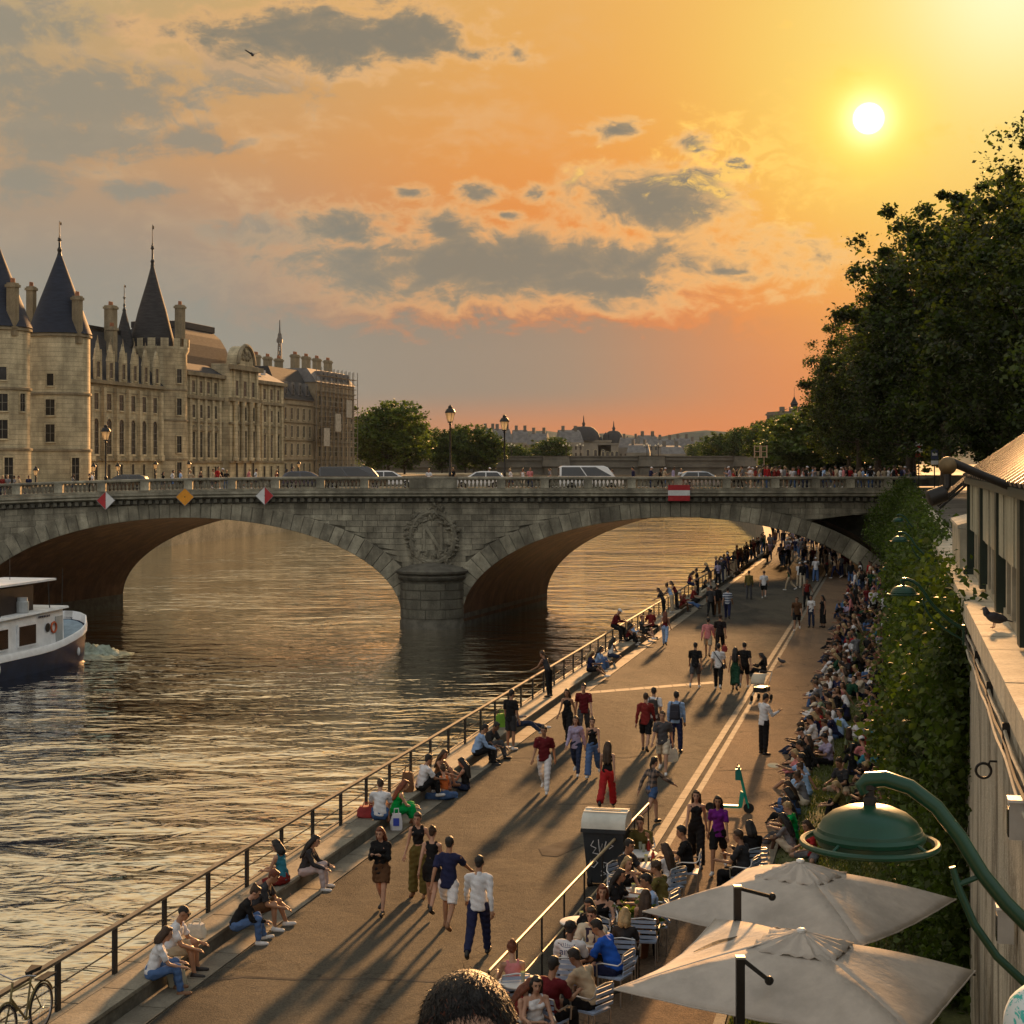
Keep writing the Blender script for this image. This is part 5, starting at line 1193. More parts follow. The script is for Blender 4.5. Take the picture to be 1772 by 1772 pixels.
while y > -2:
    if k % 5 == 4: MB().b2((.02, y - .42, 9.9), (.26, y, 11.60)).build('dark_post', DG, t); y -= .5; k += 1; continue
    MB().b2((.05 + .012 * (k % 2), y - .95, 10.72), (.13, y - .03, 11.60)).build('panel', PL, t)
    MB().b2((.10, y - .98, 9.98), (.2, y - .74, 10.70)).build('mullion', PALE, t)
    MB().b2((.21, y - .74, 9.98), (.24, y, 10.70)).build('dark_pane', PANE, t)
    y -= 1.0; k += 1
y = yl + .2; k = 0
while y > -2:
    MB().hexa([(-.06, y - .2, 11.72), (-.05, y, 11.72), (1.25, y, 12.62), (1.25, y - .2, 12.62)], [(-.08, y - .2, 11.775), (-.07, y, 11.775), (1.23, y, 12.675), (1.23, y - .2, 12.675)]).build('roof_slat', RT if k % 2 else IRON, t)  # every other slat dark: shade of the gaps put into its colour
    y -= .36; k += 1
MB().b2((-.05, -2, 11.60), (.06, yl + .1, 11.71)).build('eaves_beam', DG, t)
MB().hexa([(.0, -2, 11.70), (.0, yl, 11.70), (1.24, yl, 12.54), (1.24, -2, 12.54)], [(-.02, -2, 11.715), (-.02, yl, 11.715), (1.22, yl, 12.56), (1.22, -2, 12.56)]).build('roof_underlay', DG, t)
aw = thing('slatted_awning', 'dark slatted awning stub sticking out over the ivy beyond the stall', 'awning', Q(1.40, 32.6, 0), QROT)
for k in range(6): MB().hexa([(-.55, k * .3, 11.15), (-.53, k * .3 + .16, 11.15), (.1, k * .3 + .16, 11.72), (.1, k * .3, 11.72)], [(-.57, k * .3, 11.19), (-.55, k * .3 + .16, 11.19), (.08, k * .3 + .16, 11.76), (.08, k * .3, 11.76)]).build('slat', RT if k % 2 else IRON, aw)
for y in (.1, 1.6): MB().tube([(-.5, y, 11.1), (.12, y, 11.66)], .025, 5).build('bearer', IRON, aw)
MB().tube([(.1, .1, 9.85), (.1, .1, 11.7)], .03, 6).build('post', IRON, aw)
t = thing('pale_book_box', 'pale closed book box with lid on the parapet beyond the slatted stall', 'box', Q(1.42, 34, 9.84), QROT)
MB().b2((-.1, -.4, 0), (.75, 4.0, .82)).build('box', PALE, t); MB().hexa([(-.14, -.4, .83), (-.14, 4, .83), (.8, 4, .83), (.8, -.4, .83)], [(-.14, -.4, .90), (-.14, 4, .90), (.8, 4, 1.15), (.8, -.4, 1.15)]).build('lid', COPE, t)
t = thing('awning_arm', 'dark awning arm with brass cap crossing in front of the stall roof', 'awning arm', (0, 0, 0))
def A(px, py, Y=20.0): return P(px, py, Y)
MB().tube([A(1648, 800), A(1700, 822), A(1772, 852), A(1850, 890)], [.055, .05, .055, .055], 10).build('arm', IRON, t, smooth=True)
MB().ball(A(1640, 806), .11, 14, 10).build('cap', M('sunlit_lamp_top', (.16, .11, .05), .55, .3, 6, metal=.3), t, smooth=True)  # top of a dark round lamp; its sunlit warmth is put into the colour
MB().tube([A(1640, 806), A(1640, 840), A(1625, 862)], [.05, .045, .04], 8).build('bracket', IRON, t, smooth=True)
MB().lathe([(.07, -.12), (.10, -.1), (.10, .1), (.07, .12)], A(1622, 858), 10, m=Matrix.Rotation(R(70), 3, 'Y')).build('winch', IRON, t, smooth=True)

# ---------------------------------------------------------------- green wall lamps
def Ya(px): X = (px - 886) / F * 8.2; return 8.2 - .228 * (X - 1.75)
DC = P(1505, 1452, 8.2)
def L_(px, py): return P(px, py, Ya(px)) - DC
t = thing('wall_lamp', 'large green dome lamp on a curved arm over the parasols', 'lamp', DC, 0, 'green wall lamps above the lawn')
MB().lathe([(.268, .003), (.272, .022), (.262, .034), (.255, .038), (.252, .055), (.245, .058), (.228, .090), (.185, .126), (.125, .152), (.06, .166), (.03, .17)], n=40).build('dome', GREENM, t, smooth=True)
MB().lathe([(.262, .0), (.25, -.03), (.20, -.05), (.0, -.055)], n=32).build('diffuser', M('lamp_diffuser', (.02, .06, .04), .3, .1, 3), t, smooth=True)
MB().tube([(.326 * math.cos(a), .326 * math.sin(a), -.02) for a in np.linspace(0, 2 * PI, 48, endpoint=False)], .016, 8, close=True).build('ring', GREENM, t, smooth=True)
for k in range(4):
    a = PI / 4 + PI / 2 * k; MB().tube([(.26 * math.cos(a), .26 * math.sin(a), .012), (.326 * math.cos(a), .326 * math.sin(a), -.018)], .009, 6).build('ring_stay', GREENM, t)
MB().lathe([(.032, .16), (.032, .205), (.022, .215), (.022, .24), (.034, .245), (.034, .28)], n=14).build('neck', IRON, t, smooth=True)
apts = [L_(1498, 1372), L_(1491, 1358), L_(1500, 1350), L_(1532, 1348), L_(1575, 1362), L_(1620, 1396), L_(1660, 1447), L_(1700, 1512), L_(1740, 1562), L_(1800, 1622), L_(1880, 1690), L_(1965, 1740)]
MB().tube(apts, [.030, .034, .040, .040, .038, .037, .036, .036, .037, .038, .040, .045], 12).build('arm', GREENM, t, smooth=True)
bp = [L_(1648, 1500), L_(1660, 1540), L_(1685, 1598), L_(1725, 1655), L_(1775, 1702), L_(1860, 1765), L_(1965, 1830)]
MB().tube(bp, [.016, .020, .021, .021, .022, .024, .026], 10).build('brace', GREENM, t, smooth=True); MB().tube([L_(1655, 1532), L_(1702, 1514)], .014, 8).build('link', GREENM, t)
MB().box(L_(1968, 1790), (.05, .16, .42), QROT).build('wall_plate', GREENM, t)
for Y, lab in ((23.6, 'green dome lamp among the ivy, sunlit top, second along the wall'), (39.5, 'green dome lamp in front of the ivy, third along the wall'), (52.8, 'small green dome lamp near the bridge end, fourth along the wall')):
    dup(t, None, lab, Q(DC.x - K * DC.y + .25, Y, DC.z)).scale = (.66, .66, .66)

# ---------------------------------------------------------------- cafe terrace: parasols, railing, tables, chairs
CANV = M('parasol_canvas', (.52, .47, .41), .9, .16, 1.6, .8, 9, trans=.10, sc=(1, 1, 1), grime=.10)
def parasol(corners, peak, mast, armend, zr, label):
    cs = [GP(x, y, zr) for x, y in corners]; pk = P(peak[0], peak[1], sum(c.y for c in cs) / 4)
    ctr = sum(cs, Vector()) / 4; pk = Vector((ctr.x, ctr.y, pk.z))
    t = thing('parasol', label, 'parasol', (ctr.x, ctr.y, ROAD), 0, 'off white square parasols of the terrace'); o_ = Vector((ctr.x, ctr.y, ROAD))
    rg = np.random.default_rng(len(label))
    for i in range(4):
        a, b_ = cs[i] - o_, cs[(i + 1) % 4] - o_; p = pk - o_; n = 12; vs = []; idx = {}
        for r_ in range(n + 1):
            for q_ in range(r_ + 1):
                f = r_ / n; u_ = q_ / r_ if r_ else 0; v = p.lerp(a.lerp(b_, u_), f); sag = math.sin(PI * u_) * f
                v = v + Vector((0, 0, -.10 * sag * f + .05 * math.sin(PI * f) * (1 - sag) + .006 * math.sin(30 * u_ * f + 9 * i) * sag))
                if f == 1: v = v + (ctr - o_ - Vector((0, 0, ctr.z - o_.z)) - Vector((v.x, v.y, 0))) * (.045 * math.sin(PI * u_))
                idx[(r_, q_)] = len(vs); vs.append(v)
        fs = []
        for r_ in range(n):
            for q_ in range(r_ + 1):
                fs.append((idx[r_, q_], idx[r_ + 1, q_], idx[r_ + 1, q_ + 1]))
                if q_ < r_: fs.append((idx[r_, q_], idx[r_ + 1, q_ + 1], idx[r_, q_ + 1]))
        o = MB().add(vs, fs).build('canopy_panel', CANV, t, smooth=True); m_ = o.modifiers.new('s', 'SOLIDIFY'); m_.thickness = .008
        MB().tube([vs[idx[(r_, 0)]] + Vector((0, 0, -.012)) for r_ in range(0, n + 1)], .008, 5).build('seam', CANV, t)
        MB().tube([vs[idx[(r_, 0)]] + Vector((0, 0, -.05)) for r_ in range(0, n + 1)], .014, 5).build('rib', IRON, t)
        MB().tube([vs[idx[(n, q_)]] for q_ in range(n + 1)], .010, 5).build('hem', CANV, t)
        fl = MB(); vs2 = []
        for r_ in range(7):
            for q_ in range(15):
                f = r_ / 6; u_ = q_ / 14; e_ = a.lerp(b_, u_); v = p.lerp(e_, .30 * f)
                vs2.append(v + Vector((0, 0, .085 + .026 * math.sin(u_ * 22 + i) * f + .014 * rg.normal() * f - .05 * f)))
        fl.add(vs2, [(r_ * 15 + q_, r_ * 15 + q_ + 1, r_ * 15 + 16 + q_, r_ * 15 + 15 + q_) for r_ in range(6) for q_ in range(14)])
        o = fl.build('vent_flap', CANV, t, smooth=True); m_ = o.modifiers.new('s', 'SOLIDIFY'); m_.thickness = .006
    if 'tear' in label:
        a, b_, p = cs[0] - o_, cs[1] - o_, pk - o_
        def on(f, u_): sag = math.sin(PI * u_) * f; return p.lerp(a.lerp(b_, u_), f) + Vector((0, 0, -.10 * sag * f + .05 * math.sin(PI * f) * (1 - sag) + .015))
        vs = []; n_ = 7
        for k in range(n_):
            t_ = k / (n_ - 1); c_ = on(.80 - .26 * t_, .50 + .22 * t_ + .03 * math.sin(5 * t_)); w_ = .012 + .045 * math.sin(PI * t_); vs += [c_ + Vector((0, -w_, 0)), c_ + Vector((0, w_, .004))]
        MB().add(vs, [(2 * k, 2 * k + 1, 2 * k + 3, 2 * k + 2) for k in range(n_ - 1)]).build('tear', IRON, t)
    p = pk - o_; MB().lathe([(.06, .07), (.06, .095), (.04, .11), (.0, .115)], p, 12).build('finial_cap', WHITE, t, smooth=True)
    Ym = mast[2]; mt = P(mast[0], mast[1], Ym) - o_; ae = P(armend[0], armend[1], pk.y - 1.0) - o_
    MB().box((mt.x, mt.y, mt.z / 2), (.095, .095, mt.z)).build('mast', IRON, t); MB().box((mt.x, mt.y, mt.z + .012), (.105, .105, .024)).build('mast_cap', M('grey_metal', (.3, .3, .29)), t)
    MB().tube([mt + Vector((.03, .05, -.03)), ae], .026, 8).build('arm', IRON, t); MB().ball(ae, (.055, .055, .055), 10, 6).build('joint', IRON, t, smooth=True)
    MB().box((mt.x, mt.y, .06), (.9, .9, .10)).build('base', IRON, t)
    return t
parasol([(1112, 1577), (1292, 1503), (1655, 1556), (1490, 1637)], (1385, 1500), (1276, 1535, 22.3), (1336, 1552), 5.75, 'rear off white square parasol, behind the torn one')
parasol([(1062, 1712), (1237, 1590), (1688, 1680), (1590, 1800)], (1375, 1622), (1281, 1658, 18.9), (1331, 1697), 5.75, 'front off white square parasol with a dark tear, largest')
# terrace railing
t = thing('terrace_railing', 'thin pale metal handrail with slim posts between terrace and road', 'railing', (0, 0, 0))
a0, a1 = GP(846, 1681, 4.4), GP(1122, 1391, 4.4)
for nm, dz_, r in (('handrail', 0, .028), ('lower_rail', -.62, .018)):
    MB().tube([a0 + Vector((0, 0, dz_)), a1 + Vector((0, 0, dz_))], r, 8).build(nm, M('brass_rail', (.40, .31, .18), .55, .2, 4, metal=.3), t, smooth=True)
for k in range(9):
    p = a0.lerp(a1, k / 8); MB().tube([(p.x, p.y, ROAD), (p.x, p.y, 4.4)], .018, 6).build('post', IRON, t)
TOPW_ = M('table_white', (.60, .58, .54), .75, .1, 2, spec=.15); ALU = M('aluminium', (.55, .54, .52), .3, .1, 5, metal=.85)
tt = [MB().lathe([(0, .71), (.34, .71), (.35, .72), (.35, .735), (.34, .74), (0, .74)], n=28).mesh('table_top', TOPW_, True), MB().lathe([(.03, .02), (.03, .71)], n=8).mesh('pedestal', ALU, True), MB().lathe([(.24, 0), (.24, .02), (.05, .045), (.03, .06)], n=16).mesh('foot', IRON, True)]
def table(px, py, label):
    t = thing('bistro_table', label, 'table', GP(px, py, ROAD + .72) - Vector((0, 0, .72)), 0, 'round white tables of the terrace')
    for nm, me in zip(('table_top', 'pedestal', 'foot'), tt): put(me, nm, t)
    return t
cseat = MB().box((0, 0, .44), (.42, .42, .03)).mesh('seat', M('chair_slat_blue', (.30, .38, .52), .5, .15, 4))
cslat = MB().box((0, 0, 0), (.42, .018, .05)).mesh('slat', MATS['chair_slat_blue'])
cleg = MB().tube([(0, 0, 0), (0, 0, .44)], .013, 6).mesh('leg', ALU, True)
carm = MB().tube([(-.24, .2, .44), (-.25, .2, .64), (-.25, .1, .67), (-.25, -.18, .67), (-.23, -.24, .72), (-.2, -.25, .84), (0, -.27, .87), (.2, -.25, .84), (.23, -.24, .72), (.25, -.18, .67), (.25, .1, .67), (.25, .2, .64), (.24, .2, .44)], .015, 7).mesh('arm_frame', ALU, True)
def chair(loc, rot, label):
    t = thing('bistro_chair', label, 'chair', loc, rot, 'metal chairs of the terrace')
    put(cseat, 'seat', t); put(carm, 'arm_frame', t)
    for x in (-.2, .2):
        for y in (-.2, .2): put(cleg, 'leg', t, (x, y, 0))
    for z in (.54, .63, .72, .80): put(cslat, 'slat', t, (0, -.245 - (z - .5) * .05, z))
    return t
# wheeled bin with scribbles
p = GP(1026, 1536, ROAD); t = thing('wheeled_bin', 'tall dark wheeled bin with pale domed lid and white scribbles', 'bin', p + Vector((.30, .35, 0)), QROT)
BINM = M('bin_plastic', (.022, .028, .034), .5, .2, 2, .1, 20); LIDM = M('bin_lid', (.55, .54, .47), .45, .15, 2, .1, 15)
MB().hexa([(-.33, -.34, .08), (.33, -.34, .08), (.33, .34, .08), (-.33, .34, .08)], [(-.42, -.42, 1.12), (.42, -.42, 1.12), (.42, .42, 1.12), (-.42, .42, 1.12)]).build('body', BINM, t)
MB().b2((-.46, -.46, 1.12), (.46, .46, 1.20)).build('rim', BINM, t)
vs = []; fs = []
for i in range(13):
    a = PI * i / 12
    for x in (-.45, .45): vs.append((x, -.46 * math.cos(a), 1.2 + .30 * math.sin(a) ** .8))
fs = [(2 * i, 2 * i + 1, 2 * i + 3, 2 * i + 2) for i in range(12)] + [tuple(2 * i for i in range(13)), tuple(2 * i + 1 for i in range(12, -1, -1))]
MB().add(vs, fs).build('lid', LIDM, t, smooth=True)
for y in (-.2, .02, .22):
    z = 1.2 + .30 * (1 - (y / .46) ** 2) ** .4; MB().box((0, y, z + .012), (.88, .03, .03)).build('lid_rib', LIDM, t)
MB().box((0, -.08, 1.512), (.6, .02, .012)).build('lid_slot', IRON, t); MB().box((-.06, .12, 1.512), (.4, .018, .012)).build('lid_slot', IRON, t)
for x in (-.3, .3): MB().lathe([(.04, -.04), (.10, -.04), (.10, .04), (.04, .04)], (x, -.30, .10), 12, m=Matrix.Rotation(R(90), 3, 'Y')).build('wheel', TYRE, t)
sg = MB(); yf = -.405
for pts in ([(-.2, .95), (-.26, .85), (-.15, .8), (-.22, .7), (-.1, .68)], [(-.1, .98), (-.08, .72), (-.02, .9), (0, .72), (.06, .95)], [(-.26, .55), (-.3, .45), (-.2, .4), (-.12, .5), (-.2, .58)], [(-.02, .62), (.0, .4), (.08, .5), (-.02, .52)], [(-.05, .34), (.05, .28), (-.06, .24)], [(.1, .9), (.2, .86), (.12, .8)]):
    sg.tube([(x, -.345 - .077 * (z - .08) - .006, z) for x, z in pts], .011, 4)
sg.build('scribble', M('chalk_white', (.6, .6, .6), .7, .05, 2), t, kind='stuff')
# green kick scooter
p = GP(1280, 1407, ROAD); t = thing('kick_scooter', 'green electric kick scooter parked on the pavement', 'scooter', p, R(-12))
SG = M('scooter_green', (.0, .30, .21), .4, .1, 2, spec=.5)
def wheel2(x, z, r, par, wid=.045):
    w = MB().lathe([(r * .62, -wid * .5), (r * .9, -wid * .5), (r, -wid * .2), (r, wid * .2), (r * .9, wid * .5), (r * .62, wid * .5)], (x, 0, z), 18, m=Matrix.Rotation(R(90), 3, 'X')).build('wheel', TYRE, par, smooth=True)
    MB().lathe([(.01, -wid * .45), (r * .64, -wid * .4), (r * .64, wid * .4), (.01, wid * .45)], (x, 0, z), 12, m=Matrix.Rotation(R(90), 3, 'X')).build('rim', RIM, w); return w
wheel2(.22, .13, .13, t); wheel2(-.72, .12, .12, t)
MB().b2((-.62, -.085, .13), (.02, .085, .19)).build('deck', SG, t); MB().hexa([(-.04, -.05, .14), (.06, -.05, .14), (.06, .05, .14), (-.04, .05, .14)], [(.02, -.045, .55), (.12, -.045, .5), (.12, .045, .5), (.02, .045, .55)]).build('battery_box', SG, t)
MB().tube([(.18, 0, .24), (-.02, 0, 1.12)], .034, 8).build('stem', SG, t, smooth=True); MB().tube([(.22, 0, .13), (.19, 0, .28)], .03, 6).build('fork', SG, t)
MB().b2((-.10, -.10, .82), (.03, .10, 1.08)).build('holder', M('scooter_teal', (.0, .16, .13), .45, .1, 2), t); MB().tube([(-.05, -.27, 1.16), (-.02, 0, 1.13), (-.05, .27, 1.16)], .018, 7).build('handlebar', IRON, t, smooth=True)
for s_ in (-1, 1): MB().tube([(-.05, s_ * .18, 1.157), (-.05, s_ * .29, 1.162)], .024, 8).build('grip', TYRE, t)
MB().tube([(-.40, .06, .15), (-.42, .18, .0)], .012, 5).build('kickstand', IRON, t)
# bicycle at the railing
def bicycle(loc, rot, label, paint):
    t = thing('bicycle', label, 'bicycle', loc, rot)
    for x in (-.52, .52):
        w = MB().tube([(x + .33 * math.cos(a), 0, .34 + .33 * math.sin(a)) for a in np.linspace(0, 2 * PI, 32, endpoint=False)], .018, 6, close=True).build('wheel', TYRE, t, smooth=True)
        sp = MB()
        for k in range(16): a = 2 * PI * k / 16; sp.tube([(x, .02 * (-1) ** k, .34), (x + .32 * math.cos(a), 0, .34 + .32 * math.sin(a))], .0022, 3)
        sp.build('spokes', RIM, w, kind='stuff'); MB().tube([(x + .30 * math.cos(a), 0, .34 + .30 * math.sin(a)) for a in np.linspace(0, 2 * PI, 32, endpoint=False)], .010, 5, close=True).build('rim', RIM, w, smooth=True)
        MB().tube([(x + .37 * math.cos(a), 0, .34 + .37 * math.sin(a)) for a in np.linspace(.2, 2.7, 14)], .016, 5).build('mudguard', paint, t, smooth=True)
    fr = MB()
    for pa, pb, r in (((-.52, 0, .34), (-.08, 0, .30), .012), ((-.52, 0, .34), (-.20, 0, .80), .010), ((-.08, 0, .30), (-.24, 0, .92), .016), ((-.08, 0, .30), (.34, 0, .72), .018), ((-.2, 0, .80), (.32, 0, .82), .016), ((.36, 0, .68), (.30, 0, .94), .018), ((.36, 0, .68), (.52, 0, .34), .014)): fr.tube([pa, pb], r, 7)
    fr.build('frame', paint, t, smooth=True)
    MB().hexa([(-.38, -.07, .93), (-.10, -.02, .93), (-.10, .02, .93), (-.38, .07, .93)], [(-.40, -.09, .99), (-.08, -.02, .98), (-.08, .02, .98), (-.40, .09, .99)]).build('saddle', TYRE, t)
    MB().tube([(.18, -.30, 1.02), (.28, -.22, 1.05), (.30, 0, .98), (.28, .22, 1.05), (.18, .30, 1.02)], .013, 6).build('handlebar', RIM, t, smooth=True)
    MB().b2((-.85, -.07, .74), (-.45, .07, .76)).build('rack', IRON, t); MB().tube([(-.08, .06, .30), (.08, .09, .22)], .012, 5).build('pedal_crank', RIM, t); MB().tube([(-.08, -.06, .30), (-.24, -.09, .38)], .012, 5).build('pedal_crank', RIM, t)
    return t
bicycle(Q(-12.55, 24.15, PLAT), R(90) + QROT + R(180), 'old yellowish bicycle leaning at the railing in the lower corner', M('old_yellow_paint', (.16, .13, .05), .45, .3, 3))
# pram with pale hood
p = GP(1318, 1212, ROAD); t = thing('pram', 'low pushchair with pale sun hood standing on the kerb band', 'pram', p, R(150))
MB().b2((-.2, -.32, .32), (.2, .32, .5)).build('seat', IRON, t); vs = []
b = MB(); ts = np.linspace(0, PI * .62, 8)
for a in ts:
    for x in (-.26, .26): vs.append((x, .05 + .36 * math.cos(a), .62 + .36 * math.sin(a)))
b.add(vs, [(2 * i, 2 * i + 1, 2 * i + 3, 2 * i + 2) for i in range(7)]); o = b.build('hood', M('cream_cloth', (.55, .48, .36), .8, .1, 2), t, smooth=True); o.modifiers.new('s', 'SOLIDIFY').thickness = .01
for x in (-.24, .24):
    MB().tube([(x, .35, .1), (x, -.1, .55), (x, -.42, 1.0)], .014, 6).build('side_tube', ALU, t, smooth=True); MB().tube([(x, -.3, .1), (x, .2, .55)], .014, 6).build('side_tube', ALU, t)
    for y in (-.32, .36): MB().lathe([(.04, -.025), (.10, -.025), (.10, .025), (.04, .025)], (x, y, .10), 14, m=Matrix.Rotation(R(90), 3, 'Y')).build('wheel', TYRE, t)
MB().tube([(-.24, -.42, 1.0), (.24, -.42, 1.0)], .018, 7).build('push_bar', IRON, t)
# pigeons and a bird in the sky
def pigeon(loc, rot, label, s=1.0, fly=False, col=None):
    t = thing('pigeon', label, 'bird', loc, rot); t.scale = (s,) * 3; mt = col or M('pigeon_grey', (.045, .045, .055), .6, .4, 12)
    b = MB(); mr = Euler((0, R(-18), 0)).to_matrix(); b.ball((0, 0, .115), (.115, .058, .062), 12, 8, mr); b.ball((.105, 0, .175), (.038, .034, .05), 10, 7); b.ball((.12, 0, .215), (.030, .026, .028), 10, 7)
    o = b.build('body', mt, t); o.modifiers.new('r', 'REMESH').mode = 'VOXEL'; o.modifiers['r'].voxel_size = .009; o.modifiers['r'].use_smooth_shade = True; o.modifiers.new('sm', 'SMOOTH').iterations = 3
    MB().hexa([(-.23, -.022, .055), (-.08, -.035, .09), (-.08, .035, .09), (-.23, .022, .055)], [(-.23, -.022, .065), (-.08, -.035, .11), (-.08, .035, .11), (-.23, .022, .065)]).build('tail', mt, t)
    MB().tube([(.145, 0, .213), (.172, 0, .205)], [.008, .002], 5).build('beak', IRON, t)
    for s_ in (-1, 1):
        if fly: MB().hexa([(.06, s_ * .04, .13), (-.08, s_ * .04, .13), (-.14, s_ * .34, .24), (.0, s_ * .32, .25)], [(.06, s_ * .04, .14), (-.08, s_ * .04, .14), (-.14, s_ * .34, .245), (.0, s_ * .32, .256)]).build('wing', mt, t)
        else:
            MB().ball((-.03, s_ * .052, .12), (.10, .014, .042), 10, 6, mr).build('wing', mt, t, smooth=True)
            MB().tube([(.01, s_ * .022, .07), (.015, s_ * .024, .012), (.045, s_ * .026, .004)], .006, 5).build('leg', M('pigeon_leg', (.35, .10, .06), .6, .1, 3), t)
    return t
pigeon(Q(1.30, 21.55, 9.87), R(185), 'dark pigeon standing on the sunlit coping of the wall', 1.15)
pigeon(GP(1353, 1150, ROAD), R(150), 'small pigeon standing on the orange lit pavement', 1.25)
pigeon(P(437, 100, 70), R(120), 'tiny dark bird flying in front of the upper clouds', 1.1, True)
# bags and cups lying about
BAGW = M('plastic_bag_white', (.62, .60, .60), .45, .15, 6, .6, 25, trans=.2)
def bag(loc, dims, mat, label, name='shopping_bag', cat='bag', rot=0.0, handles=True, group=None):
    t = thing(name, label, cat, loc, rot, group); w, d, h = dims; b = MB(); n = 12; vs = []; rg = np.random.default_rng(int(abs(loc[1] * 100)) % 9999)
    lv = [(0, .9), (.15, 1.0), (.5, 1.0), (.8, .86), (1.0, .72)]
    for f, k in lv:
        for j in range(n):
            a = 2 * PI * j / n; q_ = 1 + .10 * rg.normal(); e = (abs(math.cos(a)) ** 4 + abs(math.sin(a)) ** 4) ** -.25
            vs.append((w / 2 * k * e * math.cos(a) * q_, d / 2 * k * e * math.sin(a) * q_, h * f * (1 + .03 * rg.normal()) if f else 0))
    fs = [(i * n + j, i * n + (j + 1) % n, (i + 1) * n + (j + 1) % n, (i + 1) * n + j) for i in range(4) for j in range(n)] + [tuple(range(n - 1, -1, -1)), tuple(4 * n + j for j in range(n))]
    b.add(vs, fs).build('bag_body', mat, t, smooth=True)
    if handles:
        for s_ in (-1, 1): MB().tube([(-w * .2, s_ * d * .2, h * .95), (-w * .16, s_ * d * .25, h * 1.28), (w * .16, s_ * d * .25, h * 1.28), (w * .2, s_ * d * .2, h * .95)], .010, 5).build('handle', mat, t)
    return t
def onplat(px, py): return GP(px, py, PLAT + .03)
bag(onplat(340, 1622), (.34, .22, .24), BAGW, 'crumpled white plastic bag on the step beside the sunglasses wearer')
bag(GP(306, 1708, ROAD), (.30, .14, .38), M('cream_tote', (.42, .40, .30), .8, .1, 3), 'upright cream tote bag at the feet of the long haired sitter')
bag(GP(686, 1437, ROAD), (.28, .12, .40), M('paper_bag_white', (.6, .6, .62), .6, .05, 3), 'white carrier bag with blue print beside the person in green')
o = bpy.data.objects[[x.name for x in bpy.data.objects if x.get('label', '').startswith('white carrier bag with blue')][0]]
MB().b2((-.07, -.072, .12), (.07, -.066, .30)).build('print', M('print_blue', (.03, .06, .40), .6, .05, 3), o); 
bag(onplat(634, 1414), (.42, .3, .26), M('red_cloth', (.28, .03, .03), .8, .2, 4), 'red cloth bag on the step behind the person in denim shorts')
bag(onplat(868, 1258), (.34, .22, .42), M('lime_green_cloth', (.16, .34, .03), .8, .2, 4), 'lime green rucksack standing at the railing', 'rucksack')
bag(GP(1164, 1318, ROAD + .25), (.30, .2, .38), BAGW, 'white plastic bag hanging from the hand of the grey shirted walker')
bag(GP(1254, 1128, ROAD + .55), (.22, .14, .26), MATS['red_cloth'], 'small dark red bag carried by the walker in black beside pink shirt')
bag(GP(705, 1370, PLAT + .03), (.3, .25, .5), M('brown_leather', (.16, .07, .03), .6, .2, 4), 'brown rucksack leaning on a railing post', 'rucksack')
lid_ = MB().lathe([(.0, 0), (.16, 0), (.17, .012), (.0, .016)], n=20)
o = lid_.build('straw_hat_disc', M('pale_straw', (.6, .5, .32), .8, .1, 4)); o.location = GP(1339, 1325, ROAD + .55); o.rotation_euler = (R(12), 0, 0); tag(o, 'pale round tray held out over the pavement by a sitter', 'tray'); o.name = 'round_tray'
# ---------------------------------------------------------------- people
SKIN = [M('skin_light', (.42, .24, .16), .55, .1, 6, spec=.35), M('skin_tan', (.32, .17, .10), .55, .1, 6, spec=.35), M('skin_brown', (.17, .085, .05), .55, .1, 6, spec=.35), M('skin_dark', (.08, .042, .028), .5, .1, 6, spec=.35)]
HAIRC = {'black': M('hair_black', (.012, .010, .009), .55, .3, 18, .8, 60), 'brown': M('hair_brown', (.045, .024, .012), .55, .3, 18, .8, 60), 'red': M('hair_auburn', (.13, .035, .014), .55, .3, 18, .8, 60),
         'blond': M('hair_blond', (.36, .25, .12), .55, .3, 18, .8, 60), 'grey': M('hair_grey', (.32, .30, .28), .6, .3, 18, .8, 60)}
EYE = M('eye_dark', (.02, .014, .012), .4, .1, 3); LIP = M('lips', (.26, .085, .07), .5, .1, 3)
CC = {'white': (.62, .62, .63), 'pale blue': (.26, .38, .58), 'light blue': (.30, .45, .66), 'blue': (.02, .10, .48), 'navy': (.018, .022, .06), 'black': (.012, .012, .013), 'charcoal': (.035, .035, .038), 'grey': (.17, .17, .18),
      'dark grey': (.07, .07, .075), 'maroon': (.11, .012, .016), 'red': (.34, .02, .022), 'dark red': (.17, .02, .018), 'pink': (.55, .20, .20), 'orange': (.50, .12, .03), 'green': (.0, .26, .055), 'dark green': (.014, .055, .030), 'olive': (.12, .10, .03),
      'purple': (.14, .015, .19), 'lilac': (.33, .29, .42), 'beige': (.42, .33, .22), 'cream': (.55, .48, .36), 'brown': (.09, .045, .022), 'denim blue': (.05, .10, .22), 'jeans blue': (.07, .13, .27), 'dark jeans': (.022, .032, .065), 'teal': (.03, .16, .22), 'yellow': (.5, .36, .05), 'sage': (.22, .27, .17)}
def cloth(n):
    return M('cloth_' + n.replace(' ', '_'), CC[n], .9, .14, 5, .5, 28, spec=.15)
SHOE = {'white': M('shoe_white', (.6, .59, .57), .6, .1, 5), 'black': M('shoe_black', (.015, .014, .014), .5, .1, 5), 'tan': M('shoe_tan', (.2, .1, .05), .6, .1, 5)}
def rx(a): return Matrix.Rotation(R(a), 3, 'X')
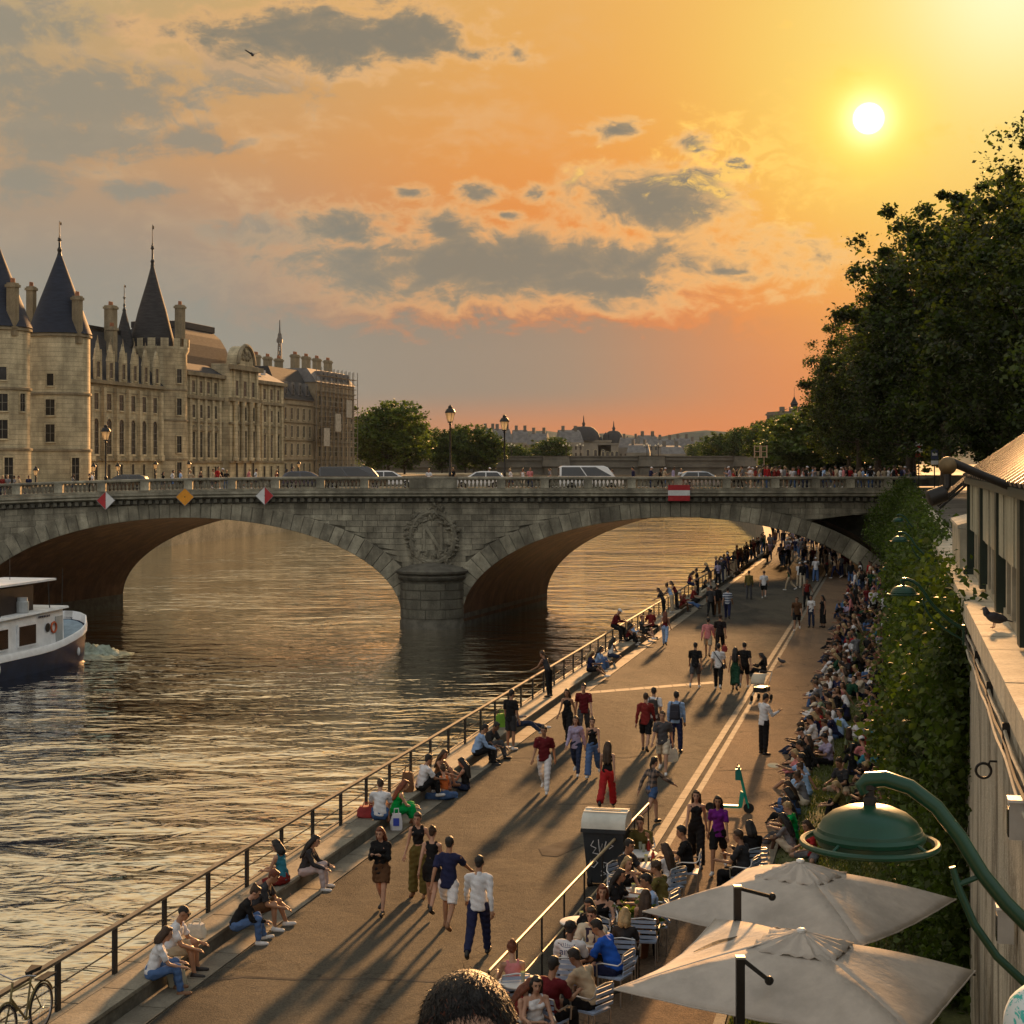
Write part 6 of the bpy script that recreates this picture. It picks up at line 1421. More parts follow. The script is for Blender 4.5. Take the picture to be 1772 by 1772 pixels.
# poses: pelvis height, lean, head pitch, (thigh pitch, splay, knee) left and right, (arm pitch, splay, elbow, inward) left and right
POSES = {
 'walk':   (.93, 3, 4, (24, 2, 12), (-20, 2, 30), (-22, 7, 18, 0), (20, 7, 25, 0)),
 'walkb':  (.93, 4, 4, (-24, 2, 26), (22, 2, 8), (24, 7, 22, 0), (-18, 7, 14, 0)),
 'stride': (.91, 5, 2, (34, 2, 30), (-28, 2, 34), (-30, 9, 20, 0), (55, 14, 10, 0)),
 'stand':  (.94, 1, 6, (3, 4, 4), (-2, 4, 2), (2, 8, 12, 6), (4, 8, 16, 6)),
 'hip':    (.94, 2, 10, (6, 5, 8), (-3, 4, 2), (-6, 26, 75, 35), (8, 10, 20, 0)),
 'hands':  (.93, 3, 12, (18, 1, 8), (-14, 1, 22), (22, 6, 100, 30), (22, 6, 100, 30)),
 'phone':  (.94, 1, 16, (2, 5, 2), (-4, 5, 2), (25, 6, 80, 15), (30, 8, 85, 10)),
 'lean':   (.92, 22, 0, (-8, 5, 0), (2, 5, 6), (55, 18, 40, 20), (55, 18, 40, 20)),
 'knees':  (.11, 14, 8, (128, 6, 112), (124, 8, 118), (58, 8, 38, 22), (56, 8, 42, 22)),
 'kneesb': (.11, -4, 0, (118, 10, 100), (98, 14, 48), (-38, 14, 4, 0), (60, 10, 46, 10)),
 'cross':  (.12, 10, 14, (82, 42, 118), (80, 42, 122), (36, 10, 58, 30), (34, 12, 62, 32)),
 'ledge':  (.36, 16, 10, (109, 6, 104), (106, 7, 97), (48, 8, 48, 18), (50, 10, 44, 18)),
 'ledgeb': (.36, 24, 18, (106, 12, 88), (110, 8, 108), (56, 12, 30, 14), (50, 8, 60, 22)),
 'chair':  (.52, 6, 8, (86, 7, 86), (84, 8, 80), (38, 10, 62, 16), (40, 12, 66, 16)),
 'chairb': (.52, 20, 18, (86, 9, 92), (82, 8, 70), (54, 12, 44, 14), (34, 14, 84, 22)),
 'chin':   (.52, 10, 2, (86, 8, 84), (82, 8, 86), (46, 8, 118, 12), (44, 10, 52, 20)),
 'rail':   (.92, 16, 22, (74, 8, 70), (66, 8, 62), (42, 8, 70, 20), (44, 8, 90, 20)),
 'recline': (.12, -28, -4, (88, 6, 8), (100, 8, 48), (-34, 18, 6, 0), (20, 14, 40, 10)),
 'lap':    (.11, 4, 24, (104, 8, 66), (96, 10, 40), (40, 8, 62, 26), (44, 8, 58, 26)),
}
def skel(pose, fem):
    pz, lean, hp, tl, tr, al, ar = POSES[pose]; J = {}
    pel = Vector((0, 0, pz)); J['pel'] = pel; hipw = .085 if fem else .09
    T = rx(-lean)                                            # leaning forward turns +z towards +y
    J['waist'] = pel + T @ Vector((0, 0, .17)); T2 = rx(-lean * 1.35); J['chest'] = J['waist'] + T2 @ Vector((0, .0, .19)); J['neck'] = J['chest'] + T2 @ Vector((0, -.01, .145))
    TH = rx(-(lean * .5 + hp)); J['hc'] = J['neck'] + rx(-lean) @ Vector((0, .02, .07)) + TH @ Vector((0, .025, .10)); J['TH'] = TH; J['T2'] = T2
    shw = .155 if fem else .182
    for s, leg, arm, n in ((-1, tl, al, 'L'), (1, tr, ar, 'R')):
        h = pel + Vector((s * hipw, 0, -.02)); p, spl, kb = leg
        d = Vector((s * math.sin(R(spl)), 0, 0)); c = math.cos(R(spl))
        th = Vector((s * math.sin(R(spl)), math.sin(R(p)) * c, -math.cos(R(p)) * c)); k = h + th * .43
        inward = -s * (.35 if pose == 'cross' else 0.0)
        sp_ = p - kb; sh = Vector((s * math.sin(R(spl)) * .4 + inward * 1.6, math.sin(R(sp_)), -math.cos(R(sp_)))).normalized(); a = k + sh * .42
        f = Vector((s * .12, math.cos(R(max(-30, min(25, sp_ + 6)))) , math.sin(R(max(-35, min(10, sp_ * .6)))))).normalized()
        J['hip' + n], J['knee' + n], J['ank' + n], J['toe' + n] = h, k, a, a + Vector((0, 0, -.045)) + f * .15
        sh0 = J['neck'] + T2 @ Vector((s * shw, 0, -.065)); pa, sa, eb, inn = arm
        ua = T2 @ Vector((s * math.sin(R(sa)), math.sin(R(pa)) * math.cos(R(sa)), -math.cos(R(pa)) * math.cos(R(sa)))); el_ = sh0 + ua * .285
        fa = Vector((s * (math.sin(R(sa)) - math.sin(R(inn))), math.sin(R(pa + eb)), -math.cos(R(pa + eb)))); fa = (T2 @ fa).normalized(); w = el_ + fa * .25
        J['sh' + n], J['el' + n], J['wr' + n], J['fa' + n] = sh0, el_, w, fa
    lowest = min(J['ankL'].z, J['ankR'].z) - .085
    J['drop'] = lowest
    return J
def cap(b, p, q, r0, r1, n=9, f0=False, f1=False):
    """tapered capsule"""
    p, q = Vector(p), Vector(q); d = (q - p); L = d.length or 1e-4; t = d / L
    ks = [(-r0, .02), (-r0 * .7, r0 * .72), (0, r0), (L, r1), (L + r1 * .7, r1 * .72), (L + r1, .02 * 1)]
    if f0: ks = ks[2:]
    if f1: ks = ks[:-2]
    b.tube([p + t * k for k, _ in ks], [max(.004, r) for _, r in ks], n)
TMPS = bpy.data.scenes.new('scratch'); TMPV = TMPS.view_layers[0]
def evaluated(o):
    TMPV.update(); return bpy.data.meshes.new_from_object(o.evaluated_get(TMPV.depsgraph))
def remesh(b, name, vox, smooth_it, noise=0.0, seed=0):
    me = b.mesh('tmp_' + name, [], fix=True); o = bpy.data.objects.new('tmp', me); TMPS.collection.objects.link(o)
    m_ = o.modifiers.new('r', 'REMESH'); m_.mode = 'VOXEL'; m_.voxel_size = vox; m_.use_smooth_shade = True
    if smooth_it: s_ = o.modifiers.new('s', 'SMOOTH'); s_.iterations = smooth_it; s_.factor = .5
    out = evaluated(o); out.name = name
    bpy.data.objects.remove(o); bpy.data.meshes.remove(me)
    n = len(out.vertices)
    if noise and n:
        co = np.empty(n * 3, 'f'); nr = np.empty(n * 3, 'f'); out.vertices.foreach_get('co', co); out.vertices.foreach_get('normal', nr); co = co.reshape(-1, 3); nr = nr.reshape(-1, 3)
        w = np.sin(co[:, 0] * 31 + co[:, 2] * 24 + seed) * np.sin(co[:, 1] * 37 - co[:, 2] * 17 + seed * 2) + .6 * np.sin(co[:, 2] * 58 + co[:, 0] * 21 + seed)
        co += nr * (w * noise)[:, None]; out.vertices.foreach_set('co', co.ravel())
    out.polygons.foreach_set('use_smooth', [True] * len(out.polygons)); out.update(); return out
PC = {}
def append_parts(me, b, mats):
    """join extra closed shapes (eyes, fingers) to the one body mesh"""
    bm = bmesh.new(); bm.from_mesh(me); vs = [bm.verts.new(v) for v in b.v]
    for f, mi in zip(b.f, b.mi):
        try: q_ = bm.faces.new([vs[i] for i in f]); q_.material_index = mi; q_.smooth = True
        except ValueError: pass
    bm.to_mesh(me); bm.free()
    for m_ in mats: me.materials.append(m_)
def body_mesh(pose, fem):
    key = ('body', pose, fem)
    if key in PC: return PC[key]
    J = skel(pose, fem); b = MB(); T = J['TH']; hc = J['hc']
    cap(b, J['pel'] + Vector((-.055, 0, 0)), J['pel'] + Vector((.055, 0, 0)), .105, .105); cap(b, J['pel'], J['waist'], .12 if not fem else .115, .115 if not fem else .098, 10)
    cap(b, J['waist'], J['chest'], .115 if not fem else .098, .125 if not fem else .108, 10)
    for s in (-1, 1):
        cap(b, J['chest'] + J['T2'] @ Vector((s * .05, .005, 0)), J['chest'] + J['T2'] @ Vector((s * (.09 if not fem else .07), .0, .07)), .10 if not fem else .088, .082 if not fem else .07)
        if fem: b.ball(J['chest'] + J['T2'] @ Vector((s * .062, .085, .0)), (.055, .05, .055), 8, 6)
        b.ball(hc + T @ Vector((s * .077, -.008, -.008)), (.012, .022, .032), 6, 5, T)
    cap(b, J['neck'] + J['T2'] @ Vector((0, -.005, -.05)), hc + T @ Vector((0, -.015, -.05)), .058 if not fem else .048, .054 if not fem else .046)
    b.ball(hc + T @ Vector((0, -.008, .025)), (.074, .094, .094), 14, 10, T); b.ball(hc + T @ Vector((0, .022, -.045)), (.056, .064, .078), 12, 9, T)
    b.ball(hc + T @ Vector((0, .055, -.098)), (.028, .026, .022), 8, 6, T); cap(b, hc + T @ Vector((0, .080, .012)), hc + T @ Vector((0, .098, -.028)), .011, .016, 7)
    for n in 'LR':
        cap(b, J['hip' + n], J['knee' + n], .088 if not fem else .086, .056, 10); cap(b, J['knee' + n], J['knee' + n].lerp(J['ank' + n], .35) + Vector((0, -.008, 0)), .053, .052); cap(b, J['knee' + n].lerp(J['ank' + n], .35) + Vector((0, -.008, 0)), J['ank' + n], .052, .034)
        cap(b, J['ank' + n] + Vector((0, -.02, -.03)), J['toe' + n], .036, .030)
        cap(b, J['neck'] + Vector((0, 0, -.06)), J['sh' + n], .062, .058 if not fem else .048)
        cap(b, J['sh' + n], J['el' + n], .052 if not fem else .043, .040 if not fem else .034); cap(b, J['el' + n], J['wr' + n], .040 if not fem else .034, .026 if not fem else .023)
        f = J['fa' + n]; cap(b, J['wr' + n], J['wr' + n] + f * .075, .028, .036 if not fem else .031, 8)
    me = remesh(b, 'person_body', .017, 3)
    e = MB()                                                     # eyes, brows, mouth, fingers
    for s in (-1, 1):
        e.cur = 1; e.ball(hc + T @ Vector((s * .030, .078, .012)), (.013, .010, .008), 6, 4, T); e.cur = 2; e.box(hc + T @ Vector((s * .030, .083, .034)), (.036, .012, .007), m=T)
    e.cur = 3; e.ball(hc + T @ Vector((0, .082, -.062)), (.024, .010, .009), 7, 4, T); e.cur = 0
    for n in 'LR':
        f = J['fa' + n]; s = -1 if n == 'L' else 1; side = Vector((0, 0, 1)).cross(f); side = side.normalized() if side.length > .2 else Vector((0, 1, 0)); up = f.cross(side).normalized()
        palm = J['wr' + n] + f * .085; curl = (Vector((0, 0, -1)) if abs(f.z) < .8 else Vector((-s, .2, 0)).normalized())
        for k in range(4):
            o_ = side * ((k - 1.5) * .017); L = (.062, .074, .070, .055)[k]
            p0 = palm + o_; p1 = p0 + f * L * .5 + curl * .004; p2 = p1 + (f * .8 + curl * .6).normalized() * L * .5
            e.tube([p0, p1, p2], [.009, .0085, .006], 5)
        th0 = J['wr' + n] + f * .03 + side * .024 * s; e.tube([th0, th0 + (f * .6 + side * s * .6).normalized() * .035, th0 + (f * .9 + side * s * .25).normalized() * .065], [.010, .009, .006], 5)
    me.materials.clear(); me.materials.append(SKIN[0]); append_parts(me, e, [EYE, HAIRC['brown'], LIP]); PC[key] = me; return me
def top_mesh(kind, pose, fem):
    key = ('top', kind, pose, fem)
    if key in PC: return PC[key]
    J = skel(pose, fem); b = MB(); g_ = .014; T2 = J['T2']
    ax = (J['waist'] - J['pel']).normalized(); tuck = kind in ('tank', 'strap'); dressy = 'dress' in kind
    hem = J['pel'] + ax * ({'crop': .16, 'jacket': -.13}.get(kind, -.10 if not tuck else .0)); sit = J['pel'].z < .7
    if sit and not dressy and kind != 'crop': hem = J['pel'] + ax * -.04
    r1 = (.138 if not fem else .126) if kind not in ('crop', 'tank', 'strap') else .118
    sx = .03 if kind != 'crop' else .012
    for x in (-sx, sx): cap(b, hem + Vector((x, 0, 0)), J['waist'] + Vector((x * .6, 0, 0)), r1 if not dressy else .12, .128 if not fem else .108, 12, f0=True)
    cap(b, J['waist'], J['chest'], .128 if not fem else .108, .136 if not fem else .118, 12, f0=kind == 'crop')
    for s in (-1, 1):
        cap(b, J['chest'] + T2 @ Vector((s * .05, .005, 0)), J['chest'] + T2 @ Vector((s * (.095 if not fem else .072), 0, .075 if kind not in ('tank', 'strap') else .045)), .11 if not fem else .098, .090 if not fem else .076)
        if fem: b.ball(J['chest'] + T2 @ Vector((s * .062, .09, .0)), (.060, .055, .060), 8, 6)
    for n in 'LR':
        sh, el_, wr = J['sh' + n], J['el' + n], J['wr' + n]; rs = .066 if not fem else .056
        if kind in ('tee', 'dress_tee'): cap(b, J['neck'] + T2 @ Vector((0, 0, -.07)), sh, .07, rs); cap(b, sh, sh.lerp(el_, .78), rs, rs * 1.06, f1=True)
        elif kind in ('shirt', 'jacket'):
            k = 1.12 if kind == 'jacket' else 1
            cap(b, J['neck'] + T2 @ Vector((0, 0, -.07)), sh, .07 * k, rs * k); cap(b, sh, el_, rs * k, .052 * k); cap(b, el_, el_.lerp(wr, .95), .052 * k, .038 * k)
        elif kind in ('strap', 'tank', 'dress', 'longdress', 'crop'):
            w = -.085 if n == 'L' else .085; cap(b, J['chest'] + T2 @ Vector((w, .02, .07)), J['neck'] + T2 @ Vector((w, -.01, -.015)), .04, .030); cap(b, J['neck'] + T2 @ Vector((w, -.01, -.015)), J['chest'] + T2 @ Vector((w * .9, -.05, .05)), .030, .045)
    if kind in ('tee', 'shirt', 'jacket', 'dress_tee'): cap(b, J['neck'] + T2 @ Vector((0, -.008, -.055)), J['neck'] + T2 @ Vector((0, -.005, -.012)), .072, .060)
    if kind in ('dress', 'longdress', 'dress_tee'): skirt_shapes(b, J, .62 if kind != 'longdress' else 1.65)
    me = remesh(b, 'garment', .019, 2, .0068, len(kind) + len(pose)); me.materials.append(cloth('white')); PC[key] = me; return me
def skirt_shapes(b, J, ln):
    cap(b, J['pel'] + Vector((-.04, 0, .02)), J['pel'] + Vector((.04, 0, .02)), .128, .128)
    ends = []
    for n in 'LR':
        h, k, a = J['hip' + n], J['knee' + n], J['ank' + n]; e = h.lerp(k, min(1, ln)); cap(b, h, e, .112, .118 if ln < 1 else .10, f1=ln < 1)
        if ln > 1: e2 = k.lerp(a, ln - 1); cap(b, k, e2, .10, .125, f1=True); ends.append((k, e2))
        ends.append((h, e))
    for (p, q_), (p2, q2) in zip(ends[:len(ends) // 2], ends[len(ends) // 2:]): cap(b, (p + p2) / 2, (q_ + q2) / 2, .115, .125, f1=True)
def bottom_mesh(kind, pose, fem):
    key = ('bottom', kind, pose, fem)
    if key in PC: return PC[key]
    J = skel(pose, fem); b = MB(); r = .122 if not fem else .120
    cap(b, J['pel'] + Vector((-.05, 0, 0)), J['pel'] + Vector((.05, 0, 0)), r, r); cap(b, J['pel'], J['pel'].lerp(J['waist'], .55), r + .008, r - .004, 11)
    if kind == 'skirt': skirt_shapes(b, J, .7)
    elif kind == 'longskirt': skirt_shapes(b, J, 1.6)
    else:
        wd = {'trousers': (.104, .082, .064), 'wide': (.108, .098, .102), 'slim': (.101, .075, .058), 'shorts': (.106, .092, 0), 'hotpants': (.102, .098, 0)}[kind]
        for n in 'LR':
            h, k, a = J['hip' + n], J['knee' + n], J['ank' + n]
            if kind == 'shorts': cap(b, h, h.lerp(k, .86), wd[0], wd[1], 10, f1=True)
            elif kind == 'hotpants': cap(b, h, h.lerp(k, .46), wd[0], wd[1], 10, f1=True)
            else: cap(b, h, k, wd[0], wd[1], 10); cap(b, k, k.lerp(a, .97), wd[1], wd[2], 10, f1=True)
    me = remesh(b, 'garment', .019, 2, .0062, 3 + len(kind)); me.materials.append(cloth('white')); PC[key] = me; return me
def hair_mesh(kind, pose, fem):
    key = ('hair', kind, pose, fem)
    if key in PC: return PC[key]
    J = skel(pose, fem); b = MB(); T = J['TH']; hc = J['hc']; V = lambda *a: hc + T @ Vector(a)
    if kind == 'cap':
        b.ball(V(0, -.010, .055), (.084, .104, .075), 14, 9, T); b.box(V(0, .115, .052), (.13, .10, .014), m=T)
    elif kind == 'scarf':
        b.ball(V(0, -.016, .028), (.086, .104, .102), 14, 10, T); cap(b, V(0, -.05, -.02), J['neck'] + Vector((0, -.03, -.06)), .085, .115)
    elif kind == 'hat':
        b.ball(V(0, -.010, .06), (.086, .104, .085), 14, 9, T); b.lathe([(.09, .045), (.19, .04), (.195, .05), (.09, .06)], hc, 18, m=T)
    elif kind == 'shaved': b.ball(V(0, -.016, .035), (.077, .097, .090), 14, 10, T)
    else:
        b.ball(V(0, -.030, .048), (.081, .090, .086), 14, 10, T); b.ball(V(0, .028, .094), (.062, .052, .032), 10, 7, T); b.ball(V(0, -.062, -.012), (.062, .045, .06), 10, 7, T)
        for x in (-.070, .070): b.ball(V(x, -.005, .025), (.014, .035, .045), 8, 6, T)
        if kind == 'short':
            rg = np.random.default_rng(len(pose))
            for _ in range(22):
                d = rg.normal(0, 1, 3); d /= np.linalg.norm(d); d[2] = abs(d[2]); b.ball(V(d[0] * .070, d[1] * .078 - .022, d[2] * .080 + .050), .019, 6, 5)
        if kind == 'curly':
            rg = np.random.default_rng(2)
            for _ in range(40):
                d = rg.normal(0, 1, 3); d /= np.linalg.norm(d); d[2] = abs(d[2]) - .25; b.ball(V(d[0] * .080, d[1] * .085 - .03, d[2] * .088 + .045), .030, 6, 5)
        if kind in ('long', 'bob'):
            ln = -.30 if kind == 'long' else -.13
            for x, w in ((-.064, .042), (-.03, .060), (.03, .060), (.064, .042)):
                q0 = V(x, -.055 if abs(x) < .05 else -.025, .02); q1 = J['neck'] + J['T2'] @ Vector((x * 1.2, -.085 if abs(x) < .05 else -.05, .04)); q2 = J['neck'] + J['T2'] @ Vector((x * 1.35, -.125 if abs(x) < .05 else -.10, .04 + ln * (1 if abs(x) < .05 else .85)))
                cap(b, q0, q1, w, w); cap(b, q1, q1.lerp(q2, 1 if kind == 'long' else .35), w, w * .55)
        if kind == 'bun': b.ball(V(0, -.08, .115), .045, 10, 7); 
        if kind == 'tail': cap(b, V(0, -.10, .05), V(0, -.14, -.08), .030, .034); cap(b, V(0, -.14, -.08), V(0, -.12, -.20), .032, .014)
    if kind not in ('cap', 'hat', 'scarf'): me = remesh(b, 'hair', .0145, 2, .002)
    else: me = remesh(b, 'hair', .0135, 2)
    me.materials.append(HAIRC['black']); PC[key] = me; return me
def shoe_mesh(pose, fem):
    key = ('shoe', pose, fem)
    if key in PC: return PC[key]
    J = skel(pose, fem); ms = []
    for n in 'LR':
        b = MB(); cap(b, J['ank' + n] + Vector((0, -.03, -.035)), J['toe' + n], .046, .040); cap(b, J['ank' + n] + Vector((0, -.02, -.03)), J['ank' + n] + Vector((0, -.01, .01)), .044, .042)
        me = remesh(b, 'shoe', .016, 2); me.materials.append(SHOE['white']); ms.append(me)
    PC[key] = ms; return ms
def setmat(o, m_, slot=0):
    o.material_slots[slot].link = 'OBJECT'; o.material_slots[slot].material = m_
def foot_drop(pose, fem): return skel(pose, fem)['drop']
NPEOPLE = 0
def person(loc, face, pose, top, bottom, hair=('short', 'black'), skin=0, fem=False, shoes='white', H=None, label=None, group=None, ground=True, hatcol=None):
    """face: heading in degrees, 0 looks away from the camera along +Y, 90 looks to -X, 180 looks at the camera."""
    global NPEOPLE; NPEOPLE += 1
    s = (H or (1.66 if fem else 1.77)) / 1.72
    me = body_mesh(pose, fem); o = put(me, 'person', None); o.rotation_euler = (0, 0, R(face)); o.scale = (s, s, s)
    drop = foot_drop(pose, fem) if pose in ('walk', 'walkb', 'stride', 'stand', 'hip', 'hands', 'phone', 'lean') else 0.0
    o.location = Vector(loc) - Vector((0, 0, drop * s)); setmat(o, SKIN[skin]); tag(o, label or 'person', 'person', group)
    names = {'tee': 't_shirt', 'shirt': 'shirt', 'jacket': 'jacket', 'tank': 'tank_top', 'strap': 'top', 'crop': 'crop_top', 'dress': 'dress', 'longdress': 'dress', 'dress_tee': 'dress'}
    if top: c = put(top_mesh(top[0], pose, fem), names[top[0]], o); setmat(c, top[1] if not isinstance(top[1], str) else cloth(top[1]))
    bn = {'trousers': 'trousers', 'wide': 'trousers', 'slim': 'jeans', 'shorts': 'shorts', 'hotpants': 'shorts', 'skirt': 'skirt', 'longskirt': 'skirt'}
    if bottom: c = put(bottom_mesh(bottom[0], pose, fem), bn[bottom[0]], o); setmat(c, cloth(bottom[1]))
    if hair:
        c = put(hair_mesh(hair[0], pose, fem), {'cap': 'cap', 'hat': 'hat', 'scarf': 'headscarf'}.get(hair[0], 'hair'), o); setmat(c, HAIRC[hair[1]] if hair[1] in HAIRC else cloth(hair[1]))
        if hair[0] in ('cap', 'hat'): c = put(hair_mesh('shaved', pose, fem), 'hair', o); setmat(c, HAIRC['black'])
    if shoes:
        for m_ in shoe_mesh(pose, fem): c = put(m_, 'shoe', o); setmat(c, SHOE[shoes])
    return o
AWAY, TOWARD = -13, 167                                   # walking along the quay
# (x, y of the feet, facing, pose, top, bottom, hair, skin, fem, shoes, label)
WALK = [
 (828, 1658, -8, 'walkb', ('shirt', 'white'), ('trousers', 'navy'), ('short', 'black'), 1, 0, 'black', 'person in white long sleeved shirt and navy trousers walking away alone'),
 (776, 1612, -10, 'stride', ('tee', 'navy'), ('shorts', 'white'), ('short', 'black'), 1, 0, 'tan', 'person in navy polo shirt and white shorts striding away'),
 (747, 1580, -12, 'walk', ('dress', 'black'), None, ('bun', 'brown'), 0, 1, 'black', 'person in short black dress with bun walking away between olive trousers and navy polo'),
 (724, 1552, 168, 'hip', ('crop', 'black'), ('wide', 'olive'), ('tail', 'brown'), 0, 1, 'tan', 'person in black crop top and wide olive trousers facing us'),
 (660, 1580, 165, 'hands', ('jacket', 'black'), ('skirt', 'brown'), ('long', 'red'), 0, 1, 'black', 'person in black jacket and brown skirt with hands raised to the chest'),
 (942, 1372, 168, 'walk', ('tee', 'maroon'), ('trousers', 'white'), ('short', 'black'), 1, 0, 'white', 'person in maroon t-shirt and white trousers coming towards us'),
 (1051, 1398, -14, 'walkb', ('tank', 'black'), ('wide', 'red'), ('long', 'brown'), 0, 1, 'black', 'person in black tank top and bright red trousers walking away'),
 (997, 1342, 166, 'walk', ('jacket', 'lilac'), ('slim', 'dark jeans'), ('long', 'brown'), 0, 1, 'white', 'person in lilac cardigan and dark jeans walking beside a black tank top'),
 (1026, 1345, 168, 'walkb', ('tank', 'black'), ('wide', 'jeans blue'), ('bun', 'brown'), 0, 1, 'white', 'person in black tank top and pale blue jeans next to a lilac cardigan'),
 (982, 1284, 160, 'walk', ('tank', 'black'), ('wide', 'black'), ('long', 'brown'), 1, 1, 'black', 'person all in black with long hair walking towards us near the railing'),
 (1010, 1280, 175, 'walkb', ('tee', 'maroon'), ('trousers', 'dark grey'), ('short', 'brown'), 0, 0, 'black', 'person in dark maroon shirt and dark trousers just behind the all black pair partner'),
 (884, 1298, -40, 'stand', ('tee', 'black'), ('shorts', 'charcoal'), ('short', 'black'), 1, 0, 'white', 'person in black t-shirt and shorts standing by the step next to a lime green rucksack'),
 (949, 1206, 50, 'lean', ('tank', 'charcoal'), ('slim', 'black'), ('tail', 'brown'), 1, 1, 'black', 'slim dark person leaning with both arms on the railing'),
 (1117, 1302, -14, 'walk', ('shirt', 'dark red'), ('shorts', 'black'), ('short', 'brown'), 0, 0, 'black', 'person in dark red shirt and black shorts walking away'),
 (1131, 1290, -10, 'walkb', ('tee', 'white'), ('shorts', 'dark grey'), ('short', 'black'), 1, 0, 'white', 'person in white t-shirt half hidden behind the dark red shirt'),
 (1147, 1340, 168, 'walk', ('tee', 'dark grey'), ('shorts', 'cream'), ('short', 'brown'), 0, 0, 'white', 'person in grey t-shirt and cream shorts carrying a white plastic bag'),
 (1170, 1302, -16, 'stand', ('shirt', 'pale blue'), ('trousers', 'navy'), ('short', 'black'), 1, 0, 'black', 'person in pale blue shirt with a dark backpack walking away'),
 (1203, 1192, -14, 'walkb', ('tee', 'black'), ('shorts', 'dark grey'), ('short', 'black'), 1, 0, 'white', 'person in black t-shirt and dark shorts left of the white shirt with shoulder strap'),
 (1243, 1194, -12, 'walk', ('tee', 'white'), ('trousers', 'black'), ('short', 'black'), 1, 0, 'white', 'person in white t-shirt with dark diagonal shoulder strap and black trousers'),
 (1272, 1196, -14, 'walk', ('longdress', 'dark green'), None, ('long', 'black'), 1, 1, 'black', 'person in long dark green dress with long black hair walking away'),
 (1288, 1192, -12, 'walkb', ('tee', 'black'), ('shorts', 'black'), ('short', 'black'), 0, 0, 'white', 'person all in black with bare legs right of the dark green dress'),
 (1225, 1138, -14, 'walk', ('shirt', 'pink'), ('shorts', 'beige'), ('short', 'black'), 1, 0, 'tan', 'person in pink shirt and beige shorts walking away'),
 (1246, 1134, -12, 'walkb', ('tee', 'black'), ('trousers', 'black'), ('short', 'black'), 1, 0, 'black', 'broad person all in black right of the pink shirt'),
 (1151, 1118, -14, 'walk', ('tank', 'maroon'), ('slim', 'pale blue'), ('long', 'red'), 0, 1, 'black', 'person in maroon top and pale blue jeans near the step'),
 (1259, 1072, -12, 'walk', ('tee', 'STRIPE'), ('trousers', 'navy'), ('short', 'black'), 1, 0, 'black', 'person in blue and white striped t-shirt walking away'),
 (1230, 1068, -12, 'walkb', ('tee', 'charcoal'), ('slim', 'black'), ('short', 'black'), 1, 0, 'black', 'dark clothed person left of a pair beside the striped t-shirt'),
 (1241, 1067, -12, 'stand', ('shirt', 'black'), ('trousers', 'brown'), ('short', 'brown'), 1, 0, 'black', 'dark clothed person with brown trousers next to the striped t-shirt'),
 (1296, 1037, -12, 'stand', ('shirt', 'olive'), ('trousers', 'dark grey'), ('short', 'black'), 1, 0, 'black', 'person in olive shirt standing at the edge of the orange light under the bridge'),
 (1322, 1036, -12, 'walk', ('tee', 'white'), ('shorts', 'black'), ('short', 'brown'), 0, 0, 'white', 'person in white t-shirt with blue back print at the edge of the orange light'),
 (1379, 1092, 168, 'walkb', ('tee', 'brown'), ('shorts', 'black'), ('short', 'brown'), 1, 0, 'white', 'person in brown t-shirt and black shorts with white shoes walking towards us'),
 (1404, 1086, 150, 'stand', ('tee', 'white'), ('slim', 'dark jeans'), ('tail', 'black'), 1, 1, 'black', 'person in white blouse and dark jeans holding a pale bag by the pushchair group'),
 (1424, 1086, 120, 'stand', ('longdress', 'black'), None, ('long', 'black'), 1, 1, 'black', 'person in long black dress standing behind the white blouse'),
 (1396, 1054, 190, 'hip', ('tank', 'dark red'), ('slim', 'black'), ('short', 'black'), 2, 0, 'black', 'person in dark red vest with one arm akimbo beside the black dress'),
 (1322, 1306, -60, 'phone', ('shirt', 'white'), ('trousers', 'black'), ('short', 'black'), 1, 0, 'black', 'person in white shirt and black trousers standing alone looking at a phone'),
 (1128, 1428, -50, 'stride', ('shirt', 'PLAID'), ('hotpants', 'denim blue'), ('tail', 'black'), 0, 1, 'black', 'person in dark plaid shirt and denim shorts stepping off with one arm stretched out'),
 (1205, 1500, 172, 'walk', ('tank', 'black'), ('wide', 'black'), ('long', 'brown'), 0, 1, 'black', 'person in black top with long brown hair walking beside the purple shirt'),
 (1243, 1512, 168, 'walkb', ('tee', 'purple'), ('shorts', 'black'), ('long', 'black'), 1, 1, 'white', 'person in bright purple shirt and black shorts coming towards us'),
]
def special(name, a, b_, kind):
    m_ = bpy.data.materials.new(name); m_.use_nodes = True; q = G(m_.node_tree); co = q.n.new('ShaderNodeTexCoord').outputs['Object']; x, y, z = q.sep(co)
    sz = q.m('GREATER_THAN', q.m('FRACT', q.m('MULTIPLY', z, 7.5)), .5)
    if kind == 'plaid': sx = q.m('GREATER_THAN', q.m('FRACT', q.m('MULTIPLY', x, 11)), .6); sz = q.m('MULTIPLY', q.m('ADD', sz, sx), .5)
    q.put(q.n['Principled BSDF'].inputs['Base Color'], q.mix(sz, (*a, 1), (*b_, 1))); q.n['Principled BSDF'].inputs['Roughness'].default_value = .9; return m_
SPEC = {'STRIPE': special('striped_cloth', (.05, .07, .12), (.45, .48, .52), 's'), 'PLAID': special('plaid_cloth', (.03, .03, .035), (.24, .17, .13), 'plaid')}
def tp_(t): return (t[0], SPEC.get(t[1], t[1])) if t else None
for (x, y, f, po, tp, bt, hr, sk, fm, sh, lab) in WALK:
    H = None
    if 'broad' in lab: H = 1.84
    person(GP(x, y, PLAT + .03 if 'leaning with both arms' in lab else ROAD), f, po, tp_(tp), bt, hr, sk, bool(fm), sh, H, lab, 'people walking on the promenade')
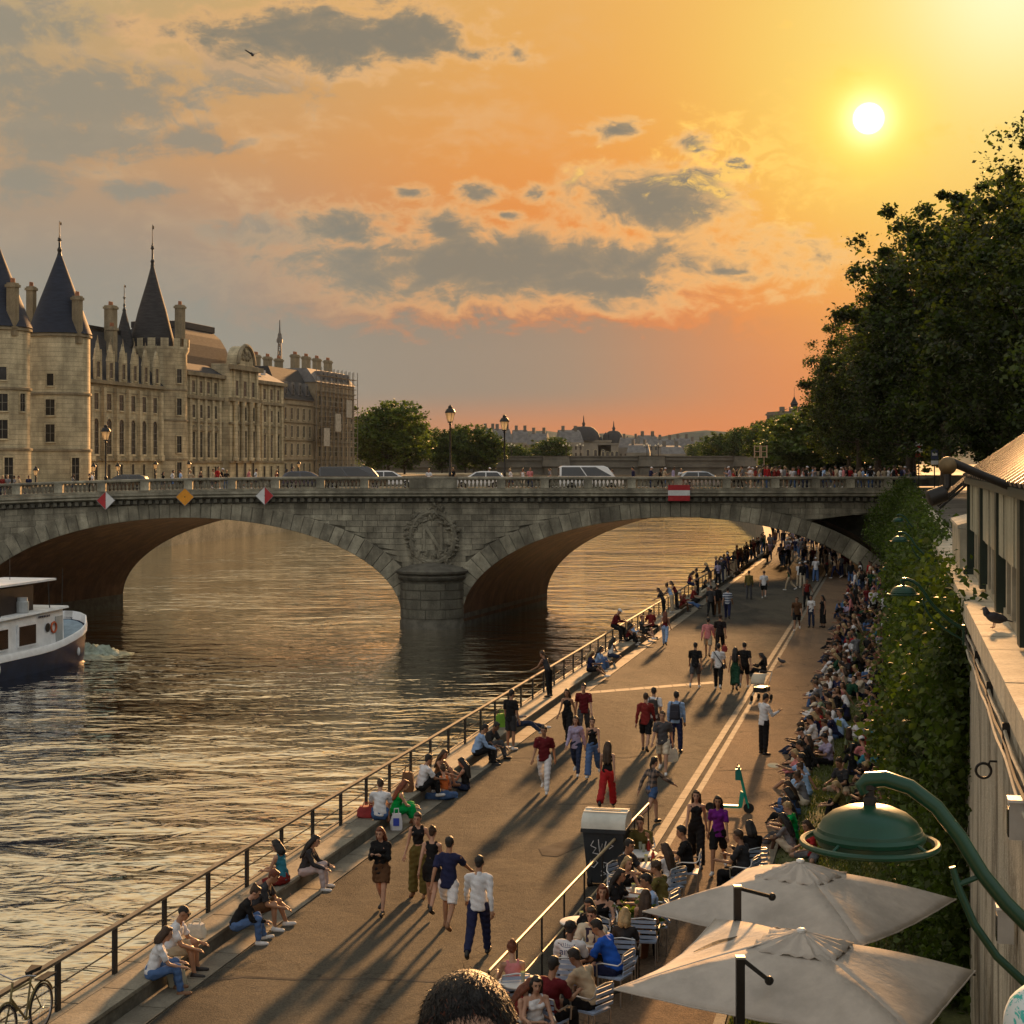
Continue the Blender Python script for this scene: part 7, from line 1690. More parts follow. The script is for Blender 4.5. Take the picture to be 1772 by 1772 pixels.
# carried things
def lookup(txt): return [o for o in COL.objects if txt in o.get('label', '')][0]
def on_back(txt, mat, label, name='backpack'):
    p = lookup(txt); t = thing(name, label, 'backpack', p.location + Matrix.Rotation(p.rotation_euler.z, 3, 'Z') @ Vector((0, -.20, 1.22)), p.rotation_euler.z)
    b = MB(); b.box((0, 0, 0), (.32, .17, .46), taper=.82); bevel(b.build('pack', mat, t), .05, 2); MB().box((0, -.10, -.08), (.24, .06, .2)).build('pocket', mat, t)
    for s in (-1, 1): MB().tube([(s * .11, .06, .22), (s * .13, .20, .27), (s * .13, .30, .12), (s * .12, .22, -.12), (s * .12, .06, -.2)], .018, 5).build('strap', mat, t)
on_back('pale blue shirt with a dark backpack', M('pack_navy', (.02, .022, .035), .7, .2, 4), 'dark backpack worn over the pale blue shirt')
on_back('white t-shirt half hidden', M('pack_charcoal', (.03, .03, .03), .7, .2, 4), 'charcoal backpack on the white t-shirt behind the dark red shirt')
p = lookup('dark diagonal shoulder strap'); t = thing('shoulder_bag', 'small dark bag on a diagonal strap over the white t-shirt', 'bag', p.location, p.rotation_euler.z)
MB().tube([(-.17, -.02, 1.48), (-.10, -.15, 1.40), (.05, -.165, 1.20), (.17, -.10, 1.02), (.2, .02, .98)], .018, 5).build('strap', MATS['pack_navy'], t); MB().box((.22, .05, .92), (.07, .22, .18)).build('pouch', MATS['pack_navy'], t)
p = lookup('looking at a phone'); t = thing('mobile_phone', 'dark phone held by the person in white shirt and black trousers', 'phone', p.location + Matrix.Rotation(p.rotation_euler.z, 3, 'Z') @ Vector((.06, .50, 1.24)), p.rotation_euler.z); MB().box((0, 0, 0), (.075, .012, .15), m=rx(-35)).build('case', IRON, t)
# sitters on the low step (seat pixel on the platform)
RIVER, LAND = 77, -103
SIT = [
 (262, 1690, -75, 'ledge', ('tee', 'white'), ('slim', 'jeans blue'), ('bob', 'brown'), 0, 1, 'tan', 'person in white t-shirt and blue jeans with dark bob hair sitting on the step'),
 (292, 1655, -95, 'ledge', ('tee', 'white'), ('shorts', 'beige'), ('shaved', 'black'), 1, 0, 'black', 'person in white shirt with sunglasses and bare knees on the step'),
 (408, 1606, -80, 'ledgeb', ('shirt', 'black'), ('slim', 'jeans blue'), ('bun', 'brown'), 0, 1, 'white', 'person in black top and blue jeans sitting hunched over on the step'),
 (440, 1580, -95, 'ledgeb', ('tee', 'charcoal'), ('shorts', 'brown'), ('short', 'red'), 1, 0, 'white', 'person in dark t-shirt with bare arms beside the blue jeans on the step'),
 (490, 1530, 60, 'cross', ('tank', 'teal'), ('shorts', 'dark red'), ('bob', 'black'), 0, 1, None, 'person in teal top sitting cross legged with back turned on the step'),
 (526, 1512, -100, 'ledge', ('shirt', 'charcoal'), ('slim', 'STRIPEP'), ('long', 'black'), 0, 1, 'white', 'person with long black hair and pale patterned trousers on the step'),
 (657, 1418, 0, 'knees', ('tee', 'white'), ('hotpants', 'denim blue'), ('short', 'brown'), 0, 0, 'tan', 'person in white t-shirt and denim shorts sitting with back turned on the step'),
 (683, 1408, -80, 'ledge', ('strap', 'green'), ('longskirt', 'green'), ('long', 'red'), 0, 1, 'tan', 'person in green dress with auburn hair on the step'),
 (728, 1368, -60, 'knees', ('tee', 'white'), ('trousers', 'black'), ('short', 'black'), 1, 0, 'white', 'person in white t-shirt and black trousers sitting in the group of four'),
 (757, 1352, -120, 'knees', ('strap', 'brown'), ('shorts', 'black'), ('long', 'brown'), 1, 1, 'tan', 'person with bare shoulders behind the group of four, knees drawn up'),
 (824, 1306, -80, 'ledge', ('shirt', 'pale blue'), ('trousers', 'black'), ('short', 'black'), 1, 0, 'black', 'person in pale blue shirt sitting on the step beside a dark companion'),
 (840, 1296, -120, 'ledgeb', ('tee', 'charcoal'), ('trousers', 'dark grey'), ('short', 'black'), 2, 0, 'black', 'dark companion bending forward next to the pale blue shirt on the step'),
 (895, 1258, -100, 'recline', ('shirt', 'grey'), ('slim', 'dark jeans'), ('short', 'black'), 1, 0, 'white', 'person reclining on the step behind the standing black t-shirt'),
]
CC['STRIPEP'] = (.42, .36, .36)
for (x, y, f, po, tp, bt, hr, sk, fm, sh, lab) in SIT:
    z = ROAD if po.startswith('ledge') else PLAT + .03
    q = GP(x, y, PLAT + .03); person(Vector((q.x, q.y, z)), f, po, tp, bt, hr, sk, bool(fm), sh, None, lab, 'people sitting on the step by the railing')
for (x, y, f, po, tp, bt, hr, sk, fm, lab) in [(770, 1384, 20, 'cross', ('crop', 'orange'), ('wide', 'jeans blue'), ('bun', 'brown'), 0, 1, 'person in orange top and blue jeans sitting cross legged on the road'), (806, 1368, 70, 'lap', ('tank', 'black'), ('slim', 'dark jeans'), ('long', 'black'), 0, 1, 'person in black top with long black hair sitting on the road beside the orange top')]:
    person(GP(x, y, ROAD), f, po, tp, bt, hr, sk, True, 'white', None, lab, 'people sitting on the step by the railing')
p = lookup('with sunglasses'); t = thing('sunglasses', 'dark sunglasses worn by the sitter in white shirt on the step', 'sunglasses', p.matrix_basis @ (skel('ledge', False)['hc'] + skel('ledge', False)['TH'] @ Vector((0, .095, .012))), p.rotation_euler.z)
for s in (-1, 1): MB().box((s * .034, 0, 0), (.055, .012, .04)).build('lens', PANE, t)
MB().box((0, .002, .012), (.13, .01, .008)).build('frame', IRON, t)
# seated on or along the railing towards the bridge, small in the picture
rg = random.Random(31); ORD = ['first', 'second', 'third', 'fourth', 'fifth', 'sixth', 'seventh', 'eighth', 'ninth', 'tenth', 'eleventh', 'twelfth', 'thirteenth', 'fourteenth', 'fifteenth', 'sixteenth', 'seventeenth', 'eighteenth', 'nineteenth', 'twentieth']
def ordw(n):
    tens = {2: 'twenty', 3: 'thirty', 4: 'forty', 5: 'fifty', 6: 'sixty', 7: 'seventy', 8: 'eighty', 9: 'ninety'}; th = {2: 'twentieth', 3: 'thirtieth', 4: 'fortieth', 5: 'fiftieth', 6: 'sixtieth', 7: 'seventieth', 8: 'eightieth', 9: 'ninetieth'}
    n += 1
    if n <= 20: return ORD[n - 1]
    return th[n // 10] if n % 10 == 0 else tens[n // 10] + ' ' + ORD[n % 10 - 1]
TOPS = ['black'] * 7 + ['white'] * 6 + ['charcoal'] * 3 + ['navy'] * 3 + ['grey'] * 2 + ['pale blue', 'dark red', 'maroon', 'beige', 'olive', 'brown', 'dark green', 'sage', 'pink', 'cream', 'lilac', 'teal', 'red']
BOTS = ['black'] * 4 + ['dark jeans'] * 3 + ['jeans blue'] * 2 + ['dark grey', 'beige', 'navy', 'brown', 'cream']
def rlook(poses, tops=TOPS):
    fm = rg.random() < .5; tk = rg.choice(['tee', 'tee', 'shirt', 'tank'] if fm else ['tee', 'tee', 'tee', 'shirt']); bk = rg.choice(['slim', 'shorts', 'wide'] if fm else ['trousers', 'shorts', 'trousers'])
    hr = (rg.choice(['long', 'long', 'bob', 'tail', 'bun']) if fm else rg.choice(['short', 'short', 'short', 'curly', 'cap']), rg.choice(['black', 'black', 'brown', 'brown', 'red', 'blond']))
    if hr[0] == 'cap': hr = ('cap', rg.choice(['white', 'black', 'cream']))
    return fm, rg.choice(poses), (tk, rg.choice(tops)), (bk, rg.choice(BOTS)), hr, rg.choice([0, 0, 1, 1, 2, 3])
HN = lambda h: {'cap': f'{h[1]} cap', 'scarf': 'white headscarf', 'short': f'short {h[1]} hair', 'curly': f'curly {h[1]} hair', 'long': f'long {h[1]} hair', 'bob': f'{h[1]} bob', 'tail': f'{h[1]} ponytail', 'bun': f'{h[1]} bun', 'hat': 'hat', 'shaved': 'shaved head'}[h[0]].replace('red', 'auburn')
GN = {'tee': 't-shirt', 'shirt': 'shirt', 'tank': 'sleeveless top', 'strap': 'top', 'jacket': 'jacket', 'dress': 'dress', 'longdress': 'long dress', 'crop': 'crop top'}
RAILP = [(1062, 1092, 'rail', 77 + 180, 0), (1032, 1158, 'knees', LAND, 0), (1056, 1140, 'cross', LAND + 30, 0), (1020, 1170, 'lap', LAND, 0), (1085, 1108, 'knees', LAND, 0), (1100, 1104, 'recline', LAND - 20, 0), (1112, 1098, 'kneesb', LAND, 0), (1127, 1086, 'cross', 20, 0),
         (1148, 1052, 'lean', RIVER, 0), (1162, 1040, 'lean', RIVER, 0), (1170, 1036, 'lean', RIVER + 20, 0), (1178, 1062, 'knees', LAND, 0), (1192, 1018, 'rail', LAND, 0), (1186, 1050, 'recline', LAND, 0), (1206, 1022, 'stand', RIVER, 0), (1198, 1040, 'cross', LAND, 0),
         (1228, 1002, 'lean', RIVER, 0), (1240, 996, 'stand', RIVER, 0), (1246, 998, 'stand', LAND, 0), (1216, 1026, 'knees', LAND, 0), (1258, 994, 'knees', LAND, 0), (1268, 988, 'lap', LAND, 0), (1276, 984, 'stand', RIVER, 0)]
for i, (x, y, po, f, _) in enumerate(sorted(RAILP)):
    fm, _p, tp, bt, hr, sk = rlook(['knees'], ['black', 'charcoal', 'navy', 'dark red', 'black', 'maroon', 'white', 'pale blue']); q = GP(x, y, PLAT + .03)
    cq = q.x - K * q.y; cw = -12.69 if po == 'rail' else (-12.32 if po in ('lean', 'stand') else min(-12.1, max(-12.4, cq)))
    if abs(cw - cq) > .02: Yq = -cw * F / (1547 - x); q = Q(cw, Yq, PLAT + .03)
    dsc = {'rail': 'perched on the top rail', 'lean': 'leaning on the railing', 'stand': 'standing at the railing'}.get(po, 'sitting on the step')
    person(q, f + rg.uniform(-15, 15), po, tp, bt, hr, sk, fm, rg.choice(['white', 'black']), None, f'person in {tp[1]} {GN[tp[0]].replace("sleeveless ", "")}, {HN(hr)}, {dsc}, {ordw(i)} towards bridge'.replace('dark red top, blond ponytail', 'dark red top, ponytail'), 'people along the railing before the bridge')
# ------------------------------------------------ terrace
def at_head(px, py, h): q = GP(px, py, ROAD + h); return Vector((q.x, q.y, ROAD))
TERR = [
 (985, 1610, -12, 'chair', ('tee', 'white'), ('trousers', 'navy'), ('curly', 'black'), 2, 0, 'person in white t-shirt with lettering on the back at the railing table'),
 (1027, 1580, 160, 'chair', ('tee', 'cream'), ('shorts', 'black'), ('short', 'brown'), 0, 0, 'person in pale t-shirt with dark print facing us across the table'),
 (1064, 1602, 60, 'chairb', ('tee', 'blue'), ('trousers', 'navy'), ('short', 'black'), 1, 0, 'person in bright blue t-shirt leaning over the table'),
 (1023, 1655, 50, 'chairb', ('tee', 'beige'), ('shorts', 'black'), ('short', 'black'), 2, 0, 'person in beige t-shirt bent over a phone in front of the parasol tip'),
 (926, 1690, 190, 'chair', ('tank', 'white'), ('slim', 'black'), ('long', 'black'), 0, 1, 'person in white sleeveless top with long black hair facing us, lowest table'),
 (951, 1674, -30, 'chair', ('tee', 'maroon'), ('trousers', 'black'), ('short', 'black'), 1, 0, 'person in maroon t-shirt with back turned at the lowest table'),
 (884, 1688, -100, 'chairb', ('tank', 'dark red'), ('slim', 'dark jeans'), ('long', 'red'), 0, 1, 'person in dark red top with auburn hair partly behind the big head'),
 (888, 1636, 10, 'chair', ('tank', 'pink'), ('slim', 'black'), ('bun', 'red'), 0, 1, 'person in pale pink top with auburn bun next to the handrail'),
 (1080, 1578, -10, 'chair', ('tee', 'charcoal'), ('slim', 'black'), ('bob', 'blond'), 0, 1, 'person with pale blond hair and back turned in the middle of the terrace'),
 (1043, 1532, 175, 'chair', ('tank', 'black'), ('slim', 'black'), ('long', 'red'), 0, 1, 'person in black top with auburn hair facing us by the handrail'),
 (1024, 1556, 150, 'chair', ('tee', 'black'), ('slim', 'black'), ('bob', 'black'), 1, 1, 'person in black with dark bob beside the handrail'),
 (1116, 1546, -10, 'chin', ('tank', 'brown'), ('slim', 'black'), ('long', 'brown'), 0, 1, 'person with raised bare arm and long brown hair, back turned'),
 (1064, 1506, -120, 'chair', ('tee', 'black'), ('slim', 'black'), ('long', 'black'), 1, 1, 'person with long black hair sitting in front of the wheeled bin'),
 (1081, 1484, -150, 'chair', ('tank', 'black'), ('slim', 'black'), ('long', 'blond'), 0, 1, 'blond person in black top facing the long white table'),
 (1110, 1420, 165, 'chin', ('tee', 'olive'), ('trousers', 'dark grey'), ('short', 'brown'), 0, 0, 'person in olive t-shirt resting chin on hand at the far table'),
 (1080, 1462, -130, 'chair', ('tee', 'charcoal'), ('trousers', 'black'), ('short', 'black'), 1, 0, 'person with short black hair between bin and far table'),
 (1158, 1464, 40, 'chair', ('tee', 'white'), ('slim', 'black'), ('long', 'brown'), 0, 1, 'person in white top with very long brown hair at the far table'),
 (1190, 1440, 80, 'chair', ('tee', 'black'), ('trousers', 'black'), ('short', 'black'), 1, 0, 'person in black t-shirt seated in profile before the walking pair'),
 (1146, 1502, 60, 'chair', ('tee', 'olive'), ('trousers', 'dark grey'), ('curly', 'brown'), 1, 0, 'person in olive t-shirt with curly brown hair, back turned'),
 (1130, 1524, 100, 'chair', ('tee', 'pale blue'), ('trousers', 'jeans blue'), ('short', 'black'), 1, 0, 'person in pale blue t-shirt half hidden behind the curly brown hair'),
 (1302, 1432, 20, 'chair', ('shirt', 'black'), ('trousers', 'black'), ('bob', 'black'), 1, 0, 'big person in black shirt sitting left of the bright green t-shirt'),
 (1288, 1448, 60, 'chair', ('tee', 'charcoal'), ('trousers', 'black'), ('short', 'brown'), 1, 0, 'person in charcoal t-shirt just in front of the big black shirt'),
]
def chair_label(lab):
    w = ('metal chair of the ' + lab.replace('blond person', 'blond sitter').replace('big person', 'big sitter').replace('person ', 'sitter ', 1)).replace(',', '').split(); cut = len(w) > 15; w = w[:15]
    if cut:
        P_ = {'in', 'of', 'at', 'by', 'behind', 'over', 'across', 'beside', 'to', 'facing', 'on', 'before', 'between', 'with', 'resting', 'sitting', 'half', 'just', 'next', 'and', 'partly', 'left', 'leaning', 'bent'}
        k_ = max(i_ for i_, x_ in enumerate(w) if x_ in P_); w = w[:k_]
        while w[-1] in P_ or w[-1] in ('the', 'front'): w.pop()
    return ' '.join(w)
for (x, y, f, po, tp, bt, hr, sk, fm, lab) in TERR:
    q = at_head(x, y, 1.22); o = person(q, f, po, tp, bt, hr, sk, bool(fm), 'black', None, lab, 'people sitting at the terrace tables')
    fr = Matrix.Rotation(R(f), 3, 'Z')
    chair(q, R(f), chair_label(lab))
p = lookup('lettering on the back'); lm = M('print_navy', (.02, .035, .12), .7, .05, 2)
fc = bpy.data.curves.new('lettering', 'FONT'); fc.body = 'arte'; fc.size = .15; fc.align_x = 'CENTER'; fc.extrude = .003
fo = bpy.data.objects.new('lettering', fc); TMPS.collection.objects.link(fo); lme = evaluated(fo); bpy.data.objects.remove(fo); lme.materials.clear(); lme.materials.append(lm)
lo = put(lme, 'lettering', p, (0, -.160, .855), (R(90 - 4), 0, 0)); lo['kind'] = 'stuff'
eb = MB()
for k_ in range(7): eb.tube([(-.10 + .033 * k_, -.148, 1.02 + .015 * math.sin(k_)), (-.09 + .033 * k_, -.152, 1.0), (-.10 + .033 * k_, -.154, .985)], .005, 4)
eb.tube([(-.12, -.148, 1.02), (-.08, -.155, .975), (0, -.157, .965), (.08, -.155, .975), (.12, -.148, 1.02)], .005, 4); eb.build('emblem', lm, p, kind='stuff')
p = lookup('pale t-shirt with dark print'); MB().box((-.05, .150, .86), (.05, .02, .2)).box((.05, .150, .86), (.05, .02, .2)).box((0, .150, .97), (.17, .02, .03)).build('shirt_print', M('print_dark', (.03, .02, .05), .8, .05, 2), p, kind='stuff')
for x, y, lab in ((1108, 1478, 'white table with tall drinks nearest the olive t-shirt'), (1128, 1500, 'white table with bottles in the middle of the long row'), (1094, 1545, 'small white table in front of the auburn hair'), (1004, 1596, 'white table at the handrail behind the lettered t-shirt'), (1018, 1630, 'white table between lettered and blue t-shirts'), (902, 1700, 'white table at the lowest end beside the big head')):
    table(x, y, lab)
GL = M('drink_glass', (.50, .52, .46), .1, .1, 3, spec=.6, trans=.4); RB = M('red_bottle', (.25, .02, .015), .25, .1, 3)
for i, (x, y, kind, lab) in enumerate(((1108, 1470, 0, 'tall pale drink on the far white table'), (1114, 1474, 0, 'second tall pale drink beside the first on the far table'), (1122, 1472, 1, 'red sauce bottle on the far white table'), (1130, 1488, 1, 'red bottle on the middle white table'), (1118, 1492, 0, 'short glass on the middle white table'), (1132, 1500, 0, 'glass at the edge of the middle white table'), (1006, 1592, 0, 'glass on the handrail table'), (1012, 1628, 0, 'glass between lettered and blue t-shirts'), (905, 1698, 0, 'glass on the lowest white table'), (1096, 1543, 0, 'glass on the small white table'))):
    q = GP(x, y, ROAD + .745); t = thing('bottle' if kind else 'glass', lab, 'drink', q, 0, 'drinks on the terrace tables')
    if kind: MB().lathe([(.034, 0), (.036, .12), (.014, .17), (.013, .21), (0, .212)], n=12).build('body', RB, t, smooth=True); MB().lathe([(.016, .205), (.016, .23), (0, .23)], n=10).build('cap', WHITE, t)
    else: MB().lathe([(.028, 0), (.036, .15), (.033, .15), (.026, .01)], n=12).build('cup', GL, t, smooth=True); MB().lathe([(.0, .11), (.033, .11)], n=12, cap=False).build('drink', M('pale_drink', (.6, .5, .3), .2, .1, 3), t)
# potted green plant between terrace and parasol
rngp = np.random.default_rng(9); q = GP(1105, 1655, ROAD); t = thing('potted_plant', 'leafy potted plant under the parasol tip', 'plant', q)
MB().lathe([(.16, 0), (.2, .32), (.21, .34), (.18, .34)], n=16).build('pot', M('terracotta_pot', (.2, .09, .05), .85, .2, 3), t, smooth=True)
ptp = rngp.normal(0, 1, (260, 3)) * np.array([.17, .17, .2]) + np.array([0, 0, .6]); put(leaf_mesh('leaves', ptp[ptp[:, 2] > .3], .12, [LEAF_IVY], rngp), 'leaves', t, kind='stuff')
# ------------------------------------------------ lawn crowd
USED = set()
def crowd(c, Y, face, look, where, grp, z=ROAD + .03, shoe=None):
    fm, po, tp, bt, hr, sk = look; q = Q(c, Y, z)
    verb = {'stand': 'standing ', 'hip': 'standing ', 'recline': 'lying ', 'phone': 'standing '}.get(po, '')
    lab = f'person in {tp[1]} {GN[tp[0]]}, {HN(hr)}, {verb}{where}'
    if len(lab.replace('-', ' ').split()) > 15: lab = lab.replace('sleeveless top', 'top')
    if len(lab.split()) > 16: lab = lab.replace('standing ', '')
    person(q, face, po, tp, bt, hr, sk, fm, shoe or rg.choice(['white', 'white', 'black', 'tan']), None, lab, grp)
GE, GI, GD = 'people sitting along the lawn edge', 'people sitting in front of the ivy', 'people in the dense lawn crowd before the bridge'
SITP = ['knees', 'lap', 'cross', 'kneesb', 'knees', 'lap', 'recline']
fixed = {38.2: (False, 'lap', ('tee', 'green'), ('trousers', 'dark grey'), ('short', 'blond'), 0), 37.4: (False, 'cross', ('tee', 'pale blue'), ('trousers', 'black'), ('short', 'black'), 1), 39.6: (True, 'lap', ('shirt', 'denim blue'), ('slim', 'black'), ('bob', 'black'), 1),
         42.6: (True, 'knees', ('tank', 'light blue'), ('longskirt', 'light blue'), ('bun', 'brown'), 1), 50.6: (False, 'lap', ('tee', 'white'), ('trousers', 'black'), ('short', 'black'), 1), 56: (False, 'knees', ('shirt', 'sage'), ('shorts', 'olive'), ('short', 'black'), 1),
         66: (False, 'lap', ('tee', 'white'), ('trousers', 'dark grey'), ('short', 'black'), 1)}
Ys = []; Y = 36.8
while Y < 86: Ys.append(Y); Y += rg.uniform(.85, 1.25)
for i, Y in enumerate(Ys):
    look = rlook(SITP[:6]); key = [k_ for k_ in fixed if abs(k_ - Y) < .6]
    if key: look = fixed.pop(key[0])
    c = -2.45 + rg.uniform(-.18, .25); crowd(c, Y, 77 + rg.uniform(-30, 30), look, f'on lawn edge, {ordw(i)} from parasols', GE)
for i, (Y, c, look) in enumerate(sorted([(47.4, -1.85, (False, 'lap', ('tee', 'lilac'), ('trousers', 'black'), ('short', 'black'), 1)), (52.0, -1.7, (False, 'kneesb', ('tee', 'light blue'), ('trousers', 'navy'), ('short', 'black'), 1)), (55.5, -1.55, (True, 'lap', ('shirt', 'navy'), ('slim', 'black'), ('scarf', 'white'), 1)), (68.5, -1.35, (True, 'knees', ('shirt', 'black'), ('longskirt', 'black'), ('long', 'brown'), 1)),
                               (43.5, -1.3, (False, 'cross', ('tee', 'charcoal'), ('shorts', 'beige'), ('short', 'brown'), 1)), (40.6, -1.2, (True, 'knees', ('tee', 'olive'), ('slim', 'black'), ('tail', 'blond'), 0)), (60.5, -1.7, (False, 'recline', ('tee', 'dark green'), ('shorts', 'beige'), ('short', 'black'), 0)), (75.0, -1.7, (False, 'lap', ('shirt', 'grey'), ('trousers', 'navy'), ('short', 'black'), 1)), (37.2, -.9, (False, 'kneesb', ('tee', 'blue'), ('trousers', 'navy'), ('short', 'black'), 1)), (36.2, -1.75, (True, 'cross', ('tee', 'red'), ('shorts', 'grey'), ('bob', 'brown'), 0))], key=lambda a_: a_[0])):
    crowd(c, Y, rg.uniform(20, 130), look, f'on mid lawn, {ordw(i)} nearest the parasols', 'people in the middle of the lawn')
Y = 41.0; i = 0
while Y < 86:
    crowd(-.55 + rg.uniform(-.3, .15), Y, rg.choice([77, 100, 140, 50, 20]) + rg.uniform(-20, 20), rlook(SITP), f'before the ivy, {ordw(i)} from dome lamp', GI); Y += rg.uniform(.85, 1.3); i += 1
    if rg.random() < .16: crowd(-1.25 + rg.uniform(-.2, .2), Y + .3, rg.uniform(-120, 120), rlook(SITP), f'before the ivy, {ordw(i)} from dome lamp', GI); i += 1
Y = 87.5; r_ = 0
while Y < 119:
    n = rg.randint(3, 4)
    for k in range(n):
        c = -2.7 + (k + rg.uniform(.1, .9)) * 2.6 / n; st = rg.random() < (.16 if Y < 105 else .42); look = rlook(['stand', 'hip', 'phone'] if st else SITP)
        crowd(c, Y + rg.uniform(-.5, .5), rg.uniform(20, 190), look, f'dense crowd, {ordw(k)} in {ordw(r_)} row', GD)
    Y += rg.uniform(1.25, 1.7); r_ += 1
# seated figure and pram on the kerb band
person(GP(1322, 1166, ROAD), 60, 'lap', ('shirt', 'black'), ('slim', 'black'), ('long', 'black'), 1, True, 'white', None, 'person all in black sitting alone on the kerb band above the pushchair', 'people sitting on the promenade')
# ------------------------------------------------ small single mesh figures under and on the bridge
LM = {}
def low_mesh(pose, fem, tk, bk, hk):
    key = (pose, fem, tk, bk, hk)
    if key in LM: return LM[key]
    bm = bmesh.new(); mi = 0
    for m_, idx in ((body_mesh(pose, fem), 0), (top_mesh(tk, pose, fem), 1), (bottom_mesh(bk, pose, fem), 2), (hair_mesh(hk, pose, fem), 3), (shoe_mesh(pose, fem)[0], 4), (shoe_mesh(pose, fem)[1], 4)):
        n0 = len(bm.faces); bm.from_mesh(m_); bm.faces.ensure_lookup_table()
        for f in bm.faces[n0:]: f.material_index = idx
    me = bpy.data.meshes.new('person_figure'); bm.to_mesh(me); bm.free()
    for _ in range(5): me.materials.append(SKIN[0])
    o = bpy.data.objects.new('t', me); TMPS.collection.objects.link(o); d = o.modifiers.new('d', 'DECIMATE'); d.ratio = .16
    out = evaluated(o); bpy.data.objects.remove(o); bpy.data.meshes.remove(me); out.name = 'person_figure'
    LM[key] = out; return out
VAR = [('walk', 0, 'tee', 'trousers', 'short'), ('walkb', 0, 'tee', 'shorts', 'short'), ('stand', 0, 'shirt', 'trousers', 'short'), ('walk', 1, 'tank', 'slim', 'long'), ('stand', 1, 'tee', 'shorts', 'bob'), ('hip', 1, 'tee', 'wide', 'tail'), ('phone', 0, 'tee', 'trousers', 'cap')]
def figure(loc, face, top, bot, label, grp, v=None):
    po, fm, tk, bk, hk = v or rg.choice(VAR); o = put(low_mesh(po, bool(fm), tk, bk, hk), 'person'); s = rg.uniform(.95, 1.04) * (1.0 if not fm else .95)
    o.scale = (s,) * 3; o.rotation_euler = (0, 0, R(face)); o.location = Vector(loc) - Vector((0, 0, (foot_drop(po, bool(fm)) if skel(po, bool(fm))['pel'].z > .7 else 0) * s))
    hc = rg.choice(['black', 'brown', 'brown', 'blond'])
    for k, m_ in enumerate((SKIN[rg.choice([0, 1, 1, 2])], cloth(top), cloth(bot), cloth('white') if hk == 'cap' else HAIRC[hc], SHOE[rg.choice(['white', 'black'])])): setmat(o, m_, k)
    return tag(o, label, 'person', grp), (GN[tk], hk, hc)
DARK = ['black'] * 5 + ['charcoal'] * 3 + ['navy'] * 3 + ['dark red', 'brown', 'dark green', 'grey', 'white', 'lilac', 'beige', 'maroon']
MASS = []
def mass_figure(loc, face, top, bot, v=None):
    o, d = figure(loc, face, top, bot, '', None, v); MASS.append((o.data, o.matrix_basis.copy(), [sl_.material for sl_ in o.material_slots])); bpy.data.objects.remove(o)
def build_mass(name):
    mats = []; vs = []; ls = []; lt = []; mi = []; off = 0
    for me, mx, ms in MASS:
        n = len(me.vertices); co = np.empty(n * 3, 'f'); me.vertices.foreach_get('co', co); M3 = np.array(mx); co = co.reshape(-1, 3) @ M3[:3, :3].T + M3[:3, 3]; vs.append(co)
        li = np.empty(len(me.loops), 'i'); me.loops.foreach_get('vertex_index', li); ls.append(li + off); off += n
        t_ = np.empty(len(me.polygons), 'i'); me.polygons.foreach_get('loop_total', t_); lt.append(t_); m_ = np.empty(len(me.polygons), 'i'); me.polygons.foreach_get('material_index', m_)
        ix = []
        for mm in ms:
            if mm not in mats: mats.append(mm)
            ix.append(mats.index(mm))
        mi.append(np.array(ix)[m_])
    vs = np.concatenate(vs); ls = np.concatenate(ls); lt = np.concatenate(lt); mi = np.concatenate(mi)
    me = bpy.data.meshes.new(name); me.vertices.add(len(vs)); me.vertices.foreach_set('co', vs.ravel()); me.loops.add(len(ls)); me.loops.foreach_set('vertex_index', ls)
    me.polygons.add(len(lt)); me.polygons.foreach_set('loop_start', np.concatenate([[0], np.cumsum(lt)[:-1]])); me.polygons.foreach_set('loop_total', lt)
    for mm in mats: me.materials.append(mm)
    me.polygons.foreach_set('material_index', mi); me.polygons.foreach_set('use_smooth', [True] * len(lt)); me.update(); me.validate(); MASS.clear(); return put(me, name, kind='stuff')
zones = [('at railing under the bridge', -12.2, -11.2, 112, 160, 26), ('in light under the bridge', -10.8, -7.2, 137, 175, 22), ('in shade under the bridge', -7.4, -3.0, 112, 155, 30)]
for nm, c0, c1, Y0, Y1, n in zones:
    for i in range(n):
        Y = Y0 + (Y1 - Y0) * (i + rg.random()) / n; c = rg.uniform(c0, c1); t_, b_ = rg.choice(DARK), rg.choice(BOTS); z = ROAD
        if 'railing' in nm: c = -12.25 + rg.uniform(0, .35); z = PLAT + .03
        f_ = rg.choice([-13, 167, -13, 77]) + rg.uniform(-25, 25)
        if Y > 124: mass_figure(QB(c, Y, z), f_, t_, b_); continue
        o, d = figure(QB(c, Y, z), f_, t_, b_, '', 'people crowding under the bridge')
        o['label'] = f'person in {t_} {d[0]}, {b_}, {nm}, {ordw(i)} nearest us'.replace(f'{b_},', f'{b_} trousers,' if 'jeans' not in b_ else f'{b_},')
for k_ in range(46):
    Y = 146 + 62 * (k_ + rg.random()) / 46; mass_figure(QB(rg.uniform(-12.0, -2.5), Y, ROAD), rg.choice([-13, 167]) + rg.uniform(-25, 25), rg.choice(DARK), rg.choice(BOTS))
build_mass('crowd_under_bridge')
SV = [('knees', 0, 'tee', 'trousers', 'short'), ('lap', 1, 'tee', 'slim', 'long'), ('cross', 0, 'tee', 'shorts', 'short'), ('kneesb', 1, 'tank', 'slim', 'bob'), ('lap', 0, 'shirt', 'trousers', 'cap'), ('knees', 1, 'tee', 'shorts', 'tail')]
def seated_mass(c, Y):
    mass_figure(Q(c, Y, ROAD + .03), 77 + rg.uniform(-50, 70), rg.choice(TOPS), rg.choice(BOTS), rg.choice(SV))
Y = 49.0
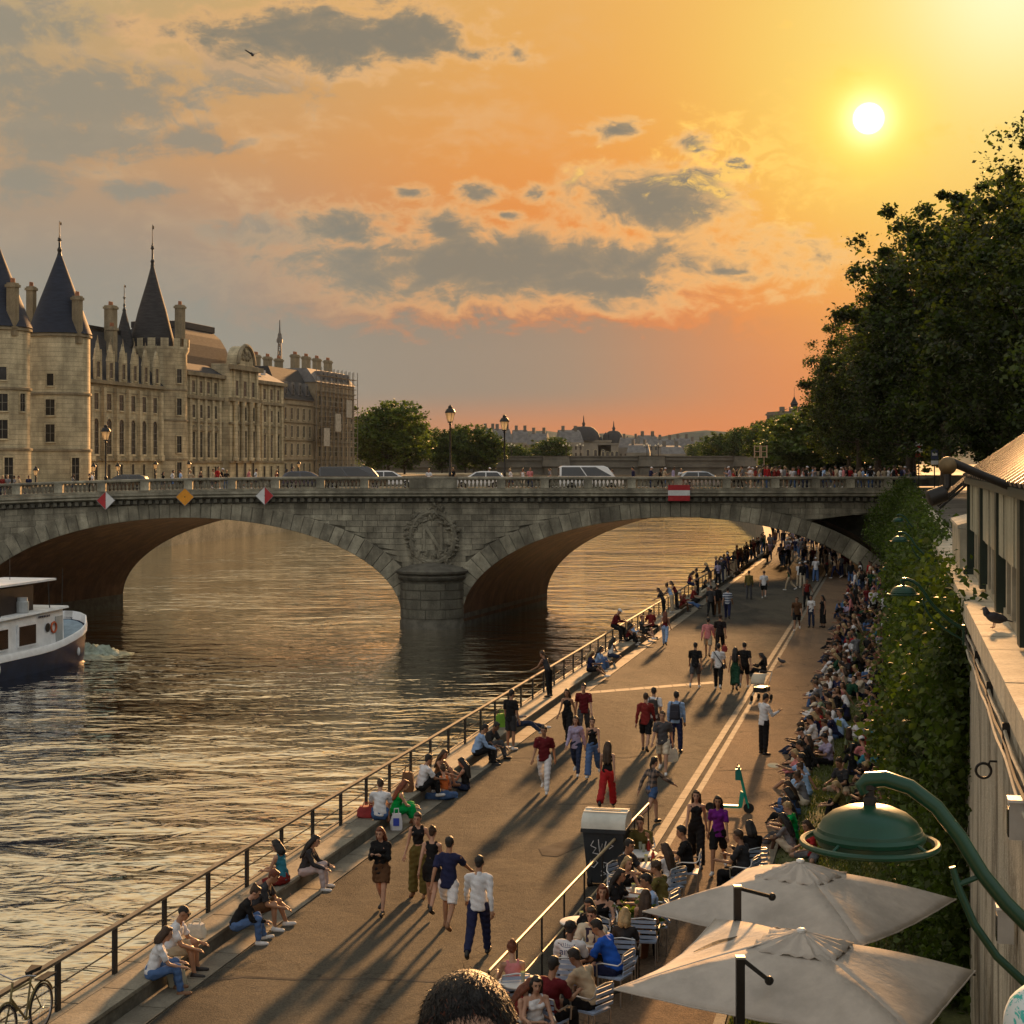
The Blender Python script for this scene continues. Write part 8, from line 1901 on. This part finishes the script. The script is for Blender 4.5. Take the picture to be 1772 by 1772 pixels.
while Y < 86: seated_mass(-1.98 + rg.uniform(-.16, .2), Y + rg.uniform(-.2, .2)); Y += rg.uniform(1.0, 2.2)
for k_ in range(62): seated_mass(-2.9 + 2.9 * rg.random(), 84 + 35 * (k_ + rg.random()) / 62)
build_mass('crowd_on_lawn')
DL = [(4, 131), (14, 129), (26, 133), (34, 130), (50, 136), (126, 138), (156, 137), (160, 138), (282, 135), (298, 138), (313, 132), (330, 136), (347, 132), (368, 130), (376, 127), (384, 134), (392, 131), (430, 138), (442, 137), (478, 133), (495, 138), (505, 139)]
DM = [(742, 128), (784, 138), (846, 136), (884, 131), (905, 134), (917, 129), (952, 132), (1060, 138), (1096, 130), (1126, 134), (1142, 128), (1150, 137), (1165, 133), (1178, 130)]
DR = [(1255 + i * 5.4 + rg.uniform(-4, 4), rg.choice([126, 125, 127, 132, 137, 139])) for i in range(62)]
for nm, L_i in (('on bridge deck before the palace', DL), ('on bridge deck among the cars', DM), ('', DR)):
    for i, (px, Y) in enumerate(sorted(L_i)):
        t_ = rg.choice(['white'] * 3 + ['black'] * 3 + ['pale blue', 'navy', 'red', 'beige', 'grey', 'pink', 'lilac', 'dark red', 'blue' if px < 400 else 'white']); b_ = rg.choice(BOTS); X = (px - 886) / F * Y
        z = DZ + (.13 if Y < 128 or Y > 138 else 0) + hump(X); f_ = rg.choice([90, -90, 90, -90, 180]) + rg.uniform(-20, 20)
        if not nm: mass_figure(at_px(px, Y, z), f_, t_, b_); continue
        o, d = figure(at_px(px, Y, z), f_, t_, b_, '', 'pedestrians on the bridge')
        o['label'] = f'person in {t_} {d[0]} {nm}, {ordw(i)} from left'
build_mass('crowd_on_bridge')
# ------------------------------------------------ people on the landing right below the camera
MB().b2((-2.6, -3.0, ROAD - .4), (1.1, 4.2, 9.33)).build('stone_landing', QSTONE, kind='structure')
o = person((-.078, 2.82, 9.33), 186, 'stand', ('tee', 'navy'), ('trousers', 'black'), None, 0, False, 'black', 1.785, 'dark haired person whose large head rises at the lower picture edge', 'people on the stair landing')
J = skel('stand', False); hc, T = J['hc'], J['TH']; rgh = np.random.default_rng(77); b = MB()
b.ball(hc + T @ Vector((0, -.026, .044)), (.0775, .092, .088), 30, 20, T); cp = remesh(b, 'hair_cap', .008, 1); cp.materials.append(HAIRC['black']); hcap = put(cp, 'hair', o)
n = 12000; d = rgh.normal(0, 1, (n, 3)); d /= np.linalg.norm(d, axis=1)[:, None]; d = d[(d[:, 2] > .05 - .9 * np.maximum(-d[:, 1], -.05) ) & (d[:, 2] > -.5)]; d = d[~((d[:, 1] > .30) & (d[:, 2] < .30))]; n = len(d)
root = d * np.array([.0770, .0915, .0875]) + np.array([0, -.026, .044]); ctr = np.array([0, -.02, .12])
dr = d + d * -.86 + rgh.normal(0, .16, (n, 3)) + np.array([0, .55, -.25]); dr /= np.linalg.norm(dr, axis=1)[:, None]; ln = (.010 + .012 * rgh.random(n)) * np.clip(d[:, 2] + .6, .3, 1)
sd = np.cross(d, rgh.normal(0, 1, (n, 3))); sd /= np.linalg.norm(sd, axis=1)[:, None]
vv = np.stack([root - sd * .0011, root + sd * .0011, root + dr * ln[:, None]], 1).reshape(-1, 3); TM = np.array(T); vv = vv @ TM.T + np.array(hc)
me = bpy.data.meshes.new('hair_strands'); me.from_pydata(vv.tolist(), [], [(3 * i, 3 * i + 1, 3 * i + 2) for i in range(n)]); me.materials.append(HAIRC['black']); me.materials.append(HAIRC['red']); me.polygons.foreach_set('material_index', (rgh.random(n) < .05).astype(int)); put(me, 'hair_strands', o, kind='stuff')
q = P(1806, 1745, 3.6); o = person((q.x, q.y, 9.33), 150, 'stand', ('shirt', 'white'), ('trousers', 'beige'), ('scarf', 'white'), 0, True, 'white', 1.53, 'person in white and turquoise printed headscarf cut by the lower right corner', 'people on the stair landing')
m_ = bpy.data.materials.new('turquoise_print'); m_.use_nodes = True; qn = G(m_.node_tree); co = qn.n.new('ShaderNodeTexCoord').outputs['Object']; qn.put(qn.n['Principled BSDF'].inputs['Base Color'], qn.mix(qn.sstep(qn.noise(co, 22, 3, .6, 1.0), .52, .58), (.62, .66, .64, 1), (.06, .42, .36, 1))); qn.n['Principled BSDF'].inputs['Roughness'].default_value = .8
for ch in o.children:
    if ch.name.startswith('headscarf'): setmat(ch, m_)

bpy.data.scenes.remove(TMPS)
# ---------------------------------------------------------------- haze: one closed box of thin air round everything
hm = bpy.data.materials.new('air'); hm.use_nodes = True; q = G(hm.node_tree); q.n.clear()
pv = q.n.new('ShaderNodeVolumePrincipled'); pv.inputs['Color'].default_value = (.58, .72, .95, 1); pv.inputs['Density'].default_value = 0.000018; pv.inputs['Anisotropy'].default_value = .1
ho = q.n.new('ShaderNodeOutputMaterial'); q.l.new(pv.outputs[0], ho.inputs['Volume'])
MB().b2((-3600, -320, -2.6), (3600, 5300, 360)).build('haze', hm, kind='stuff')
